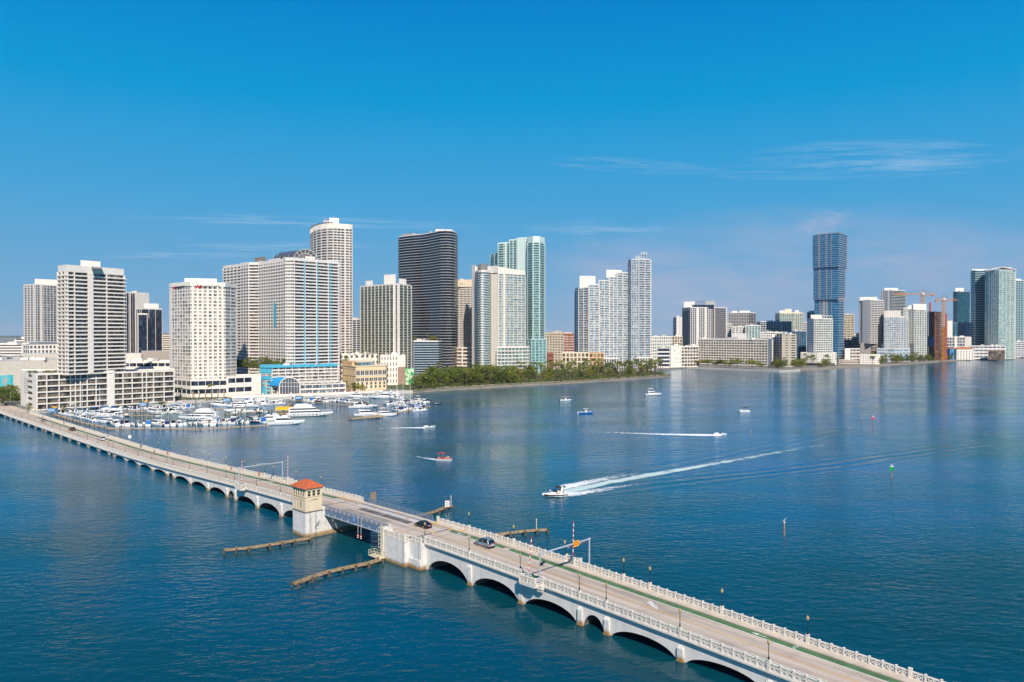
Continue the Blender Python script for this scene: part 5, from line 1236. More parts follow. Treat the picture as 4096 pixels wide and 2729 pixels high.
zr = ZT(Z3(0, 170)[1], 925); mb = MB(); mb.prism(offset(r[1], [.8] * len(r[1])), r[3] + 1.52, zr); mb.build('parapet', MINT, T)
tower(Z3, '', '', [(982, 917), (1030, 908), (1145, 924)], 2, 978, 12, [Eg(.4, 'g', .7, 2, 1.4), Eg(.8, 'g', .7, 4, 1.0)], concrete('mint_podium', (.42, .66, .64), amount=.2), GL_TEAL, 22, parent=T, ref=1, railm={'g': RG_TEAL})
# 13 beige and brick mid rises
BRICK = concrete('brick_red_stucco', (.40, .13, .08), (.2, .08, .05), .3); ORNG = concrete('apricot_stucco', (.66, .42, .22), (.4, .25, .12), .3)
tower(Z3, 'mid_rise', 'beige mid rise with square windows right of the mint tower', [(1128, 1012), (1280, 1002)], 2, 930, 14, [Eg(.15, 'w', 1.2, 7, 1.6)], BEIGE, GL_DARK, 22)
T, P, a_, z1, _ = tower(Z3, 'mid_rise', 'brick red mid rise with white balconies beside the beige mid rise', [(1276, 1004), (1362, 1006)], 2, 935, 14, [Eg(.7, 'w', .6, 4, 1.6)], BRICK, GL_DARK, 22, slabm=WHITE)
roofbox(Z3, T, 1200, 1270, 1012, 8, z1, 914, ORNG)
tower(Z3, 'townhouse_block', 'low brick and apricot block half hidden behind the park palms', [(1150, 985), (1200, 982)], 2, 1090, 4, [Eg(.3, 'w', 1.2, 3, 1.2)], BRICK, GL_DARK, 14)
tower(Z3, 'townhouse_block', 'low beige block with flat roof behind the middle of the park palms', [(1270, 962), (1480, 968)], 2, 1085, 4, [Eg(.3, 'w', 1.2, 7, 1.6)], CREAM, GL_DARK, 14)
tower(Z3, 'townhouse_block', 'low apricot block in front of the stepped blue and white tower', [(1484, 972), (1598, 978)], 2, 1088, 4, [Eg(.3, 'w', 1.2, 4, 1.6)], ORNG, GL_DARK, 14)
# 14 stepped blue and white tower
T = thing('stepped_tower', 'wide blue and white tower whose roof steps up to a slim tower on the right', 'building', (*XY(Z3(1650)[0], 1090), 0))
sl = [([(1372, 1085), (1402, 1066), (1480, 1054)], 576, 1), ([(1480, 1054), (1560, 1056)], 550, 1), ([(1560, 1056), (1640, 1063)], 520, 1), ([(1640, 1063), (1700, 1069)], 490, 1), ([(1700, 1069), (1790, 1081)], 458, 1)]
for pts, tp, rf in sl:
    tower(Z3, '', '', pts, 2, tp, int(round((ZT(Z3(0, tp)[1], 1060) - 2) / 3.35)), [Eg(.9, 'w', .5, 1, .7), Eg(.9, 'w', .5, 2, .6)][-(len(pts) - 1):], WHITE, GL_SKY, 24, parent=T, ref=rf, th=.4)
r = tower(Z3, '', '', [(1786, 1082), (1815, 1068), (1870, 1064), (1960, 1074)], 2, 352, 46, [Eg(.5, 'w', .3, 1, .5), Eg(.5, 'w', .25, 3, .4), Eg(1.7, 'w', .45, [0, .5], .5)], WHITE2, GL_SKY, 24, parent=T, ref=1, th=.35)
roofbox(Z3, T, 1408, 1532, 1062, 14, ZT(Z3(0, 576)[1], 1054), 478, WHITE, skew=4); roofbox(Z3, T, 1617, 1738, 1072, 14, ZT(Z3(0, 490)[1], 1063), 430, WHITE, skew=6)
roofbox(Z3, T, 1848, 1935, 1078, 12, r[3], 320, GL_SKY, 'crown'); roofbox(Z3, T, 1890, 1932, 1080, 10, r[3] + 8, 291, GL_SKY, 'crown')
mb = MB()
for x, tp in ((1848, 320), (1870, 320), (1890, 290), (1911, 290), (1932, 290)): p = XY(Z3(x)[0], 1077); mb.tube((p[0], p[1], r[3]), (p[0], p[1], ZT(Z3(0, tp)[1], 1077)), .35, .35, 4)
mb.build('crown_frame', WHITE, T)
# park edge pavilions
for x0, x1, tp, Y, lb in ((1600, 1716, 1128, 955, 'small white flat roofed pavilion among the park palms, left of two'), (1858, 1984, 1122, 985, 'small white flat roofed pavilion among the park palms, right of two')):
    tower(Z3, 'park_pavilion', lb, [(x0, Y), (x1, Y + 4)], 2, tp, 2, [Eg(.3, 'w', 1.5, 6, 1.0)], WHITE, GL_BLUE, 12, group='white pavilions at the park edge')
# right half of the skyline
tower(Z4, 'apartment_block', 'long white block with green tinted windows behind the grey car park', [(-20, 1125), (215, 1150)], 2, 1148, 9, [Eg(.15, 'w', 1.4, 11, 1.3)], WHITE, GL_TEAL, 20)
tower(Z4, 'mid_rise', 'beige and brick mid rise tucked left of the grey and white tower', [(215, 1190), (316, 1195)], 2, 1146, 9, [Eg(.3, 'w', 1.1, 4, 1.4)], BEIGE, GL_DARK, 18)
T, P, *_ = tower(Z4, 'car_park', 'grey open sided car park with black deck openings', [(70, 1062), (205, 1064)], 2, 1262, 5, [Eg(.2, 'w', 1.7, [0, .93], 2.0)], GREY, GL_NAVY, 24, cat='car park', slabm=WHITE2)
T, P, *_ = tower(Z4, 'patterned_building', 'white building with scattered black dashes on its blank wall', [(205, 1066), (306, 1072)], 2, 1243, 4, [Eg(.2, None, 0, 0, solid=[(0, 1)])], WHITE, GL_DARK, 20)
mb = MB(); rr = random.Random(4)
for i in range(80):
    f, z = rr.uniform(.25, .96), rr.uniform(6, 40 * .98); w = rr.uniform(.02, .06)
    if z < 37: edge_box(mb, P[0], P[1], f, f + w, .3, .34, z, z + .7)
mb.build('wall_pattern', BLK_, T)
tower(Z4, 'apartment_block', 'low white gridded block between the dashed wall and the long grid slab', [(306, 1082), (476, 1092)], 2, 1246, 6, [Eg(.6, 'w', 1.0, 6, .7)], WHITE, GL_DARK, 18)
T, P, a_, z1, fh = tower(Z4, 'thin_tower', 'thin distant white tower with black vertical lines left of the grey tower', [(230, 1470), (262, 1455), (314, 1462)], 2, 956, 28, [Eg(.7, 'w', .4, 1, .6), Eg(.15, None, 0, [0, .2, .4, .6, .8, 1], 1.5, solid=[(.06, .34), (.5, .7), (.8, .95)])], WHITE2, GL_NAVY, 20, ref=1)
T, P, a_, z1, fh = tower(Z4, 'apartment_tower', 'white and grey tower with steel roof frame above the long grid slab', [(315, 1292), (395, 1264), (612, 1272), (628, 1268), (748, 1290)], 2, 862, 27, [Eg(.2, 'w', .2, 4, .9), Eg(.35, 'w', .5, 11, .7, solid=[(.28, .38), (.66, .73)]), Eg(.3, None, 0, 1, .5), Eg(1.3, 'w', .35, [0, .97], 1.6, 1.2)], WHITE2, GL_NAVY, 24, ref=1)
mb = MB(); edge_box(mb, P[0], P[1], .1, .8, .1, .4, 3, z1 - 4); mb.build('dark_wall', DKGREY, T)
roofbox(Z4, T, 332, 446, 1285, 10, z1, 801, WHITE2, skew=-4); roofbox(Z4, T, 412, 626, 1270, 8, z1, 832, GL_NAVY, 'roof_lounge'); roofbox(Z4, T, 540, 634, 1284, 8, z1, 796, GREY)
mb = MB()
for x in (446, 480, 515, 540): p = XY(Z4(x)[0], 1280); mb.tube((p[0], p[1], z1), (p[0], p[1], ZT(Z4(0, 802)[1], 1280)), .3, .3, 4)
a, b = XY(Z4(446)[0], 1280), XY(Z4(540)[0], 1280); zz = ZT(Z4(0, 802)[1], 1280); mb.tube((*a, zz), (*b, zz), .4, .4, 4); mb.build('roof_frame', DKGREY, T)
T, P, a_, z1, fh = tower(Z4, 'grid_slab', 'long low white slab with deep gridded balconies facing the far seawall', [(475, 1168), (1152, 1088), (1200, 1076)], 3, 1176, 10, [Eg(.9, 'w', .95, 26, .5), Eg(.2, None, 0, 0, solid=[(0, 1)])], WHITE, GL_DARK, 20, ref=1, parapet=1.5)
roofbox(Z4, T, 745, 860, 1140, 8, z1, 1150, GREY, skew=-10); roofbox(Z4, T, 800, 945, 1140, 8, z1, 1112, WHITE2, skew=-14); roofbox(Z4, T, 515, 545, 1165, 6, z1, 1150, WHITE)
T, P, a_, z1, fh = tower(Z4, 'apartment_block', 'beige block with stepped white balconies right of the long grid slab', [(1242, 1112), (1302, 1096), (1362, 1090), (1424, 1102)], 2, 1126, 13, [Eg(1.2, 'w', .9, 2, .8), Eg(.15, 'w', 1.4, 0, solid=[(0, .45), (.75, 1)]), Eg(1.4, 'w', .8, [0, .2], 1.2)], BEIGE, GL_DARK, 18, ref=2, slabm=WHITE)
tower(Z4, 'apartment_block', 'narrow white balcony block wedged between grid slab and beige block', [(1190, 1120), (1244, 1118)], 2, 1150, 12, [Eg(1.0, 'w', .8, 2, .6)], WHITE, GL_DARK, 18)
# middle row behind the slab
tower(Z4, 'apartment_block', 'distant white block with teal windows behind the left of the grid slab', [(745, 1360), (802, 1355)], 2, 1024, 18, [Eg(.5, 'w', .8, 3, .7)], WHITE, GL_TEAL, 18)
tower(Z4, 'apartment_block', 'distant blocky white building below the dark distant tower', [(800, 1335), (940, 1340)], 2, 1052, 16, [Eg(.3, 'w', 1.1, 4, 1.4)], WHITE2, GL_BLUE, 18)
tower(Z4, 'apartment_block', 'distant white building with teal balconies left of the teal glass block', [(936, 1330), (1082, 1338)], 2, 1038, 17, [Eg(.8, 'g', .6, 5, .9)], WHITE, GL_TEAL, 18, railm={'g': RG_TEAL})
T, P, a_, z1, _ = tower(Z4, 'dark_tower', 'distant dark tower with white grid and white rooftop boxes', [(770, 1520), (962, 1500), (1036, 1515)], 2, 912, 30, [Eg(.3, 'w', .35, 12, .5), Eg(.2, None, 0, 3, .4)], WHITE2, GL_NAVY, 24, ref=1)
roofbox(Z4, T, 800, 856, 1520, 10, z1, 894, WHITE); roofbox(Z4, T, 876, 978, 1516, 10, z1, 890, WHITE2)
T, P, a_, z1, _ = tower(Z4, 'teal_glass_block', 'distant teal glass block with pale balconies left of the cream crowned tower', [(1042, 1450), (1080, 1440), (1260, 1440), (1290, 1436), (1382, 1446)], 2, 1000, 20, [Eg(.15, None, 0, 1, .3), Eg(.9, 'w', .35, 7, .5), Eg(.15, None, 0, 1, .3), Eg(.9, 'g', .5, 4, .4)], WHITE2, GL_DTEAL, 22, ref=1, railm={'g': RG_TEAL})
roofbox(Z4, T, 1120, 1190, 1455, 8, z1, 990, WHITE2)
T, P, a_, z1, _ = tower(Z4, 'apartment_tower', 'distant cream tower with teal balconies and rounded crown', [(1228, 1545), (1272, 1530), (1400, 1536), (1420, 1534), (1505, 1550)], 2, 918, 32, [Eg(.6, 'w', .4, 3, .5), Eg(1.0, 'g', .5, 6, .8), Eg(.3, 'w', .8, 1, .8), Eg(1.0, 'g', .5, 4, 1.4)], CREAM, GL_TEAL, 24, ref=1, railm={'g': RG_TEAL}, slabm=WHITE)
roofbox(Z4, T, 1268, 1320, 1546, 8, z1, 888, WHITE); roofbox(Z4, T, 1322, 1388, 1548, 10, z1, 872, CREAM); roofbox(Z4, T, 1420, 1458, 1548, 8, z1, 886, WHITE); roofbox(Z4, T, 1275, 1490, 1542, 10, z1, 905, CREAM)
T, *_ = tower(Z4, 'office_block', 'low grey white block with blue roof box before the teal glass block', [(1088, 1302), (1345, 1310)], 2, 1104, 12, [Eg(.2, 'w', 1.2, 14, 1.0)], WHITE2, GL_BLUE, 20)
roofbox(Z4, T, 1340, 1376, 1315, 8, 45, 1100, SIGNB, 'roof_box')
tower(Z4, 'glass_block', 'dark slate glass block between beige block and white podium tower', [(1386, 1250), (1480, 1240), (1532, 1245)], 2, 1096, 15, [Eg(.2, 'w', .3, 6, 1.0), Eg(.15, None, 0, 2, .3)], plain('slate_cladding', (.2, .25, .32), .6), GL_DTEAL, 22, ref=1)
tower(Z4, 'glass_block', 'low dark teal glass block at the foot of the beige block', [(1424, 1190), (1530, 1195)], 2, 1250, 7, [Eg(.2, 'g', .5, 3, .3)], DKGREY, GL_DTEAL, 18)
T, P, a_, z1, fh = tower(Z4, 'apartment_tower', 'slim white tower with pergola crown on a white podium by the far shore', [(1540, 1172), (1602, 1152), (1783, 1164)], ZT(Z4(0, 1308)[1], 1140), 972, 15, [Eg(.2, 'w', 1.6, 3, 2.2), Eg(1.2, 'g', .7, 8, .5)], WHITE, GL_TEAL, 20, ref=1, railm={'g': WHITE})
roofbox(Z4, T, 1575, 1682, 1168, 10, z1, 930, WHITE)
mb = MB()
for k in range(9): p = XY(Z4(1590 + k * 24)[0], 1152); mb.tube((p[0], p[1], z1), (p[0], p[1], z1 + 5), .35, .35, 4)
mb.tube((*XY(Z4(1590)[0], 1152), z1 + 5), (*XY(Z4(1783)[0], 1160), z1 + 5), .5, .5, 4); mb.build('pergola', WHITE, T)
tower(Z4, '', '', [(1478, 1146), (1640, 1130), (1825, 1142)], 6, 1310, 5, [Eg(.3, 'w', 1.5, 8, 1.6), Eg(.4, 'w', 1.3, 8, 1.4)], WHITE, GL_TEAL, 24, parent=T, ref=1)
mb = MB()
for x in (1490, 1640, 1700, 1815): p = XY(Z4(x)[0], 1142); mb.box(p[0] - 1.3, p[0] + 1.3, p[1] - 1, p[1] + 3, 1.5, 6.5)
mb.build('column', WHITE, T)
# cobalt tower in three shifted blocks
T = thing('stacked_tower', 'tall cobalt glass tower in three stacked blocks with white floor edges', 'building', (*XY(Z4(1750)[0], 1275), 0))
zA, zB = ZT(Z4(0, 452)[1], 1265), ZT(Z4(0, 772)[1], 1265)
GS = plain('grey_fin_wall', (.24, .25, .28), .6)
for pts, zb, tp, n_ in (([(1594, 1295), (1840, 1262), (1920, 1296)], zA, 130, 15), ([(1602, 1296), (1841, 1264.5), (1907, 1294)], zB, 452, 15), ([(1613, 1297), (1842, 1267), (1897, 1291)], 2, 772, 26)):
    r = tower(Z4, '', '', pts, zb, tp, n_, [Eg(.4, None, .3, 0, solid=[(.2, .28), (.5, .56), (.71, .74)]), Eg(1.6, None, .3, 0)], GS, GL_ELY, 26, parent=T, ref=1, railm={'g': RG_BLUE}, slabm=WHITE2, th=.3, parapet=1.5)
SHAFT = plain('pale_shaft_panel', (.36, .37, .38), .7)
mb = MB(); edge_box(mb, r[1][0], r[1][1], .34, .46, .4, .58, 3, zB - 1); edge_box(mb, r[1][0], r[1][1], .49, .56, .4, .62, 3, zB - 1); mb.build('pale_shaft', SHAFT, T)
tower(Z4, 'dark_tower', 'dark distant tower peeking out left of the cobalt tower', [(1540, 1400), (1640, 1405)], 2, 908, 28, [Eg(.5, 'g', .5, 5, .3)], WHITE2, GL_NAVY, 18, railm={'g': RG_DARK})
tower(Z5, 'apartment_tower', 'distant cream banded tower just right of the cobalt tower', [(150, 1520), (290, 1530)], 2, 880, 24, [Eg(1.2, 'w', 1.0, 4, .6)], CREAM, GL_DARK, 20)
tower(Z5, 'glass_block', 'low navy glass block below the cream banded tower', [(180, 1390), (272, 1400)], 2, 1136, 8, [Eg(.3, 'g', .4, 0)], DKGREY, GL_DTEAL, 18)
tower(Z5, 'apartment_block', 'low beige balcony block left of the tower with white pier', [(270, 1400), (348, 1402)], 2, 1112, 9, [Eg(.8, 'w', .8, 3, .6)], BEIGE, GL_DARK, 18)
tower(Z5, 'low_house', 'low lilac white block near the foot of the cobalt tower', [(205, 1280), (352, 1290)], 2, 1218, 4, [Eg(.2, 'w', 1.5, 4, .6, solid=[(0, .35)])], WHITE2, GL_DARK, 14)
tower(Z5, 'low_house', 'small white house with square windows on the far shore', [(350, 1190), (470, 1182), (550, 1186)], 2, 1278, 4, [Eg(.12, 'w', 1.6, 5, 2.4), Eg(.12, 'w', 1.6, 4, 2.2)], WHITE, GL_DARK, 14, ref=1)
tower(Z5, 'pavilion', 'long low tan pavilion with dark openings on the far shore', [(150, 1200), (412, 1190)], 2, 1328, 2, [Eg(.8, 'w', 1.2, 9, .5)], BEIGE, GL_NAVY, 14)
T, P, a_, z1, _ = tower(Z5, 'apartment_tower', 'white gridded tower with broad blank pier beside the cobalt tower', [(345, 1335), (446, 1314), (580, 1338)], ZT(Z5(0, 1160)[1], 1330), 738, 24, [Eg(.35, 'w', .4, [.1, .3], .6, solid=[(.0, .06), (.34, .92)]), Eg(.7, 'w', .6, 9, .45)], WHITE2, GL_NAVY, 22, ref=1)
roofbox(Z5, T, 348, 520, 1330, 14, z1, 708, WHITE, skew=-6)
tower(Z5, '', '', [(358, 1325), (556, 1328)], 2, 1162, 5, [Eg(.3, 'w', 1.5, 6, 1.0, solid=[(0, .5)])], plain('brown_grey_podium', (.28, .25, .24), .8), GL_DARK, 22, parent=T)
T, P, a_, z1, _ = tower(Z5, 'apartment_tower', 'teal and white tower with dark banded side left of the cranes', [(556, 1575), (655, 1556), (795, 1582)], 2, 642, 44, [Eg(.2, 'w', .3, 6, 1.2, solid=[(.1, .2), (.72, .82)]), Eg(1.3, 'w', .3, 0)], WHITE, GL_DTEAL, 24, ref=1)
roofbox(Z5, T, 590, 722, 1580, 14, z1, 618, WHITE)
T, P, a_, z1, _ = tower(Z5, 'apartment_tower', 'pale blue banded tower with dotted white top block', [(590, 1312), (748, 1300), (826, 1316)], ZT(Z5(0, 1218)[1], 1295), 906, 17, [Eg(.5, 'w', .6, 9, .5), Eg(1.2, 'w', .6, 3, .5)], WHITE2, GL_SKY, 22, ref=1)
tower(Z5, '', '', [(592, 1316), (750, 1305)], z1, 848, 3, [Eg(.1, 'w', 1.6, 9, 2.2)], WHITE, GL_NAVY, 16, parent=T)
tower(Z5, '', '', [(520, 1298), (700, 1286), (840, 1302)], 2, 1218, 4, [Eg(.6, 'w', 1.2, 2, .5), Eg(.6, 'w', 1.2, 4, .5)], WHITE2, GL_SKY, 26, parent=T, ref=1)
T, P, a_, z1, _ = tower(Z5, 'apartment_tower', 'white tower with tall blank crown left of the unfinished tower', [(828, 1332), (880, 1322), (1000, 1336)], 2, 832, 23, [Eg(.2, 'w', 1.5, 2, 2.0), Eg(1.3, 'w', .7, 5, .8)], WHITE, GL_TEAL, 22, ref=1)
roofbox(Z5, T, 828, 872, 1334, 16, z1, 788, WHITE); roofbox(Z5, T, 872, 1000, 1330, 14, z1, 774, WHITE, skew=8)
mb = MB(); a, b = XY(Z5(830)[0], 1325), XY(Z5(880)[0], 1314); mb.prism([a, b, (b[0], b[1] + 6), (a[0], a[1] + 6)], 2, ZT(Z5(0, 1165)[1], 1320)); mb.build('wall', GREY, T)
# unfinished tower
T = thing('unfinished_tower', 'unfinished reddish concrete tower with open floors between the cranes', 'building', (*XY(Z5(1080)[0], 1370), 0))
pf = front_poly(Z5, [(1005, 1375), (1095, 1352), (1156, 1366)], 22); zt_ = ZT(Z5(0, 848)[1], 1352); RUST = plain('raw_red_concrete', (.30, .15, .11), .9, .3, .3); RAWC = plain('raw_grey_concrete', (.30, .26, .23), .9, .3, .3)
n_ = 22
for i in range(n_):
    z = 3 + (zt_ - 3) * (i + 1) / n_; mb = MB(); mb.prism(pf, z - .45, z, 0, True, True); mb.build('floor_slab', RAWC if i > 12 else RUST, T)
mb = MB()
for i in range(len(pf)):
    a, b = pf[i], pf[(i + 1) % len(pf)]
    for k in range(6): edge_box(mb, a, b, k / 6, k / 6 + .03, -2.2, -1.2, 2, zt_)
mb.build('column', RUST, T)
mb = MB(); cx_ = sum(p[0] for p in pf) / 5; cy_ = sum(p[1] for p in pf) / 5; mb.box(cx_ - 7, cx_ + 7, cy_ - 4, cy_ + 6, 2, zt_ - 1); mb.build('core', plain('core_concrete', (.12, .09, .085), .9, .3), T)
mb = MB(); edge_box(mb, pf[0], pf[1], .15, .85, .1, .3, ZT(Z5(0, 1190)[1], 1365), ZT(Z5(0, 1096)[1], 1365)); mb.build('blue_netting', plain('blue_netting', (.02, .12, .26), .7), T)
for x, tp in ((1038, 760), (1196, 870)):
    p = XY(Z5(x)[0], 1372); mb = MB(); mb.box(p[0] - 1.2, p[0] + 1.2, p[1] - 1, p[1] + 1, 2 if x > 1100 else zt_ - 1, ZT(Z5(0, tp)[1], 1372)); mb.build('hoist_mast', plain('hoist_red', (.40, .07, .07), .7), T)
def crane(label, x, Y, top, jy, x0, x1, foot):
    t = thing('tower_crane', label, 'crane', (*XY(Z5(x)[0], Y), foot)); OR = plain('crane_orange', (.66, .28, .05), .6, .2, .4)
    p = XY(Z5(x)[0], Y); zj = ZT(Z5(0, jy)[1], Y); zt = ZT(Z5(0, top)[1], Y); w = 1.9; mb = MB()
    for sx in (-w, w):
        for sy in (-w, w): mb.tube((p[0] + sx, p[1] + sy, foot), (p[0] + sx, p[1] + sy, zj), .42, .42, 4)
    n_ = int((zj - foot) / 4.2)
    for k in range(n_):
        z0, z1 = foot + (zj - foot) * k / n_, foot + (zj - foot) * (k + 1) / n_; s = 1 if k % 2 else -1
        for sy in (-w, w): mb.tube((p[0] - w * s, p[1] + sy, z0), (p[0] + w * s, p[1] + sy, z1), .25, .25, 4); mb.tube((p[0] - w, p[1] + sy, z1), (p[0] + w, p[1] + sy, z1), .22, .22, 4)
    mb.build('mast', OR, t)
    mb = MB(); L0, L1 = XY(Z5(x0)[0], Y)[0], XY(Z5(x1)[0], Y)[0]
    for sy in (-.9, .9): mb.tube((L0, p[1] + sy, zj), (L1, p[1] + sy, zj), .38, .38, 4)
    mb.tube((L0, p[1], zj + 2.2), (L1, p[1], zj + 2.2), .38, .38, 4); m_ = int((L1 - L0) / 4)
    for k in range(m_):
        a, b = L0 + (L1 - L0) * k / m_, L0 + (L1 - L0) * (k + 1) / m_; mb.tube((a, p[1] - .9, zj), ((a + b) / 2, p[1], zj + 2.2), .22, .22, 4); mb.tube(((a + b) / 2, p[1], zj + 2.2), (b, p[1] - .9, zj), .22, .22, 4)
    mb.build('jib', OR, t)
    mb = MB(); mb.tube((p[0] - .9, p[1], zj), (p[0], p[1], zt), .5, .35, 4); mb.tube((p[0] + .9, p[1], zj), (p[0], p[1], zt), .5, .35, 4); mb.build('tower_peak', OR, t)
    far, near_ = (L0, L1) if abs(L0 - p[0]) > abs(L1 - p[0]) else (L1, L0)
    mb = MB(); mb.tube((p[0], p[1], zt), (p[0] + (far - p[0]) * .6, p[1], zj + 2.2), .16, .16, 4); mb.tube((p[0], p[1], zt), (p[0] + (near_ - p[0]) * .85, p[1], zj + 2.2), .16, .16, 4); mb.build('tie_rod', BLACKP, t)
    s = 1 if near_ > p[0] else -1; mb = MB(); mb.box(near_ - 2.5 + (0 if s < 0 else -1), near_ + 2.5, p[1] - 1.3, p[1] + 1.3, zj - 2.8, zj + .4); mb.build('counterweight', plain('crane_counterweight', (.45, .2, .08), .8), t)
    mb = MB(); mb.box(p[0] - 2.2, p[0] + 2.2, p[1] - 2.6, p[1] - .4, zj + .5, zj + 3.2); mb.build('cab', WHITE2, t)
crane('orange tower crane rising behind the white tower with blank crown', 962, 1420, 636, 684, 682, 1070, 60)
crane('orange tower crane on the shore in front of the unfinished tower', 1170, 1320, 688, 740, 1102, 1298, 1.6)
tower(Z5, 'thin_slab', 'narrow white slab right of the unfinished tower', [(1208, 1480), (1256, 1482)], 2, 946, 26, [Eg(.2, None, 0, 0, solid=[(0, 1)])], WHITE2, GL_DARK, 16, slabs=False)
T, P, a_, z1, _ = tower(Z5, 'dark_teal_tower', 'dark teal glass tower with white rooftop box left of the twin green towers', [(1265, 1665), (1300, 1650), (1425, 1662)], 2, 658, 44, [Eg(.9, 'g', .4, 0), Eg(.8, 'g', .5, 0)], DKGREY, GL_DTEAL, 24, ref=1, railm={'g': GL_DTEAL}, slabm=plain('teal_slab_edge', (.05, .18, .24), .5), th=.25)
roofbox(Z5, T, 1285, 1366, 1668, 12, z1, 618, WHITE)
tower(Z5, 'dark_teal_block', 'broad dark blue glass block with grey fins below the dark teal tower', [(1246, 1520), (1386, 1512), (1442, 1505), (1518, 1515)], 2, 962, 20, [Eg(.2, 'g', .3, [0, .1, .3, .5, .7, .9], .8), Eg(.2, None, 0, 0, solid=[(0, 1)]), Eg(.3, 'g', .4, 0)], plain('slate_fin', (.16, .26, .36), .6), GL_DTEAL, 24, ref=1, railm={'g': GL_DTEAL})
GGR = concrete('pale_green_white', (.70, .75, .70), (.4, .45, .42), .2)
T = thing('twin_tower', 'pair of joined green glass towers with peaked white roof at far right', 'building', (*XY(Z5(1650)[0], 1470), 0))
r = tower(Z5, '', '', [(1438, 1492), (1478, 1476), (1580, 1480)], 2, 448, 50, [Eg(1.0, 'g', .5, 0), Eg(1.4, 'g', .5, 0)], GGR, GL_DTEAL, 24, parent=T, ref=1, railm={'g': RG_TEAL}, th=.4)
roofbox(Z5, T, 1445, 1620, 1492, 12, r[3], 434, WHITE)
r = tower(Z5, '', '', [(1578, 1452), (1640, 1438), (1712, 1424), (1778, 1420), (1870, 1440)], 2, 446, 50, [Eg(.6, 'w', .3, 3, .5, solid=[(.55, .7)]), Eg(.6, 'w', .3, 4, .5), Eg(.5, 'g', .6, 2, .5), Eg(1.1, 'w', .3, [0, .45, .9], .6)], GGR, GL_GT, 24, parent=T, ref=2, railm={'g': RG_TEAL}, th=.4)
p0, p1, pm = XY(Z5(1618)[0], 1436), XY(Z5(1872)[0], 1438), XY(Z5(1745)[0], 1424)
mb = MB(); zk = ZT(Z5(0, 410)[1], 1424); ze = ZT(Z5(0, 438)[1], 1436)
for (a, za), (b, zb) in (((p0, ze), (pm, zk)), ((pm, zk), (p1, ze))):
    mb.hexa([(a[0], a[1] - 3, za - 1.2), (b[0], b[1] - 3, zb - 1.2), (b[0], b[1] + 18, zb - 1.2), (a[0], a[1] + 18, za - 1.2), (a[0], a[1] - 3, za), (b[0], b[1] - 3, zb), (b[0], b[1] + 18, zb), (a[0], a[1] + 18, za)])
mb.build('peaked_roof', WHITE, T)
roofbox(Z5, T, 1770, 1830, 1440, 8, r[3], 418, WHITE)
T, P, a_, z1, _ = tower(Z5, 'apartment_tower', 'teal banded tower standing right behind the twin green towers', [(1868, 1560), (1946, 1566)], 2, 546, 44, [Eg(1.1, 'g', .6, 3, .4)], GGR, GL_DTEAL, 20, railm={'g': RG_TEAL}, th=.4)
roofbox(Z5, T, 1872, 1925, 1566, 8, z1, 528, WHITE)
tower(Z5, 'podium_block', 'low white banded block below the teal tower at the right edge', [(1862, 1545), (1962, 1552)], 2, 1148, 8, [Eg(.5, 'w', 1.2, 3, .6)], WHITE2, GL_BLUE, 20)
tower(Z5, 'apartment_tower', 'white sliver of a tower cut off by the right edge', [(1944, 1640), (2030, 1645)], 2, 1040, 14, [Eg(.8, 'w', .8, 4, .8)], WHITE2, GL_BLUE, 20)
tower(Z5, 'apartment_block', 'low white block with balconies right of the orange crane', [(1198, 1440), (1378, 1446), (1442, 1440)], 2, 1102, 7, [Eg(.9, 'w', .7, 7, .6, solid=[(.45, .55)]), Eg(.2, None, 0, 0, solid=[(0, 1)])], WHITE, GL_BLUE, 20, ref=0)
def house(F, label, x0, x1, Y, eave, ridge, wm, rm):
    a, b = XY(F(x0)[0], Y), XY(F(x1)[0], Y); t = thing('waterfront_house', label, 'house', (a[0], a[1], 0)); ze, zr = ZT(F(0, eave)[1], Y), ZT(F(0, ridge)[1], Y); D = 12
    mb = MB(); mb.box(a[0], b[0], a[1], a[1] + D, 1.5, ze); mb.build('wall', wm, t)
    mb = MB(); e = .8; A = [(a[0] - e, a[1] - e, ze), (b[0] + e, a[1] - e, ze), (b[0] + e, a[1] + D + e, ze), (a[0] - e, a[1] + D + e, ze)]; r0, r1 = (a[0] + D / 2, a[1] + D / 2, zr), (b[0] - D / 2, a[1] + D / 2, zr)
    mb.face([A[0], A[1], r1, r0]); mb.face([A[1], A[2], r1]); mb.face([A[2], A[3], r0, r1]); mb.face([A[3], A[0], r0]); mb.face(A[::-1]); mb.build('roof', rm, t)
    n_ = max(2, int((b[0] - a[0]) / 5)); fl = max(1, int((ze - 2) / 4))
    for f in range(fl):
        for k in range(n_):
            x = a[0] + (k + .5) * (b[0] - a[0]) / n_; z = 3 + f * 4; mb = MB(); mb.box(x - 1, x + 1, a[1] - .08, a[1] - .02, z, z + 2); mb.build('window', plain('house_window', (.05, .06, .08), .2), t)
TERR = plain('terracotta_roof', (.42, .16, .08), .9)
house(Z5, 'blue and white house with terracotta roof right of the crane foot', 1235, 1296, 1400, 1212, 1200, plain('bright_blue_wall', (.06, .30, .62), .7), TERR)
house(Z5, 'white villa with terracotta hip roof on the far right shore', 1300, 1468, 1395, 1218, 1198, WHITE, TERR)
tower(Z5, 'podium_block', 'long low grey white podium in front of the twin green towers', [(1440, 1425), (1775, 1418)], 2, 1190, 4, [Eg(.2, 'w', 2.6, 8, .8)], WHITE2, GL_BLUE, 22)
T, P, a_, z1, _ = tower(Z5, 'scaffolded_house', 'brown low building wrapped in scaffolding on the far right shore', [(1612, 1395), (1770, 1392)], 2, 1236, 3, [Eg(.5, None, 0, 10, .3)], plain('scaffold_brown', (.26, .17, .12), .9), GL_DARK, 14)

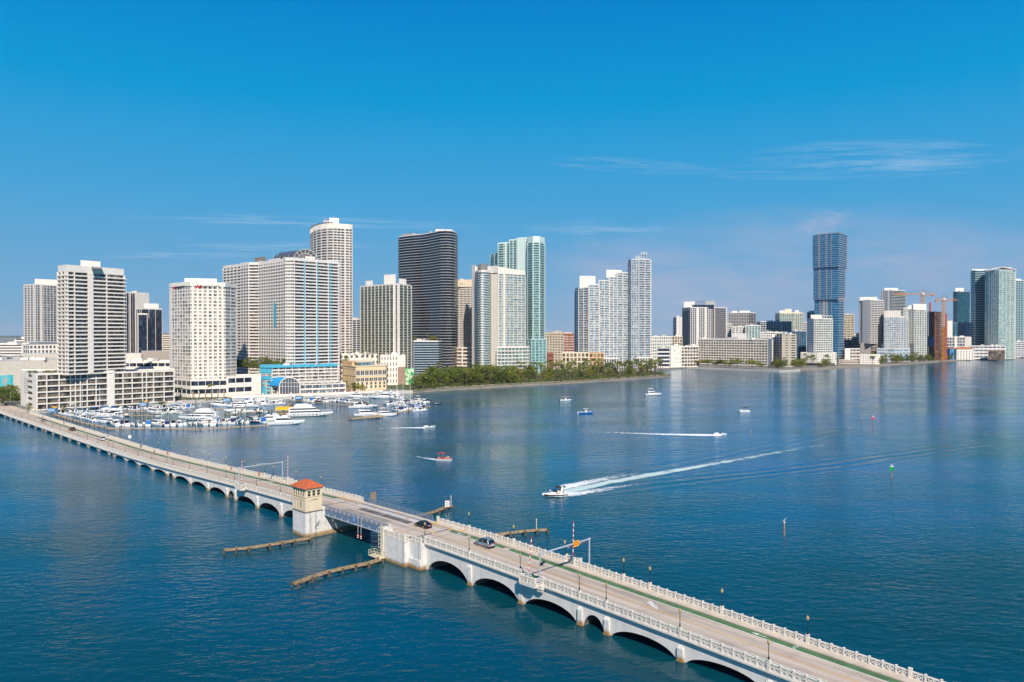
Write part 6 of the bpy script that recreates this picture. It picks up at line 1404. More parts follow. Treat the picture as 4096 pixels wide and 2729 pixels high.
# left: shopping mall, parking and the yellow clubhouse
MALLW = concrete('mall_cream', (.72, .67, .58), (.4, .35, .28), .3)
def block(F, name, label, cat, pieces, wm, deco=None):
    pts0 = pieces[0][0]; t = thing(name, label, cat, (*XY(F(pts0[0][0])[0], pts0[0][1]), 0))
    for pts, tp, D, nm in pieces:
        mb = MB(); mb.prism(front_poly(F, pts, D), 1.5, ZT(F(0, tp)[1], pts[0][1]), 0, mt=1); mb.build(nm, [wm, ROOFM], t)
    return t
T = block(Z1, 'shopping_mall', 'broad windowless cream mall with turquoise mural behind the bridge landing', 'shopping mall', [([(-80, 590), (435, 640)], 1058, 50, 'wall'), ([(140, 660), (438, 690)], 1006, 26, 'upper_wall'), ([(-60, 690), (150, 700)], 1035, 26, 'upper_wall')], MALLW)
m, n, l, b = new_mat('beach_mural'); tn = noise_node(n, l, .12, 3); l.new(ramp(n, l, tn.outputs[0], [(.3, (.02, .45, .55)), (.55, (.10, .60, .68)), (.7, (.55, .45, .40))]), b.inputs['Base Color']); b.inputs['Roughness'].default_value = .7
a, b2 = XY(Z1(-80)[0], 590), XY(Z1(435)[0], 640); mb = MB(); edge_box(mb, a, b2, .0, .31, .05, .2, ZT(Z1(0, 1236)[1], 590), ZT(Z1(0, 1157)[1], 590)); mb.build('mural', m, T)
rr = random.Random(8)
for k in range(9):
    x, Y = rr.uniform(-30, 420), rr.uniform(668, 700); p = XY(Z1(x)[0], Y - 45); zz = ZT(Z1(0, 1058)[1], 590); mb = MB(); w = rr.uniform(1.5, 5); mb.box(p[0] - w, p[0] + w, p[1] - 2, p[1] + 2, zz - .1, zz + rr.uniform(1.5, 3)); mb.build('roof_unit', rr.choice([GREY, WHITE2]), T)
T, *_ = tower(Z1, 'parking_deck', 'low white parking deck with dark slots between condominium and hotel', [(852, 600), (1200, 606)], 2, 1066, 5, [Eg(.3, 'w', 2.0, 7, .6)], WHITE, GL_NAVY, 30, cat='car park')
T = block(Z1, 'mall_wing', 'windowless cream mall wing with grey box above the parking deck', 'shopping mall', [([(985, 665), (1195, 675)], 986, 30, 'wall'), ([(850, 660), (985, 662)], 1000, 24, 'grey_wall')], MALLW)
T.children[1].data.materials[0] = plain('warm_grey_panel', (.38, .33, .29), .8, .1)
# yellow clubhouse with its own windows
YEL = concrete('yellow_stucco', (.86, .65, .36), (.45, .3, .15), .25); YELD = concrete('ochre_stucco', (.74, .47, .22), (.4, .25, .1), .25)
a, b, c = XY(Z2(990)[0], 662), XY(Z2(1085)[0], 634), XY(Z2(1298)[0], 650); zt_ = ZT(Z2(0, 1093)[1], 634); zt2 = ZT(Z2(0, 1060)[1], 634)
T = thing('clubhouse', 'yellow stucco clubhouse with rows of arched windows beside the park', 'clubhouse', (b[0], b[1], 0))
pf = [a, b, c, (c[0] - 3, c[1] + 24), (a[0] + 6, a[1] + 20)]
mb = MB(); mb.prism(pf, 1.5, zt_, 0, mt=1); mb.build('wall', [YEL, ROOFM], T)
mb = MB()
for zz, o in ((zt_ - .2, .45), (ZT(Z2(0, 1160)[1], 634), .25), (ZT(Z2(0, 1112)[1], 634), .2)): mb.prism(offset(pf, [o] * 5), zz, zz + .6, 0, True, True)
mb.build('cornice', CREAM, T)
pin = [(a[0] + 2, a[1] + .5), (b[0] + 1, b[1] + 1), (c[0] - 12, c[1] + 2), (c[0] - 14, c[1] + 18), (a[0] + 6, a[1] + 18)]
mb = MB(); mb.prism(pin, zt_, zt_ + 1.0, 0, False); mb.prism(pin, zt_ + 3.4, zt2, 0); mb.prism([(x + .6, y + .6) for x, y in pin], zt_ + 1, zt_ + 3.4, 1, False); mb.build('roof_storey', [CREAM, GL_TEAL], T)
mb = MB(); edge_box(mb, a, b, 0, .75, -4, .2, zt_, zt2); mb.build('stair_block', YELD, T)
WG = plain('clubhouse_window_glass', (.09, .10, .12), .15)
def wins(e0, e1, n_, rows, w):
    l = math.hypot(e1[0] - e0[0], e1[1] - e0[1])
    for (zb, zt, arch, dbl) in rows:
        for k in range(n_):
            f = (k + .5) / n_; o_ = None
            for dx in ((-.62, .62) if dbl else (0,)):
                mb = MB(); ww = (w * .42 if dbl else w / 2) / l; ff = f + dx * w * .55 / l * 1.3
                edge_box(mb, e0, e1, ff - ww, ff + ww, .02, .06, zb, zt)
                if arch: edge_box(mb, e0, e1, ff - ww * .65, ff + ww * .65, .02, .06, zt, zt + .5)
                o = mb.build('window', WG, T)
                fr = MB()
                for s in (-1, 1): edge_box(fr, e0, e1, ff + s * ww - .08 / l, ff + s * ww + .08 / l, .02, .12, zb, zt)
                edge_box(fr, e0, e1, ff - ww - .12 / l, ff + ww + .12 / l, .02, .2, zb - .25, zb); fr.build('frame', WHITE, o)
zr = lambda y: ZT(Z2(0, y)[1], 640)
wins(b, c, 7, [(zr(1150), zr(1122), True, True), (zr(1193), zr(1170), False, True), (zr(1218), zr(1200), False, False), (zr(1242), zr(1224), False, False)], 2.0)
wins(a, b, 4, [(zr(1153), zr(1125), True, False), (zr(1198), zr(1178), False, False), (zr(1240), zr(1222), False, False)], 1.6)
mb = MB(); edge_box(mb, b, c, .37, .42, .1, .5, 1.5, 6); mb.build('door_surround', WHITE, T)
T, P, a_, z1, _ = tower(Z2, 'terrace_building', 'white stepped building with rooftop terrace behind the yellow clubhouse', [(965, 735), (1255, 745)], 2, 1012, 5, [Eg(.4, 'w', 2.6, 8, 2.6)], WHITE, GL_BLUE, 24)
T, P, a_, z1, _ = tower(Z2, 'parking_deck', 'white parking deck with brown end wall right of the yellow clubhouse', [(1258, 700), (1378, 706), (1430, 710)], 2, 1022, 5, [Eg(.3, 'w', 2.0, 6, 2.0), Eg(.1, None, 0, 0, solid=[(0, 1)])], WHITE, GL_NAVY, 20, cat='car park')
mb = MB(); edge_box(mb, P[1], P[2], .0, 1.0, .3, .5, 2, z1 - 10); mb.build('brown_wall', plain('brown_end_wall', (.36, .24, .17), .8), T)
mb = MB(); m, n, l, b3 = new_mat('green_mural'); tn = noise_node(n, l, .25, 2); l.new(ramp(n, l, tn.outputs[0], [(.4, (.03, .22, .08)), (.5, (.16, .5, .2)), (.6, (.7, .75, .6))]), b3.inputs['Base Color'])
p = XY(Z2(1432)[0], 712); mb.box(p[0], p[0] + 8, p[1], p[1] + 6, 1.5, 17); mb.build('mural_wall', m, T)
# distant low town behind the left
rr = random.Random(21)
k = 0
for x, Y, w, h in ((-20, 1500, 40, 22), (30, 1420, 36, 26), (70, 1350, 46, 30), (110, 1500, 30, 34), (155, 1450, 26, 40), (15, 1900, 60, 22), (130, 2100, 70, 24)):
    p = XY(Z1(x)[0], Y); t = thing('distant_building', 'low pale distant building left of the slate tower, %s from the left edge' % ORD[k], 'building', (p[0], p[1], 0), group='low distant buildings at the left horizon'); k += 1
    mb = MB(); mb.box(p[0] - w / 2, p[0] + w / 2, p[1], p[1] + 30, 0, h); mb.build('wall', rr.choice([WHITE, CREAM, WHITE2]), t)
    for i in range(int(h / 5)): mb = MB(); mb.box(p[0] - w * .45, p[0] + w * .45, p[1] - .25, p[1] - .1, 3 + i * 5, 5 + i * 5); mb.build('window_band', GL_DARK, t)
    mb = MB(); mb.box(p[0] - w * .2, p[0] + w * .2, p[1] + 5, p[1] + 20, h, h + 4); mb.build('roof_box', WHITE2, t)
k = 0
for u, Y, w, h in ((655, 1900, 40, 42), (668, 1700, 22, 50), (640, 2600, 90, 30), (560, 2300, 90, 24), (2680, 2100, 120, 24), (2640, 1800, 90, 26), (3850, 2600, 90, 40), (3880, 2300, 60, 45)):
    p = XY(u, Y); t = thing('distant_building', 'small hazy distant building in a gap of the skyline, %s from the left' % ORD[k], 'building', (p[0], p[1], 0), group='hazy distant buildings seen in skyline gaps'); k += 1
    mb = MB(); mb.box(p[0] - w / 2, p[0] + w / 2, p[1], p[1] + 30, 0, h); mb.build('wall', rr.choice([WHITE, CREAM]), t)
    for i in range(int(h / 5)): mb = MB(); mb.box(p[0] - w * .45, p[0] + w * .45, p[1] - .25, p[1] - .1, 3 + i * 5, 5 + i * 5); mb.build('window_band', GL_DARK, t)

for i, (F, x0, x1, Y, tp, nf, wm, gm, lb) in enumerate((
    (Z4, 1082, 1160, 1500, 1075, 14, WHITE2, GL_BLUE, 'distant pale block behind the low grey white office block'),
    (Z4, 1505, 1560, 1500, 1010, 18, WHITE2, GL_NAVY, 'distant narrow dark block left of the slim pergola tower'),
    (Z5, 290, 350, 1650, 1075, 12, WHITE2, GL_DARK, 'distant small block between cream banded and white pier towers'),
    (Z5, 780, 832, 1500, 820, 26, WHITE, GL_TEAL, 'distant teal sliver tower left of the white blank crowned tower'),
    (Z5, 1150, 1212, 1560, 1010, 16, WHITE2, GL_BLUE, 'distant grey block right behind the orange crane mast'),
    (Z5, 1512, 1560, 1560, 1090, 12, WHITE2, GL_BLUE, 'distant low block at the foot of the twin green towers'),
    (Z4, 700, 760, 1480, 1085, 12, WHITE2, GL_BLUE, 'distant block just right of the grey and white tower'),
    (Z3, 1955, 2010, 1300, 1005, 8, WHITE, GL_BLUE, 'distant low white block right of the stepped blue tower'))):
    tower(F, 'mid_rise', lb, [(x0, Y), (x1, Y + 6)], 2, tp, nf, [Eg(.5, 'w', .7, 4, .6)], wm, gm, 18)
# ------------------------------------------------------------------ trees and planting
def leaf_mat(name, c0, c1, c2):
    m, n, l, b = new_mat(name)
    oi = n.new('ShaderNodeObjectInfo'); t = noise_node(n, l, .9, 2); t2 = n.new('ShaderNodeMath'); t2.operation = 'MULTIPLY_ADD'; l.new(oi.outputs['Random'], t2.inputs[0]); t2.inputs[1].default_value = .34; l.new(t.outputs[0], t2.inputs[2])
    l.new(ramp(n, l, t2.outputs[0], [(.38, c0), (.65, c1), (.95, c2)]), b.inputs['Base Color']); b.inputs['Roughness'].default_value = .65; b.inputs['Specular IOR Level'].default_value = .25
    return m
LEAF = leaf_mat('broad_leaves', (.05, .085, .013), (.14, .17, .02), (.30, .26, .035))
LEAFD = leaf_mat('dark_leaves', (.035, .068, .015), (.095, .135, .022), (.19, .195, .032))
FROND = leaf_mat('palm_fronds', (.045, .075, .018), (.115, .135, .03), (.24, .20, .055))
BARK = plain('bark', (.16, .12, .085), .95, .3, 2)
def leaf_ball(mb, c, r, n_, size, rr, flat_=.8):
    for _ in range(n_):
        th, z = rr.uniform(0, 2 * pi), rr.uniform(-1, 1); q = sqrt(1 - z * z); k = rr.uniform(.55, 1.08)
        d = (q * cos(th), q * sin(th), z); p = [c[i] + d[i] * r * k * (flat_ if i == 2 else 1) for i in range(3)]
        a = (rr.uniform(-1, 1), rr.uniform(-1, 1), rr.uniform(-.6, .6)); b_ = (rr.uniform(-1, 1), rr.uniform(-1, 1), rr.uniform(-.6, .6)); s = size * rr.uniform(.6, 1.3)
        mb.face([(p[0] - a[0] * s, p[1] - a[1] * s, p[2] - a[2] * s), (p[0] + b_[0] * s, p[1] + b_[1] * s, p[2] + b_[2] * s), (p[0] + a[0] * s, p[1] + a[1] * s, p[2] + a[2] * s), (p[0] - b_[0] * s * .8, p[1] - b_[1] * s * .8, p[2] - b_[2] * s * .8)])
def broad(name, seed, H, Rr, mat, nclump=14, umbrella=False):
    rr = random.Random(seed); t = thing(name, 'x', 'tree', (0, 0, -600)); tr = MB(); cr = MB(); zb = H * (.55 if umbrella else .3)
    tr.tube((0, 0, -.3), (.1, 0, zb), H * .03, H * .02, 7)
    for k in range(nclump):
        th = 2 * pi * k / nclump + rr.uniform(-.4, .4); d = Rr * rr.uniform(.25, .85)
        if umbrella: z = H * rr.uniform(.72, .9) - d / Rr * H * .08
        else: z = H * (.24 + .62 * rr.random() ** .8); d *= (1.15 - .55 * (z / H) ** 2)
        c = (d * cos(th), d * sin(th), z); r = Rr * rr.uniform(.28, .46)
        tr.tube((.1, 0, zb * .8), (c[0] * .8, c[1] * .8, c[2] - r * .3), H * .013, H * .005, 5, cap=False)
        leaf_ball(cr, c, r, 52, Rr * .085, rr, .55 if umbrella else .78)
    leaf_ball(cr, (0, 0, H * .8), Rr * .42, 60, Rr * .085, rr, .6)
    tr.build('trunk', BARK, t, loc=(0, 0, 0)); cr.build('crown', mat, t, loc=(0, 0, 0)); return t
def palm(name, seed, H, nf=17, fl=2.6):
    rr = random.Random(seed); t = thing(name, 'x', 'palm tree', (0, 0, -600)); tr = MB(); cr = MB(); lean = rr.uniform(-.6, .6); p = (0, 0, -.3)
    for k in range(5):
        q = (lean * ((k + 1) / 5) ** 2, 0, H * (k + 1) / 5); tr.tube(p, q, .2 - .015 * k, .19 - .018 * k, 6, cap=False); p = q
    for k in range(nf):
        th = 2 * pi * k / nf + rr.uniform(-.15, .15); up = rr.uniform(-.15, 1.1); L = fl * rr.uniform(.85, 1.15); pts = []
        for i in range(6):
            f = i / 5; x = L * f * cos(up * .6); pts.append((p[0] + cos(th) * x, p[1] + sin(th) * x, p[2] + L * (sin(up) * f - .75 * f * f)))
        sx, sy = -sin(th), cos(th)
        for i in range(5):
            w0, w1 = .5 * sin(pi * min(1, .15 + i / 5.5)), .5 * sin(pi * min(1, .15 + (i + 1) / 5.5))
            for s in (-1, 1):
                a, b_ = pts[i], pts[i + 1]
                cr.face([a, b_, (b_[0] + s * sx * w1, b_[1] + s * sy * w1, b_[2] - w1 * .55), (a[0] + s * sx * w0, a[1] + s * sy * w0, a[2] - w0 * .55)])
    tr.build('trunk', BARK, t, loc=(0, 0, 0)); cr.build('crown', FROND, t, loc=(0, 0, 0)); return t
BROAD = [broad('broadleaf_tree', 3, 10, 5.2, LEAF), broad('broadleaf_tree', 5, 11, 4.6, LEAFD, 16), broad('broadleaf_tree', 9, 9, 5.6, LEAF, 15), broad('broadleaf_tree', 12, 12, 5.0, LEAFD, 18)]
UMB = [broad('umbrella_tree', 21, 8, 6.2, LEAF, 15, True), broad('umbrella_tree', 22, 7.5, 5.6, LEAF, 14, True)]
PALM = [palm('palm_tree', 1, 9), palm('palm_tree', 2, 11), palm('palm_tree', 4, 12.5, 19, 2.9)]
SHRUB = [broad('shrub', 31, 2.4, 2.0, LEAF, 8), broad('shrub', 32, 2.2, 2.3, LEAFD, 8)]
for s in SHRUB: s['category'] = 'shrub'
UT = {}
def plant(protos, i, loc, sc, label, group, rr):
    p = protos[i % len(protos)]; key = p
    rz = rr.uniform(0, 2 * pi)
    if p not in UT:
        UT[p] = 1; p.location = loc; p.rotation_euler = (0, 0, rz); p.scale = (sc, sc, sc); p['label'] = label; p['group'] = group; return p
    return dup(p, loc, rz, sc, label, group)
rr = random.Random(77)
PK = shore[12:22]
def park_front(x):
    for a, b in zip(PK, PK[1:]):
        if a[0] <= x <= b[0]: return a[1] + (b[1] - a[1]) * (x - a[0]) / (b[0] - a[0])
    return PK[-1][1]
n_p = n_b = 0
cells = []
for i in range(330):
    f = (i + .5) / 330; x = -128 + f * 312 + rr.uniform(-3, 3)
    y0 = park_front(x); dmax = 120 - 30 * f if f < .75 else 90 - 60 * (f - .75) * 4 * .55
    dd = rr.random() ** .75 * dmax + 12
    y = y0 + dd
    palm_share = .18 if f < .42 else (.62 if f < .6 else .8)
    if rr.random() < palm_share:
        zone = 'right end' if f > .75 else ('middle' if f > .42 else 'left end')
        plant(PALM, i, (x, y, 1.6), rr.uniform(1.05, 1.55), 'feathery palm in the %s of the waterfront park' % zone, 'palms at the %s of the park' % zone, rr)
    else:
        zone = 'right end' if f > .75 else ('middle' if f > .42 else 'left end')
        plant(BROAD, i, (x, y, 1.6), rr.uniform(1.0, 1.4) * (1.15 if f < .42 else .95), 'dense round broadleaf tree in the %s of the waterfront park' % zone, 'broadleaf trees at the %s of the park' % zone, rr)
for i in range(120):
    f = (i + .5) / 120; x = -126 + f * 308 + rr.uniform(-3, 3); y = park_front(x) + (rr.uniform(6, 11) if i % 2 else rr.uniform(10, 45))
    plant(SHRUB, i, (x, y, 1.6), rr.uniform(.7, 1.5), 'low green shrub at the rocky edge of the park', 'shrubs along the park shore', rr)
for i, (x, Y) in enumerate(((480, 1090), (562, 1078), (650, 1070), (690, 1066), (780, 1058), (850, 1046), (1000, 1030), (1085, 1018), (740, 1070))):
    p = XY(Z4(x)[0], Y); plant(UMB, i, (p[0], p[1], 1.6), (1.3, 1.6, 1.0, 1.6, 1.1, 1.8, 1.6, 1.2, 1.0)[i], 'flat topped tree before the long grid slab, %s from left' % ORD[(0, 1, 2, 3, 5, 6, 7, 8, 4)[i]], 'flat topped trees along the far seawall', rr)
k = 0
for x0, x1, Y0, Y1, n_, pal in ((1195, 1330, 1040, 1075, 12, .3), (1330, 1510, 1065, 1110, 12, .15), (1485, 1620, 1105, 1120, 10, .85), (1690, 1760, 1105, 1115, 4, .5), (1830, 1900, 1120, 1140, 5, .6), (290, 480, 1080, 1150, 9, .6)):
    for i in range(n_):
        x = x0 + (x1 - x0) * (i + .5) / n_; p = XY(Z4(x)[0], rr.uniform(Y0, Y1))
        if rr.random() < pal: plant(PALM, i, (*p, 1.6), rr.uniform(1.1, 1.5), 'palm on the far bank below the white and beige blocks', 'palms on the far bank', rr)
        else: plant(BROAD, i, (*p, 1.6), rr.uniform(.95, 1.35), 'round tree on the far bank below the white and beige blocks', 'broadleaf trees on the far bank', rr)
for x0, x1, d0, d1, n_, pal in ((550, 830, 14, 45, 30, .4), (830, 960, 12, 40, 15, .3), (960, 1160, 12, 45, 18, .3), (1195, 1330, 12, 38, 14, .3), (1330, 1600, 10, 38, 26, .2), (1780, 1960, 10, 42, 20, .1), (1490, 1760, 20, 30, 5, .9), (0, 140, 15, 45, 8, .5)):
    for i in range(n_):
        x = x0 + (x1 - x0) * (i + .5) / n_; u = Z5(x)[0]
        for a, b in zip(SHORELINE[24:], SHORELINE[25:]):
            if a[0] <= u <= b[0]: v = a[1] + (b[1] - a[1]) * (u - a[0]) / (b[0] - a[0])
        g = G(u, v); p = (g[0], g[1] + rr.uniform(d0, d1))
        if rr.random() < pal: plant(PALM, i, (*p, 1.6), rr.uniform(1.0, 1.5), 'small distant palm along the right far shore', 'palms on the right far shore', rr)
        else: plant(BROAD, i, (*p, 1.6), rr.uniform(.75, 1.3), 'small distant round tree along the right far shore', 'broadleaf trees on the right far shore', rr)
for i, (x, Y, s) in enumerate(((-20, 512, 1.3), (25, 500, 1.3), (60, 515, 1.2), (95, 540, 1.0), (70, 560, 1.1), (120, 520, .7), (40, 545, 1.2))):
    p = XY(Z1(x)[0], Y); plant(BROAD, i, (*p, 1.6), s, 'spreading tree beside the road at the shore end of the bridge', 'trees at the shore end of the bridge', rr)
p = XY(Z1(202)[0], 461); plant([broad('shrub', 41, 8, 3.0, LEAF, 14)], 0, (*p, .9), .85, 'tall rounded shrub at the corner of the cream podium beside the bridge', 'shrub by the podium', rr)
zt2 = ZT(Z1(0, 1150)[1], 470)
for i, x in enumerate((205, 228, 250, 315, 335, 360, 385, 410, 430, 480)):
    p = XY(Z1(x)[0], 482 + i); plant(SHRUB, i, (*p, zt2), .9, 'yellowish shrub in a planter on the podium roof of the condominium', 'roof shrubs on the condominium podium', rr)
for i, (x, Y) in enumerate(((445, 462), (735, 472), (815, 475), (1115, 500), (760, 473), (1135, 503))):
    p = XY(Z1(x)[0], Y); plant(SHRUB, i, (*p, 1.7), 1.2, 'clipped shrub on the promenade before the condominium podium', 'clipped promenade shrubs', rr)
for i, (x, Y, s) in enumerate(((1475, 548, 1.25), (1230, 545, .8), (1260, 548, .7), (1355, 545, .6), (1240, 550, .75))):
    p = XY(Z1(x)[0], Y); plant(PALM, i, (*p, 1.6), s, 'palm on the terrace in front of the white hotel, %s in size' % ('largest', 'second', 'fourth', 'smallest', 'third')[i], 'palms before the white hotel', rr)
for i in range(14):
    p = XY(Z1(1215 + i * 28)[0], 543 + i % 3); plant(SHRUB, i, (*p, 1.7), .9, 'yellow green hedge shrub on the terrace before the white hotel', 'hedge shrubs before the hotel', rr)
for i in range(13):
    p = XY(Z2(262 + i * 27)[0], 628 + (i % 3) * 7); plant(BROAD, i, (*p, 19.5), rr.uniform(.75, 1.05), 'leafy tree on the terrace between hotel and turquoise podium', 'terrace trees at the apartment slab', rr)
for x, Y, z, s, lb in ((1015, 728, 20, .8, 'round tree on the roof terrace behind the yellow clubhouse'), (1075, 634, 1.6, .65, 'tree at the left corner of the yellow clubhouse'), (1100, 626, 1.6, .7, 'tree close before the left end of the yellow clubhouse'), (1130, 624, 1.6, .7, 'tree before the arched windows of the yellow clubhouse'), (1015, 640, 1.6, .75, 'tree between glazed pavilion and yellow clubhouse')):
    p = XY(Z2(x)[0], Y); plant(BROAD, int(x), (*p, z), s, lb, 'trees around the yellow clubhouse', rr)
za = ZT(Z3(0, 994)[1], 862)
for i, (x, Y, pr) in enumerate(((95, 880, PALM), (108, 884, BROAD), (215, 876, PALM), (228, 880, PALM), (250, 874, BROAD), (272, 876, BROAD))):
    p = XY(Z3(x)[0], Y); plant(pr, i, (*p, za), .75, 'roof garden tree on the glass annexe of the black tower', 'roof garden of the glass annexe', rr)
for i, (x, Y) in enumerate(((1140, 737), (1165, 737), (1185, 738), (1205, 739), (1080, 735), (1035, 735))):
    p = XY(Z2(x)[0], Y); plant(PALM, i, (*p, 27), .6, 'small palm on the roof terrace behind the yellow clubhouse', 'palms on the roof terrace', rr)
# far woods as one mass
def wood(label, x0, x1, y0, y1, n_, z, seed):
    r2 = random.Random(seed); mb = MB()
    for i in range(n_): leaf_ball(mb, (r2.uniform(x0, x1), r2.uniform(y0, y1), z + r2.uniform(0, 5)), r2.uniform(6, 11), 26, 2.2, r2, .8)
    o = mb.build('woods', LEAFD); tag(o, label, 'woods', kind='stuff')
wood('dark green woods below the far left horizon', -1000, -650, 1050, 1250, 130, 5, 3)
wood('dark green woods between glass tower and hotel', -640, -500, 950, 1200, 50, 5, 4)
wood('low green woods on the right horizon', 900, 2200, 2300, 2900, 200, 6, 5)

# ------------------------------------------------------------------ boats
HULLW = plain('white_gelcoat', (.80, .80, .79), .25, .04, 1, 0, .5)
HULLN = plain('navy_gelcoat', (.02, .04, .10), .25, .05, 1); HULLB = plain('black_gelcoat', (.02, .02, .025), .25, .05, 1); HULLBL = plain('blue_gelcoat', (.02, .16, .50), .25, .05, 1); HULLR = plain('red_gelcoat', (.45, .03, .05), .3, .05, 1); HULLT = plain('teal_gelcoat', (.05, .45, .48), .3, .05, 1)
TEAK = plain('teak_deck', (.40, .28, .17), .7, .2, 2); TINT = plain('tinted_boat_window', (.02, .022, .03), .1, .1, 1, 0, .8)
CANV = {'white': plain('white_canvas', (.72, .71, .69), .9, .08, 1), 'blue': plain('blue_canvas', (.02, .16, .48), .9, .12, 1), 'navy': plain('navy_canvas', (.015, .03, .10), .9, .1, 1), 'tan': plain('tan_canvas', (.48, .36, .24), .9, .1, 1), 'black': plain('black_canvas', (.02, .02, .022), .9, .1, 1), 'teal': plain('teal_canvas', (.03, .35, .40), .9, .1, 1), 'red': plain('red_canvas', (.55, .03, .05), .9, .1, 1)}
def hull_rings(L, B, H, n_=9, z0=0.0, fine=2.2, tum=.9, stern=.92):
    R_ = []
    for i in range(n_ + 1):
        t = i / n_; x = -L / 2 + L * t; b = B / 2 * (stern + (1 - stern) * min(1, t * 3)) * max(.02, 1 - max(0, (t - .4) / .6) ** fine)
        zs = z0 + H * (.86 + .26 * t * t); zk = z0 - .35 + (H * .75) * max(0, (t - .72) / .28) ** 2; zc = z0 + .12 * H + H * .5 * max(0, (t - .6) / .4) ** 1.6
        xs = x + (.0 if t < .8 else (t - .8) * L * .0)
        R_.append([(xs, b, zs), (xs, b * .93, (zs + zc) / 2), (xs - (.06 * L * max(0, t - .7)), b * .80, zc), (xs - (.16 * L * max(0, t - .7)), 0, zk), (xs - (.06 * L * max(0, t - .7)), -b * .80, zc), (xs, -b * .93, (zs + zc) / 2), (xs, -b, zs), (xs, 0, zs + .04)])
    return R_
def taper(mb, x0, x1, w0, w1, z0, z1, rake0=.0, rake1=.0, wt=.85, m=0):
    """deckhouse: box narrowing upwards with raked ends"""
    mb.hexa([(x0, -w0 / 2, z0), (x1, -w1 / 2, z0), (x1, w1 / 2, z0), (x0, w0 / 2, z0), (x0 + rake0, -w0 / 2 * wt, z1), (x1 - rake1, -w1 / 2 * wt, z1), (x1 - rake1, w1 / 2 * wt, z1), (x0 + rake0, w0 / 2 * wt, z1)], m)
def boat(kind, L, hm=None, canv='white', label='x', deckm=None):
    hm = hm or HULLW; t = thing({'console': 'centre_console_boat', 'express': 'express_cruiser', 'fly': 'flybridge_yacht', 'sail': 'sailing_yacht', 'yacht': 'motor_yacht', 'ship': 'excursion_ship', 'bowrider': 'speedboat', 'pontoon': 'pontoon_boat', 'launch': 'launch', 'dinghy': 'motor_skiff'}[kind], label, 'boat', (0, 0, -700))
    Lk = dict(loc=(0, 0, 0)); CV = CANV[canv]
    B = L * {'console': .29, 'express': .30, 'fly': .30, 'sail': .28, 'yacht': .24, 'ship': .22, 'bowrider': .30, 'pontoon': .38, 'launch': .3, 'dinghy': .34}[kind]; H = {'console': .105, 'express': .12, 'fly': .12, 'sail': .09, 'yacht': .11, 'ship': .085, 'bowrider': .11, 'pontoon': .08, 'launch': .11, 'dinghy': .1}[kind] * L
    if kind != 'pontoon':
        mb = MB(); mb.loft(hull_rings(L, B, H, stern=.8 if kind == 'sail' else .92))
        if kind in ('express', 'bowrider') and hm is HULLB: mb.m = [1 if k < len(mb.f) - 2 and k % 8 in (0, 5, 6, 7) else 0 for k in range(len(mb.f))]
        h = mb.build('hull', [hm, HULLW], t, **Lk)
        if kind in ('yacht', 'fly', 'ship', 'express'):
            mb = MB()
            for y in (-1, 1):
                for k in range(4 if kind != 'ship' else 9): x = -L * .1 + k * L * .09 if kind != 'ship' else -L * .35 + k * L * .08; mb.box(x, x + L * .03, y * B * .468 - .03, y * B * .468 + .03, H * .55, H * .7)
            mb.build('porthole', TINT, h, **Lk)
    Z = H * .9
    def legs(x0, x1, w, z0, z1, r=.035):
        mb = MB()
        for x in (x0, x1):
            for y in (-w / 2, w / 2): mb.tube((x, y, z0), (x, y * .92, z1), r, r, 5)
        mb.build('canopy_leg', STEEL, t, **Lk)
    def cockpit(x0, x1, m=None):
        mb = MB(); mb.box(x0, x1, -B * .38, B * .38, Z + .03, Z + .09); mb.build('cockpit_floor', m or TEAK, t, **Lk)
        mb = MB(); mb.box(x0 + .1, x0 + .7, -B * .36, B * .36, Z + .09, Z + .5); mb.build('seat', HULLW, t, **Lk)
    if kind == 'console' or kind == 'launch':
        cockpit(-L * .4, L * .12, plain('pale_boat_floor', (.55, .54, .5), .7)); mb = MB(); taper(mb, -L * .05, L * .07, B * .36, B * .32, Z, Z + 1.15, .0, .2); mb.build('console', HULLW, t, **Lk)
        mb = MB(); taper(mb, L * .0, L * .07, B * .3, B * .26, Z + 1.15, Z + 1.6, .1, .22); mb.build('windscreen', TINT, t, **Lk)
        legs(-L * .1, L * .08, B * .45, Z, Z + 2.1); mb = MB(); taper(mb, -L * (.17 if kind == 'console' else .42), L * (.12 if kind == 'console' else .42), B * .66, B * .6, Z + 2.1, Z + 2.2, .02, .1, .96); mb.build('canopy', CV, t, **Lk)
        mb = MB(); mb.box(L * .2, L * .34, -B * .2, B * .2, Z, Z + .3); mb.build('bow_seat', HULLW, t, **Lk)
        for y in (-.35, .35): mb = MB(); mb.box(-L / 2 - .55, -L / 2 - .05, y - .2, y + .2, .1, 1.45); mb.box(-L / 2 - .45, -L / 2 - .2, y - .08, y + .08, -.5, .1); mb.build('outboard', BLACKP if canv != 'white' else HULLW, t, **Lk)
    elif kind in ('express', 'bowrider'):
        big = kind == 'express'
        mb = MB(); R_ = []
        for f, w, z in ((.02, .74, .55), (.12, .7, .5), (.25, .5, .32), (.38, .2, .12)) if big else ((.1, .7, .25), (.2, .6, .2), (.3, .4, .12), (.4, .18, .06)): x = L * f; R_.append([(x, -B / 2 * w, Z), (x, -B / 2 * w * .8, Z + z), (x, B / 2 * w * .8, Z + z), (x, B / 2 * w, Z)])
        mb.loft(R_); mb.build('foredeck', HULLW, t, **Lk)
        mb = MB(); zb = Z + (.5 if big else .2)
        taper(mb, -L * .04, L * .12, B * .76, B * .6, zb, zb + (.75 if big else .5), .25, .75 if big else .5, .8); mb.build('windscreen', TINT, t, **Lk)
        cockpit(-L * .42, -L * .04); mb = MB(); mb.box(-L * .3, -L * .1, -B * .36, -B * .1, Z + .09, Z + .6); mb.build('lounge', HULLW, t, **Lk)
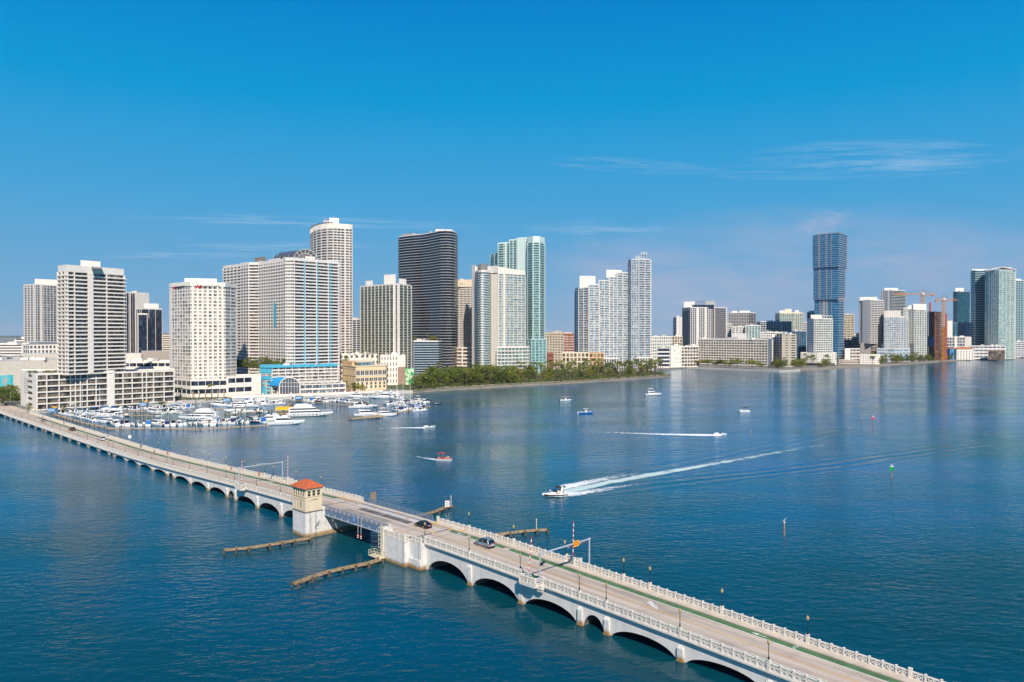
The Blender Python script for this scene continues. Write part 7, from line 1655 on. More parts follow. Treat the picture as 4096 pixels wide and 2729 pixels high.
        if big:
            mb = MB()
            for y in (-1, 1): mb.hexa([(-L * .24, y * B * .40 - .1, Z), (-L * .14, y * B * .40 - .1, Z), (-L * .14, y * B * .40 + .1, Z), (-L * .24, y * B * .40 + .1, Z), (-L * .27, y * B * .34 - .08, Z + 2.0), (-L * .22, y * B * .34 - .08, Z + 2.0), (-L * .22, y * B * .34 + .08, Z + 2.0), (-L * .27, y * B * .34 + .08, Z + 2.0)])
            mb.box(-L * .28, -L * .21, -B * .35, B * .35, Z + 1.98, Z + 2.12); mb.build('radar_arch', HULLW, t, **Lk)
            mb = MB(); taper(mb, -L * (.42 if canv != 'white' else .36), L * .0, B * .78, B * .7, Z + 1.75, Z + 2.05, .3, .3, .85); mb.build('canopy', CV, t, **Lk)
            if canv in ('blue', 'navy'): mb = MB(); taper(mb, -L * .46, -L * .2, B * .8, B * .8, Z + .2, Z + 1.7, .3, .1, .9); mb.build('cockpit_cover', CV, t, **Lk)
        mb = MB()
        for y in (-1, 1):
            P_ = [(L * f, y * B / 2 * w, Z + .55 + .1 * f) for f, w in ((.1, .9), (.25, .72), (.38, .42), (.47, .1))]
            for a, b in zip(P_, P_[1:]): mb.tube(a, b, .025, .025, 4); mb.tube((a[0], a[1], Z), a, .02, .02, 4)
        mb.build('bow_rail', STEEL, t, **Lk)
    elif kind in ('fly', 'yacht'):
        yt = kind == 'yacht'; h1 = L * (.10 if yt else .12)
        mb = MB(); taper(mb, -L * .3, L * .2, B * .82, B * .6, Z, Z + h1, .1, L * .1, .85); c = mb.build('cabin', HULLW, t, **Lk)
        mb = MB(); taper(mb, -L * .27, L * .175, B * .84, B * .64, Z + h1 * .42, Z + h1 * .84, .05, L * .055, .955); mb.build('window_band', TINT, c, **Lk)
        mb = MB(); R_ = [[(L * f, -B / 2 * w, Z), (L * f, -B / 2 * w * .8, Z + z), (L * f, B / 2 * w * .8, Z + z), (L * f, B / 2 * w, Z)] for f, w, z in ((.16, .62, .4), (.28, .5, .3), (.4, .24, .12))]; mb.loft(R_); mb.build('foredeck', HULLW, t, **Lk)
        mb = MB(); taper(mb, -L * .34, L * .05, B * .78, B * .66, Z + h1, Z + h1 + L * .03, 0, .2, .97); mb.build('flybridge', HULLW, t, **Lk)
        mb = MB(); taper(mb, -L * .12, L * .03, B * .6, B * .5, Z + h1 + L * .03, Z + h1 + L * .055, .05, .5, .8); mb.build('fly_windscreen', TINT if not yt else HULLW, t, **Lk)
        if not yt:
            legs(-L * .25, -L * .08, B * .62, Z + h1 + L * .03, Z + h1 + L * .03 + 1.9, .05); mb = MB(); taper(mb, -L * .3, -L * .02, B * .72, B * .66, Z + h1 + L * .03 + 1.9, Z + h1 + L * .03 + 2.05, .05, .15, .95); mb.build('hardtop', CV, t, **Lk)
        else:
            mb = MB()
            for y in (-1, 1): mb.hexa([(-L * .24, y * B * .34 - .1, Z + h1), (-L * .15, y * B * .34 - .1, Z + h1), (-L * .15, y * B * .34 + .1, Z + h1), (-L * .24, y * B * .34 + .1, Z + h1), (-L * .29, y * B * .28 - .1, Z + h1 + 2), (-L * .24, y * B * .28 - .1, Z + h1 + 2), (-L * .24, y * B * .28 + .1, Z + h1 + 2), (-L * .29, y * B * .28 + .1, Z + h1 + 2)])
            mb.box(-L * .3, -L * .23, -B * .29, B * .29, Z + h1 + 2, Z + h1 + 2.2); mb.build('radar_arch', HULLW, t, **Lk)
        mb = MB(); mb.box(-L * .47, -L * .31, -B * .4, B * .4, Z + .03, Z + .1); mb.build('aft_deck', TEAK, t, **Lk)
        mb = MB()
        for y in (-1, 1):
            P_ = [(L * f, y * B / 2 * w, Z + .75 + .5 * f) for f, w in ((.05, .96), (.2, .82), (.34, .5), (.46, .12))]
            for a, b in zip(P_, P_[1:]): mb.tube(a, b, .03, .03, 4); mb.tube((a[0], a[1], Z), a, .025, .025, 4)
        mb.build('bow_rail', STEEL, t, **Lk)
        mb = MB(); mb.tube((-L * .2, 0, Z + h1 + 1.5), (-L * .22, 0, Z + h1 + 4.2), .05, .03, 5); mb.build('antenna', WHP, t, **Lk)
    elif kind == 'sail':
        mb = MB(); taper(mb, -L * .12, L * .2, B * .6, B * .36, Z, Z + .55, .1, .5, .85); c = mb.build('cabin', HULLW, t, **Lk)
        mb = MB(); taper(mb, -L * .08, L * .13, B * .62, B * .46, Z + .2, Z + .4, .05, .2, .97); mb.build('window_band', TINT, c, **Lk)
        mb = MB(); mb.tube((L * .1, 0, Z), (L * .1, 0, L * 1.45), .13, .09, 7); mb.build('mast', WHP, t, **Lk)
        mb = MB(); mb.tube((L * .1, 0, Z + 1.5), (-L * .32, 0, Z + 1.5), .1, .1, 6); mb.build('boom', WHP, t, **Lk)
        mb = MB(); mb.tube((L * .08, 0, Z + 1.72), (-L * .3, 0, Z + 1.66), .24, .14, 7); mb.build('sail_cover', CV, t, **Lk)
        mb = MB()
        for q in ((L * .48, 0, Z + .2), (-L * .48, 0, Z), (L * .06, B * .45, Z), (L * .06, -B * .45, Z)): mb.tube((L * .1, 0, L * 1.42), q, .022, .022, 3)
        mb.build('stay', STEEL, t, **Lk); mb = MB(); mb.box(L * .09, L * .11, -B * .3, B * .3, L * .85, L * .86); mb.build('spreader', WHP, t, **Lk); cockpit(-L * .42, -L * .14)
    elif kind == 'ship':
        hh = L * .062
        for k, (x0, x1, w, r) in enumerate(((-L * .46, L * .26, .94, L * .1), (-L * .46, L * .16, .88, L * .09), (-L * .34, L * .06, .7, L * .06))):
            z0 = Z + k * hh; mb = MB(); taper(mb, x0, x1, B * w, B * w * .75, z0, z0 + hh, .3, r * .55, .97); c = mb.build('deck_house', HULLW, t, **Lk)
            if k < 2: mb = MB(); taper(mb, x0 + L * .03, x1 - L * .01, B * w * 1.0, B * w * .79, z0 + hh * .3, z0 + hh * .78, .2, r * .33, .99); mb.build('window_band', TINT, c, **Lk)
        mb = MB(); mb.box(-L * .3, -L * .05, -B * .3, B * .3, Z + 3 * hh, Z + 3 * hh + .5); mb.build('top_deck', CANV['white'], t, **Lk)
        mb = MB(); mb.tube((-L * .02, 0, Z + 3 * hh), (-L * .05, 0, Z + 3 * hh + 4), .12, .05, 5); mb.box(-L * .06, L * 0, -.9, .9, Z + 3 * hh + 1.8, Z + 3 * hh + 2); mb.build('radar_mast', WHP, t, **Lk)
        mb = MB()
        for y in (-1, 1):
            P_ = [(L * f, y * B / 2 * w, Z + 1.1 + f) for f, w in ((.2, .84), (.3, .62), (.4, .34), (.47, .1))]
            for a, b in zip(P_, P_[1:]): mb.tube(a, b, .05, .05, 4); mb.tube((a[0], a[1], Z), a, .04, .04, 4)
        mb.build('bow_rail', WHP, t, **Lk)
    elif kind == 'pontoon':
        for y in (-1, 1): mb = MB(); mb.tube((-L / 2, y * B * .36, .1), (L * .44, y * B * .36, .1), .38, .36, 9); mb.tube((L * .44, y * B * .36, .1), (L * .5, y * B * .36, .3), .36, .08, 9); mb.build('float', STEEL, t, **Lk)
        mb = MB(); mb.box(-L / 2, L * .46, -B / 2, B / 2, .48, .62); mb.build('deck', WHP, t, **Lk)
        mb = MB()
        for x0, x1, y0, y1 in ((-L * .44, L * .42, -B * .48, -B * .44), (-L * .44, L * .42, B * .44, B * .48), (L * .4, L * .43, -B * .46, B * .46), (-L * .45, -L * .43, -B * .46, B * .46)): mb.box(x0, x1, y0, y1, .66, 1.0); mb.box(x0, x1, y0, y1, 1.28, 1.34)
        mb.build('side_panel', hm, t, **Lk)
        mb = MB()
        for x0, x1, y0, y1 in ((L * .1, L * .38, -B * .42, -B * .2), (L * .1, L * .38, B * .2, B * .42), (-L * .4, -L * .2, -B * .42, -B * .15)): mb.box(x0, x1, y0, y1, .62, 1.1)
        mb.build('seat', plain('cream_vinyl', (.70, .64, .52), .6), t, **Lk)
        legs(-L * .38, -L * .05, B * .9, .62, 2.7, .04); mb = MB(); R_ = [[(-L * .46 + L * .48 * k / 5, -B * .48, 2.65 + .25 * sin(pi * k / 5)), (-L * .46 + L * .48 * k / 5, B * .48, 2.65 + .25 * sin(pi * k / 5)), (-L * .46 + L * .48 * k / 5, B * .48, 2.72 + .25 * sin(pi * k / 5)), (-L * .46 + L * .48 * k / 5, -B * .48, 2.72 + .25 * sin(pi * k / 5))] for k in range(6)]; mb.loft(R_); mb.build('canopy', CV, t, **Lk)
        mb = MB(); mb.box(-L / 2 - .5, -L / 2 - .02, -.25, .25, .3, 1.4); mb.build('outboard', BLACKP, t, **Lk)
    elif kind == 'dinghy':
        cockpit(-L * .4, L * .2, plain('pale_boat_floor', (.55, .54, .5), .7)); mb = MB(); mb.box(-L / 2 - .45, -L / 2 - .02, -.2, .2, .1, 1.2); mb.build('outboard', BLACKP, t, **Lk)
    return t
PROTO = {}
KINDW = {'console': 'fishing boat', 'express': 'express cruiser', 'fly': 'flybridge yacht', 'sail': 'sailing yacht', 'yacht': 'motor yacht', 'dinghy': 'skiff'}
def get_boat(kind, canv, hull='w'):
    key = (kind, canv, hull)
    if key not in PROTO: PROTO[key] = boat(kind, {'console': 8.5, 'express': 11, 'fly': 14, 'sail': 12, 'yacht': 20, 'dinghy': 6}[kind], {'w': HULLW, 'n': HULLN, 'r': HULLR, 't': HULLT, 'b': HULLB}[hull], canv)
    return PROTO[key]
UB = {}
HW = {'w': 'white', 'n': 'navy', 'r': 'red', 't': 'teal', 'b': 'black'}
def moor(kind, canv, hull, u, v, deg, sc, label, group):
    p = get_boat(kind, canv, hull); g = G(u, v)
    if (kind, canv, hull) not in UB:
        UB[(kind, canv, hull)] = 1; p.location = (g[0], g[1], -.05); p.rotation_euler = (0, 0, radians(deg)); p.scale = (sc, sc, sc); p['label'] = label; p['group'] = group; return p
    return dup(p, (g[0], g[1], -.05), radians(deg), sc, label, group)
rb = random.Random(14)
def row(pts, n_, kinds, deg, where, group, sc=1.0, jit=22, alt=True, off=0):
    """boats at even steps along a surveyed line, labelled by their order in it"""
    tot = [0]
    for a, b in zip(pts, pts[1:]): tot.append(tot[-1] + math.hypot(b[0] - a[0], b[1] - a[1]))
    for i in range(n_):
        s = tot[-1] * (i + .5) / n_
        for k in range(len(pts) - 1):
            if s <= tot[k + 1]: f = (s - tot[k]) / (tot[k + 1] - tot[k]); u, v = pts[k][0] + (pts[k + 1][0] - pts[k][0]) * f, pts[k][1] + (pts[k + 1][1] - pts[k][1]) * f; break
        kind, canv, hull = kinds[(i * 3 + i // 3) % len(kinds)] if alt else kinds[i % len(kinds)]
        cw = ', %s canvas' % canv if kind in ('console', 'express') and canv != 'white' else ''
        moor(kind, canv, hull, u + rb.uniform(-2, 2), v + rb.uniform(-1, 1), deg + rb.uniform(-jit, jit), sc * rb.uniform(.88, 1.12), '%s %s%s, %s from left %s' % (HW[hull], KINDW[kind], cw, ORD[i + off], where), group)
MIXA = [('express', 'white', 'w'), ('console', 'blue', 'w'), ('express', 'blue', 'w'), ('express', 'navy', 'w'), ('console', 'white', 'w'), ('fly', 'white', 'w'), ('express', 'black', 'w'), ('console', 'navy', 'w'), ('express', 'white', 'n')]
MIXB = [('fly', 'white', 'w'), ('express', 'white', 'w'), ('fly', 'blue', 'w'), ('express', 'black', 'w'), ('express', 'white', 'w'), ('yacht', 'white', 'w'), ('console', 'teal', 'w')]
row([(448, 1702), (700, 1701), (1050, 1690)], 26, MIXA, 128, 'along the outer marina dock', 'boats on the outer marina dock', .95)
row([(222, 1652), (300, 1668), (372, 1685), (440, 1694)], 17, MIXA, 150, 'in the marina row beside the bridge', 'boats in the marina row beside the bridge', .85)
row([(270, 1652), (380, 1662), (480, 1668)], 12, MIXB, 165, 'in the row with two masts', 'boats around the two tall masts', 1.0)
row([(505, 1641), (650, 1636), (760, 1632)], 19, MIXA, 168, 'in the rear marina row', 'boats in the rear marina row', .85)
row([(610, 1655), (700, 1652)], 6, MIXB, 175, 'behind the big white yacht', 'boats behind the big white yacht', .95)
row([(865, 1623), (960, 1628), (1040, 1622), (1115, 1616)], 18, MIXB, 188, 'in the row behind the yellow canopy', 'boats behind the yellow canopied barge', .9)
row([(930, 1646), (1000, 1651), (1060, 1652)], 5, MIXB, 190, 'beside the yellow canopied barge', 'boats beside the yellow canopied barge', .95)
row([(1165, 1603), (1260, 1607), (1350, 1607), (1395, 1612)], 20, MIXA, 150, 'below the glazed pavilion', 'boats below the glazed pavilion', .95)
row([(1415, 1590), (1500, 1592), (1590, 1596)], 12, MIXB, 165, 'in the row below the yellow clubhouse', 'boats below the yellow clubhouse', .95)
row([(1430, 1632), (1500, 1629)], 3, MIXB, 20, 'beside the three tall masts', 'large boats beside the three masts', 1.15)
row([(1540, 1618), (1620, 1612), (1680, 1608), (1715, 1612)], 22, MIXA, 128, 'at the tip of the east dock', 'boats crowded at the tip of the east dock', .85)
row([(1575, 1645), (1650, 1640), (1700, 1634)], 10, MIXA, 120, 'on the near side of the east dock', 'boats on the near side of the east dock', .9)
for (kind, canv, hull, u, v, deg, sc, lb) in (
    ('sail', 'blue', 'w', 336, 1659, 160, 1.1, 'white sailing yacht with tall mast, left of the two near the bridge'),
    ('sail', 'navy', 'w', 406, 1668, 165, 1.05, 'white sailing yacht with tall mast, right of the two near the bridge'),
    ('sail', 'white', 'w', 1594, 1625, 150, 1.15, 'white sailing yacht at the east dock, left of three tall masts'),
    ('sail', 'blue', 'w', 1617, 1612, 150, .95, 'white sailing yacht at the east dock, middle of three tall masts'),
    ('sail', 'white', 'w', 1645, 1618, 140, .9, 'white sailing yacht at the east dock, right of three tall masts'),
    ('yacht', 'white', 'w', 1145, 1698, 12, .98, 'long sleek white motor yacht at the right end of the outer dock'),
    ('yacht', 'white', 'w', 1068, 1685, 195, .75, 'white motor yacht just behind the long sleek yacht on the outer dock'),
    ('fly', 'white', 'w', 1545, 1665, 8, .9, 'white cabin cruiser moored at the right end of the east dock front'),
    ('express', 'white', 'w', 1680, 1646, 25, .95, 'small white cruiser moored at the far tip of the east dock'),
    ('fly', 'white', 'w', 1470, 1664, 5, 1.1, 'white flybridge yacht behind the square landing stage of the east dock'),
    ('fly', 'white', 'w', 862, 1697, 100, .95, 'white sport fishing yacht bow out at the outer dock, beside blue canvas'),
    ('fly', 'white', 'w', 945, 1690, 92, 1.05, 'white tall flybridge yacht stern to the outer dock with red floats'),
    ('dinghy', 'black', 'b', 1010, 1672, 170, 1.3, 'black skiff near the yellow canopied barge')):
    moor(kind, canv, hull, u, v, deg, sc, lb, 'marina boats told apart by place')
g = G(795, 1680); b_ = boat('ship', 24, label='big white classic yacht with long window row in the middle of the marina'); b_['category'] = 'boat'; b_.location = (*g[:2], 0); b_.rotation_euler = (0, 0, radians(178))
g = G(1240, 1665); b_ = boat('ship', 27, label='white excursion ship with dark window bands beside the yellow canopied barge'); b_.location = (*g[:2], 0); b_.rotation_euler = (0, 0, radians(14))
# barge with yellow barrel canopy
g = G(1150, 1656); t = thing('canopied_barge', 'barge with yellow striped barrel canopy beside the white excursion ship', 'barge', (*g[:2], 0)); YC = plain('yellow_canvas', (.85, .42, .02), .8, .1, 1)
mb = MB(); mb.box(g[0] - 7, g[0] + 7, g[1] - 3, g[1] + 3, 0, .9); mb.build('deck', WOODM, t)
mb = MB()
for k in range(7):
    x = g[0] - 6.6 + k * 1.9; R_ = []
    for i in range(9): a = pi * i / 8; R_.append((g[1] + 3 * cos(a), 2.6 + 2.0 * sin(a)))
    for (y0, z0), (y1, z1) in zip(R_, R_[1:]): mb.face([(x, y0, z0), (x + 1.8, y0, z0), (x + 1.8, y1, z1), (x, y1, z1)]); mb.face([(x, y0, z0), (x, y1, z1), (x, g[1], 2.6)])
mb.build('barrel_canopy', YC, t); mb = MB()
for k in range(5):
    for y in (-2.8, 2.8): mb.tube((g[0] - 6 + k * 3, g[1] + y, .9), (g[0] - 6 + k * 3, g[1] + y, 2.6), .09, .09, 5)
mb.build('canopy_leg', WHP, t)
# docks with their piles
def dock(label, pts, w=2.2, z=1.0, step=6.5):
    P = [G(u, v, z) for u, v in pts]; t = thing('marina_dock', label, 'dock', (*P[0][:2], 0), group='timber docks of the marina'); mb = MB()
    for a, b in zip(P, P[1:]):
        L = math.hypot(b[0] - a[0], b[1] - a[1]); ux, uy = (b[0] - a[0]) / L, (b[1] - a[1]) / L; nx, ny = -uy, ux
        q = lambda s, o, zz: (a[0] + ux * s + nx * o, a[1] + uy * s + ny * o, zz)
        mb.hexa([q(0, -w / 2, z - .35), q(L, -w / 2, z - .35), q(L, w / 2, z - .35), q(0, w / 2, z - .35), q(0, -w / 2, z), q(L, -w / 2, z), q(L, w / 2, z), q(0, w / 2, z)])
        for k in range(int(L / step) + 1):
            p = q(k * step, -w / 2 - .2, 0); pm = MB(); pm.tube((p[0], p[1], -2), (p[0], p[1], z + (.8 if k % 2 else .1)), .2, .18, 6); pm.build('pile', WOODD, t)
    mb.build('deck', plain('dock_timber', (.42, .31, .19), .9, .3, .8), t)
dock('long outer timber dock facing the bridge', [(436, 1712), (640, 1713), (800, 1714), (1076, 1700)], 2.4)
dock('short timber dock running beside the bridge', [(215, 1657), (330, 1690), (436, 1711)], 1.8)
dock('timber dock behind the two tall masts', [(290, 1650), (500, 1660), (620, 1662)], 1.6)
dock('rear timber dock below the cream podium', [(470, 1643), (640, 1645), (900, 1634)], 1.8)
dock('timber dock behind the yellow canopied barge', [(900, 1655), (1120, 1640), (1170, 1612)], 1.8)
dock('east timber dock ending in the boat crowd', [(1395, 1672), (1560, 1655), (1717, 1626)], 2.6)
dock('square landing stage at the near end of the east dock', [(1396, 1673), (1535, 1664)], 6)
dock('timber dock below the glazed pavilion', [(1150, 1600), (1400, 1620), (1420, 1600)], 1.8)
# free standing mooring piles
k = 0
pl = thing('mooring_pile', 'x', 'piling', (0, 0, -700)); mb = MB(); mb.tube((0, 0, -2), (0, 0, 3.2), .22, .2, 7); mb.build('post', WOODD, pl, loc=(0, 0, 0)); mb = MB(); mb.tube((0, 0, 3.2), (0, 0, 3.55), .22, .02, 7); mb.build('cap', WHP, pl, loc=(0, 0, 0))
for i in range(70):
    u = rb.choice([rb.uniform(450, 1090), rb.uniform(500, 1100), rb.uniform(1160, 1420), rb.uniform(1400, 1710)]); v = 1700 - (u - 400) * .06 + rb.uniform(-62, 6) if u < 1100 else 1605 + rb.uniform(0, 45)
    g = G(u, v); place(pl, USED, (g[0], g[1], 0), 0, 'dark timber mooring pile with white cap standing among the marina boats', 'mooring piles of the marina', rb.uniform(.8, 1.25))
# booths on the quay
def booth(u, v, label):
    g = G(u, v, 1.6); t = thing('quay_booth', label, 'booth', g, group='blue booths on the marina quay'); mb = MB(); mb.box(g[0] - 2.5, g[0] + 2.5, g[1] - 1.2, g[1] + 1.5, 1.6, 4.2); o = mb.build('wall', plain('booth_blue', (.14, .28, .46), .6, .2, .8), t)
    mb = MB(); mb.box(g[0] - 2, g[0] + 2, g[1] - 1.56, g[1] - 1.5, 2.2, 3.6); mb.build('poster', plain('booth_poster', (.35, .50, .68), .6, .4, 1.5), o)
    mb = MB(); R_ = [(g[0] - 2 + 4 * k / 6, 4.2 + .9 * sin(pi * k / 6)) for k in range(7)]
    for (x0, z0), (x1, z1) in zip(R_, R_[1:]): mb.face([(x0, g[1] - 1.7, z0), (x1, g[1] - 1.7, z1), (x1, g[1] + 1.7, z1), (x0, g[1] + 1.7, z0)])
    mb.build('canopy', YC, t)
booth(210, 1649, 'blue booth with yellow canopy on the quay nearest the bridge'); booth(575, 1625, 'blue booth with yellow canopy on the quay before the podium end'); booth(910, 1607, 'blue booth with yellow canopy on the quay before the hotel'); booth(1195, 1598, 'blue booth with yellow canopy on the quay before the glazed pavilion')
# hand rail posts of the promenade: low white wall with red trim
for i0, i1, lb in ((3, 7, 'white promenade parapet with red rail before the cream podium'), (8, 11, 'white promenade parapet before the glazed pavilion')):
    t = thing('promenade_parapet', lb, 'parapet', (*shore[i0], 1.6)); mb = MB(); rd = MB()
    for a, b in zip(shore[i0:i1], shore[i0 + 1:i1 + 1]):
        L = math.hypot(b[0] - a[0], b[1] - a[1]); ux, uy = (b[0] - a[0]) / L, (b[1] - a[1]) / L; nx, ny = -uy, ux
        q = lambda s, o, z: (a[0] + ux * s + nx * (o + 5), a[1] + uy * s + ny * (o + 5), z)
        mb.hexa([q(0, 0, 1.6), q(L, 0, 1.6), q(L, .5, 1.6), q(0, .5, 1.6), q(0, 0, 3.4), q(L, 0, 3.4), q(L, .5, 3.4), q(0, .5, 3.4)]); rd.hexa([q(0, .1, 3.4), q(L, .1, 3.4), q(L, .4, 3.4), q(0, .4, 3.4), q(0, .1, 3.7), q(L, .1, 3.7), q(L, .4, 3.7), q(0, .4, 3.7)])
        for k in range(int(L / 7)): s = k * 7 + 1; mb.hexa([q(s, -.1, 1.6), q(s + .7, -.1, 1.6), q(s + .7, .6, 1.6), q(s, .6, 1.6), q(s, -.1, 4.6), q(s + .7, -.1, 4.6), q(s + .7, .6, 4.6), q(s, .6, 4.6)])
    mb.build('wall', WHITE, t); rd.build('rail', plain('red_brown_rail', (.42, .12, .07), .7), t)

# ------------------------------------------------------------------ boats under way
def afloat(kind, L, hm, canv, u, v, deg, label):
    g = G(u, v); b = boat(kind, L, hm, canv, label); b.location = (g[0], g[1], 0); b.rotation_euler = (0, 0, radians(deg)); return b, g
sb, gs = afloat('express', 7.8, HULLB, 'black', 2222, 1984, 198, 'black hulled speedboat with white deck trailing a broad foaming wake')
afloat('pontoon', 6.0, HULLR, 'red', 1777, 1842, -14, 'red pontoon boat with red canopy left of the channel')
afloat('bowrider', 6.6, HULLW, 'white', 1717, 1711, 14, 'small white open speedboat with black trim trailing a thin wake')
afloat('dinghy', 5.4, HULLB, 'black', 1752, 1617, 10, 'small black open boat just right of the marina tip')
afloat('launch', 9.0, HULLW, 'tan', 2262, 1604, 12, 'white launch under a long flat canopy, off the park')
bb_, gb = afloat('console', 10.0, HULLBL, 'white', 2344, 1655, 14, 'bright blue hulled boat with white top in mid bay')
afloat('fly', 14.0, HULLW, 'white', 2612, 1582, 8, 'white cabin cruiser alone off the tip of the park')
afloat('bowrider', 6.5, HULLW, 'white', 2880, 1741, -8, 'tiny white boat racing right with a long white wake')
afloat('pontoon', 7.5, HULLW, 'black', 2976, 1648, 190, 'distant pontoon boat with dark canopy right of mid bay')
def crew(g, deg, spots):
    c, s = cos(radians(deg)), sin(radians(deg))
    for dx, dy, z, lb, top, legs in spots: skin_person('person', lb, (g[0] + dx * c - dy * s, g[1] + dx * s + dy * c, z), radians(deg), top, legs, TAN, DK, .08)
crew(gs, 198, ((-1.6, .3, .85, 'person in red standing at the wheel of the black hulled speedboat', RED, BLK), (1.9, .4, .75, 'person in white on the bow of the black hulled speedboat', ('white', (.7, .7, .68)), ('tan2', (.4, .3, .2)))))
g = G(1777, 1842); crew(g, -14, ((1.2, .5, .2, 'person in yellow aboard the red pontoon boat', ('yellow', (.75, .55, .05)), BLK), (2.0, -.5, .2, 'person in white aboard the red pontoon boat', ('white', (.7, .7, .68)), BLK), (-1.2, 0, .3, 'person in dark clothes steering the red pontoon boat', BLK, BLK)))
g = G(1717, 1711); crew(g, 14, ((-.8, .3, .3, 'person in black steering the small white open speedboat', BLK, BLK),))
g = G(1752, 1617); crew(g, 10, ((-.6, .2, .2, 'person in blue in the small black open boat', ('blue', (.05, .15, .4)), BLK), (.8, -.1, .2, 'person in dark top in the small black open boat', BLK, BLK)))
# foam
def foam_mat(name, col, cover, scale, stretch, edge=1.6, fade=1.0):
    m, n, l, b = new_mat(name); uv = n.new('ShaderNodeUVMap'); uv.uv_map = 'UVMap'; sp = n.new('ShaderNodeSeparateXYZ'); l.new(uv.outputs[0], sp.inputs[0])
    geo = n.new('ShaderNodeNewGeometry'); mp = n.new('ShaderNodeMapping'); mp.inputs['Scale'].default_value = (stretch, 1, 1); l.new(geo.outputs['Position'], mp.inputs[0])
    t = n.new('ShaderNodeTexNoise'); t.inputs['Scale'].default_value = scale; t.inputs['Detail'].default_value = 7; t.inputs['Roughness'].default_value = .7; l.new(mp.outputs[0], t.inputs['Vector'])
    def M(op, a, c, clamp=False):
        x = n.new('ShaderNodeMath'); x.operation = op; x.use_clamp = clamp
        for i, q in enumerate((a, c)):
            if isinstance(q, (int, float)): x.inputs[i].default_value = q
            else: l.new(q, x.inputs[i])
        return x.outputs[0]
    e = M('MULTIPLY', M('MULTIPLY', sp.outputs[1], M('SUBTRACT', 1.0, sp.outputs[1])), 4.0); e = M('POWER', e, edge)
    f = M('POWER', M('SUBTRACT', 1.0, sp.outputs[0]), fade)
    d = M('MULTIPLY', e, f); a = M('MULTIPLY', M('SUBTRACT', M('ADD', t.outputs[0], M('MULTIPLY', d, cover)), .78), 3.5, True)
    a = M('MULTIPLY', a, M('MINIMUM', M('MULTIPLY', f, 2.5), .95))
    l.new(a, b.inputs['Alpha']); b.inputs['Base Color'].default_value = (*col, 1); b.inputs['Roughness'].default_value = .8; return m
def wake(name, label, m, pts, z=.06, sub=6):
    """ribbon between surveyed upper and lower edges (u, v_up, v_low)"""
    mb = MB(); n_ = len(pts) - 1
    for i in range(n_):
        for k in range(sub):
            f0, f1 = k / sub, (k + 1) / sub; L = lambda f: [pts[i][j] + (pts[i + 1][j] - pts[i][j]) * f for j in range(3)]
            a, b = L(f0), L(f1); s0, s1 = (i + f0) / n_, (i + f1) / n_
            mb.face([G(a[0], a[2], z), G(b[0], b[2], z), G(b[0], b[1], z), G(a[0], a[1], z)], 0, [(s0, 0), (s1, 0), (s1, 1), (s0, 1)])
    o = mb.build(name, m); tag(o, label, 'wake', kind='stuff'); return o
c7 = lambda x, y: (1600 + x / 1.8108, 1520 + y / 1.8108)
def edges(l): return [(c7(x, a)[0], c7(x, a)[1], c7(x, b)[1]) for x, a, b in l]
F1 = foam_mat('wake_foam', (.80, .82, .82), .75, .55, 1, 1.0, .55)
F2 = foam_mat('wake_churn', (.52, .64, .61), .76, .22, 1, .9, .36)
F3 = foam_mat('thin_foam', (.80, .83, .84), .9, .5, 1, .7, .7)
wake('boat_wake', 'foaming stern wash of the black hulled speedboat', F2, edges([(1180, 790, 850), (1300, 765, 815), (1500, 725, 765), (1800, 668, 712), (2100, 620, 658), (2350, 578, 612), (2800, 500, 528), (3300, 425, 445)]))
wake('boat_wake', 'upper foam crest of the speedboat wake', F1, edges([(1172, 752, 806), (1260, 738, 790), (1400, 708, 760), (1600, 672, 722), (1900, 640, 670)]), .10)
wake('boat_wake', 'lower foam crest of the speedboat wake', F1, edges([(1060, 826, 848), (1180, 806, 856), (1300, 798, 846), (1450, 775, 822), (1650, 745, 788), (1850, 720, 748)]), .08)
wake('boat_wake', 'bow spray of the black hulled speedboat', F3, edges([(1110, 822, 846), (1070, 816, 842), (1030, 818, 836)][::-1]), .12)
wake('boat_wake', 'long thin wake of the tiny white boat', F3, [(2884, 1737, 1745), (2800, 1735, 1746), (2650, 1733, 1742), (2450, 1727, 1734), (2200, 1721, 1727)])
wake('boat_wake', 'thin wake of the small white open speedboat', F3, [(1700, 1708, 1715), (1640, 1709, 1714), (1560, 1711, 1715), (1440, 1714, 1717)])
F4 = foam_mat('soft_foam', (.72, .77, .78), .6, .6, .6, 1.0, .8)
wake('boat_wake', 'thin wake of the red pontoon boat', F4, [(1748, 1834, 1845), (1700, 1828, 1838), (1640, 1820, 1829), (1580, 1812, 1819)])
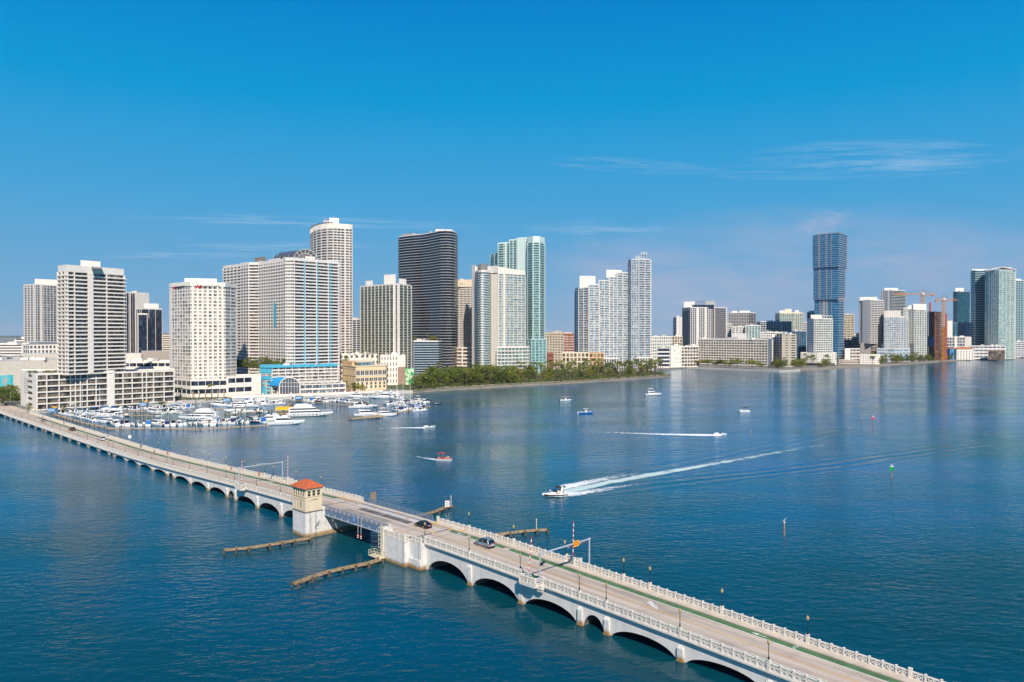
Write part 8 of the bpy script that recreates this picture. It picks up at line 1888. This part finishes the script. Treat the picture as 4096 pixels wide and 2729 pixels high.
# channel marks
def mark(u, v, h, label, board=None, bird=False, r=.16):
    g = G(u, v); t = thing('channel_marker', label, 'channel marker', (g[0], g[1], 0)); mb = MB(); mb.tube((g[0], g[1], -2), (g[0], g[1], h), r * 1.2, r, 7); mb.build('post', plain('marker_post', (.30, .21, .14), .9, .4, 1), t)
    if board:
        mb = MB(); w = .55; mb.box(g[0] - w - .25, g[0] + w - .25, g[1] - .32, g[1] - .26, h - .9, h + .6); mb.box(g[0] - .05, g[0] + .05, g[1] - w, g[1] + w, h - .9, h + .5); mb.build('board', plain('board_' + board[0], board[1], .5), t)
        mb = MB(); mb.box(g[0] - .7, g[0] + .7, g[1] - .5, g[1] + .5, h + .6, h + .7); mb.tube((g[0], g[1], h + .7), (g[0], g[1], h + 1.5), .14, .1, 6); mb.build('lantern', WHP, t)
    else: mb = MB(); mb.tube((g[0], g[1], h), (g[0], g[1], h + .18), r * 1.3, r * .6, 7); mb.build('cap', WHP, t)
    if bird:
        b = thing('bird', 'white and grey seabird perched on the near channel post', 'bird', (g[0], g[1], h + .18)); mb = MB()
        mb.loft([[(x, ry * cos(2 * pi * k / 8), z + rz * sin(2 * pi * k / 8)) for k in range(8)] for x, z, ry, rz in ((-.42, .22, .03, .02), (-.25, .3, .12, .11), (0, .38, .17, .17), (.18, .5, .12, .14), (.24, .68, .07, .07), (.25, .86, .06, .06), (.32, .9, .08, .07), (.42, .88, .03, .03), (.7, .82, .012, .012))]); mb.build('body', plain('feathers', (.55, .53, .50), .9, .3, 4), b, loc=(0, 0, 0), smooth=True)
        mb = MB()
        for y in (-.08, .08): mb.tube((0, y, .25), (.02, y, 0), .02, .02, 4)
        mb.build('leg', BLACKP, b, loc=(0, 0, 0))
mark(3492, 1697, 3.4, 'channel post with red board, right of a plain post', ('red', (.75, .02, .03)))
mark(3447, 1692, 3.0, 'plain channel post just left of the red board')
mark(3567, 1915, 3.6, 'channel post with bright green board', ('green', (.015, .36, .03)))
mark(3137, 2142, 3.2, 'near channel post with a seabird on top', None, True, .2)
for i, (u, v, h) in enumerate(((1935, 1729, 2.6), (2065, 1702, 2.8), (2204, 1728, 3.0), (2511, 1742, 3.2), (2559, 1712, 3.0), (3005, 1753, 3.4), (3194, 1725, 3.0))): mark(u, v, h, 'thin bare pole standing in mid bay, %s from left' % ORD[i], r=.11)
# lamp columns and parked cars at the shore end
g = G(42, 1620, 1.6); t = thing('light_column', 'tall pale street light column by the trees at the shore end', 'street light', g); mb = MB(); mb.tube(g, (g[0], g[1], 10.5), .16, .1, 6); mb.tube((g[0], g[1], 10.4), (g[0] + 1.6, g[1], 10.6), .08, .06, 5); mb.build('post', WHP, t); mb = MB(); mb.box(g[0] + 1.3, g[0] + 2.2, g[1] - .15, g[1] + .15, 10.5, 10.7); mb.build('lantern', STEEL, t)
for u, v, p, kd, lb in ((8, 1617, paint('white_car_paint', (.75, .75, .76), 0), 'suv', 'white SUV parked under the trees at the left edge'), (22, 1622, paint('black_car_paint', (.008, .009, .012)), 'sedan', 'black sedan parked under the trees at the left edge')):
    g = G(u, v, 1.62); o = car(kd, p, lb, 0, 0, 1); o.location = g
# road ashore
mb = MB()
for a, b in ((440, 470), (470, 520), (520, 620)): mb.face([BF(a, -7, 1.72), BF(a, 15, 1.72), BF(b, 15, 1.72), BF(b, -7, 1.72)])
tag(mb.build('road', ROADM), kind='structure')

# ------------------------------------------------------------------ sea haze over the whole scene
hm, hn, hl, hb = new_mat('sea_haze'); hn.remove(hb); pv = hn.new('ShaderNodeVolumePrincipled'); pv.inputs['Color'].default_value = (.80, .87, 1.0, 1); pv.inputs['Density'].default_value = .00002; pv.inputs['Anisotropy'].default_value = .0
hl.new(pv.outputs[0], hn['Material Output'].inputs['Volume'])
mb = MB(); mb.box(-14500, 14500, -3500, 30500, -3.2, 235); tag(mb.build('haze', hm), 'thin pale sea haze over the bay and the far towers', 'haze', kind='stuff')
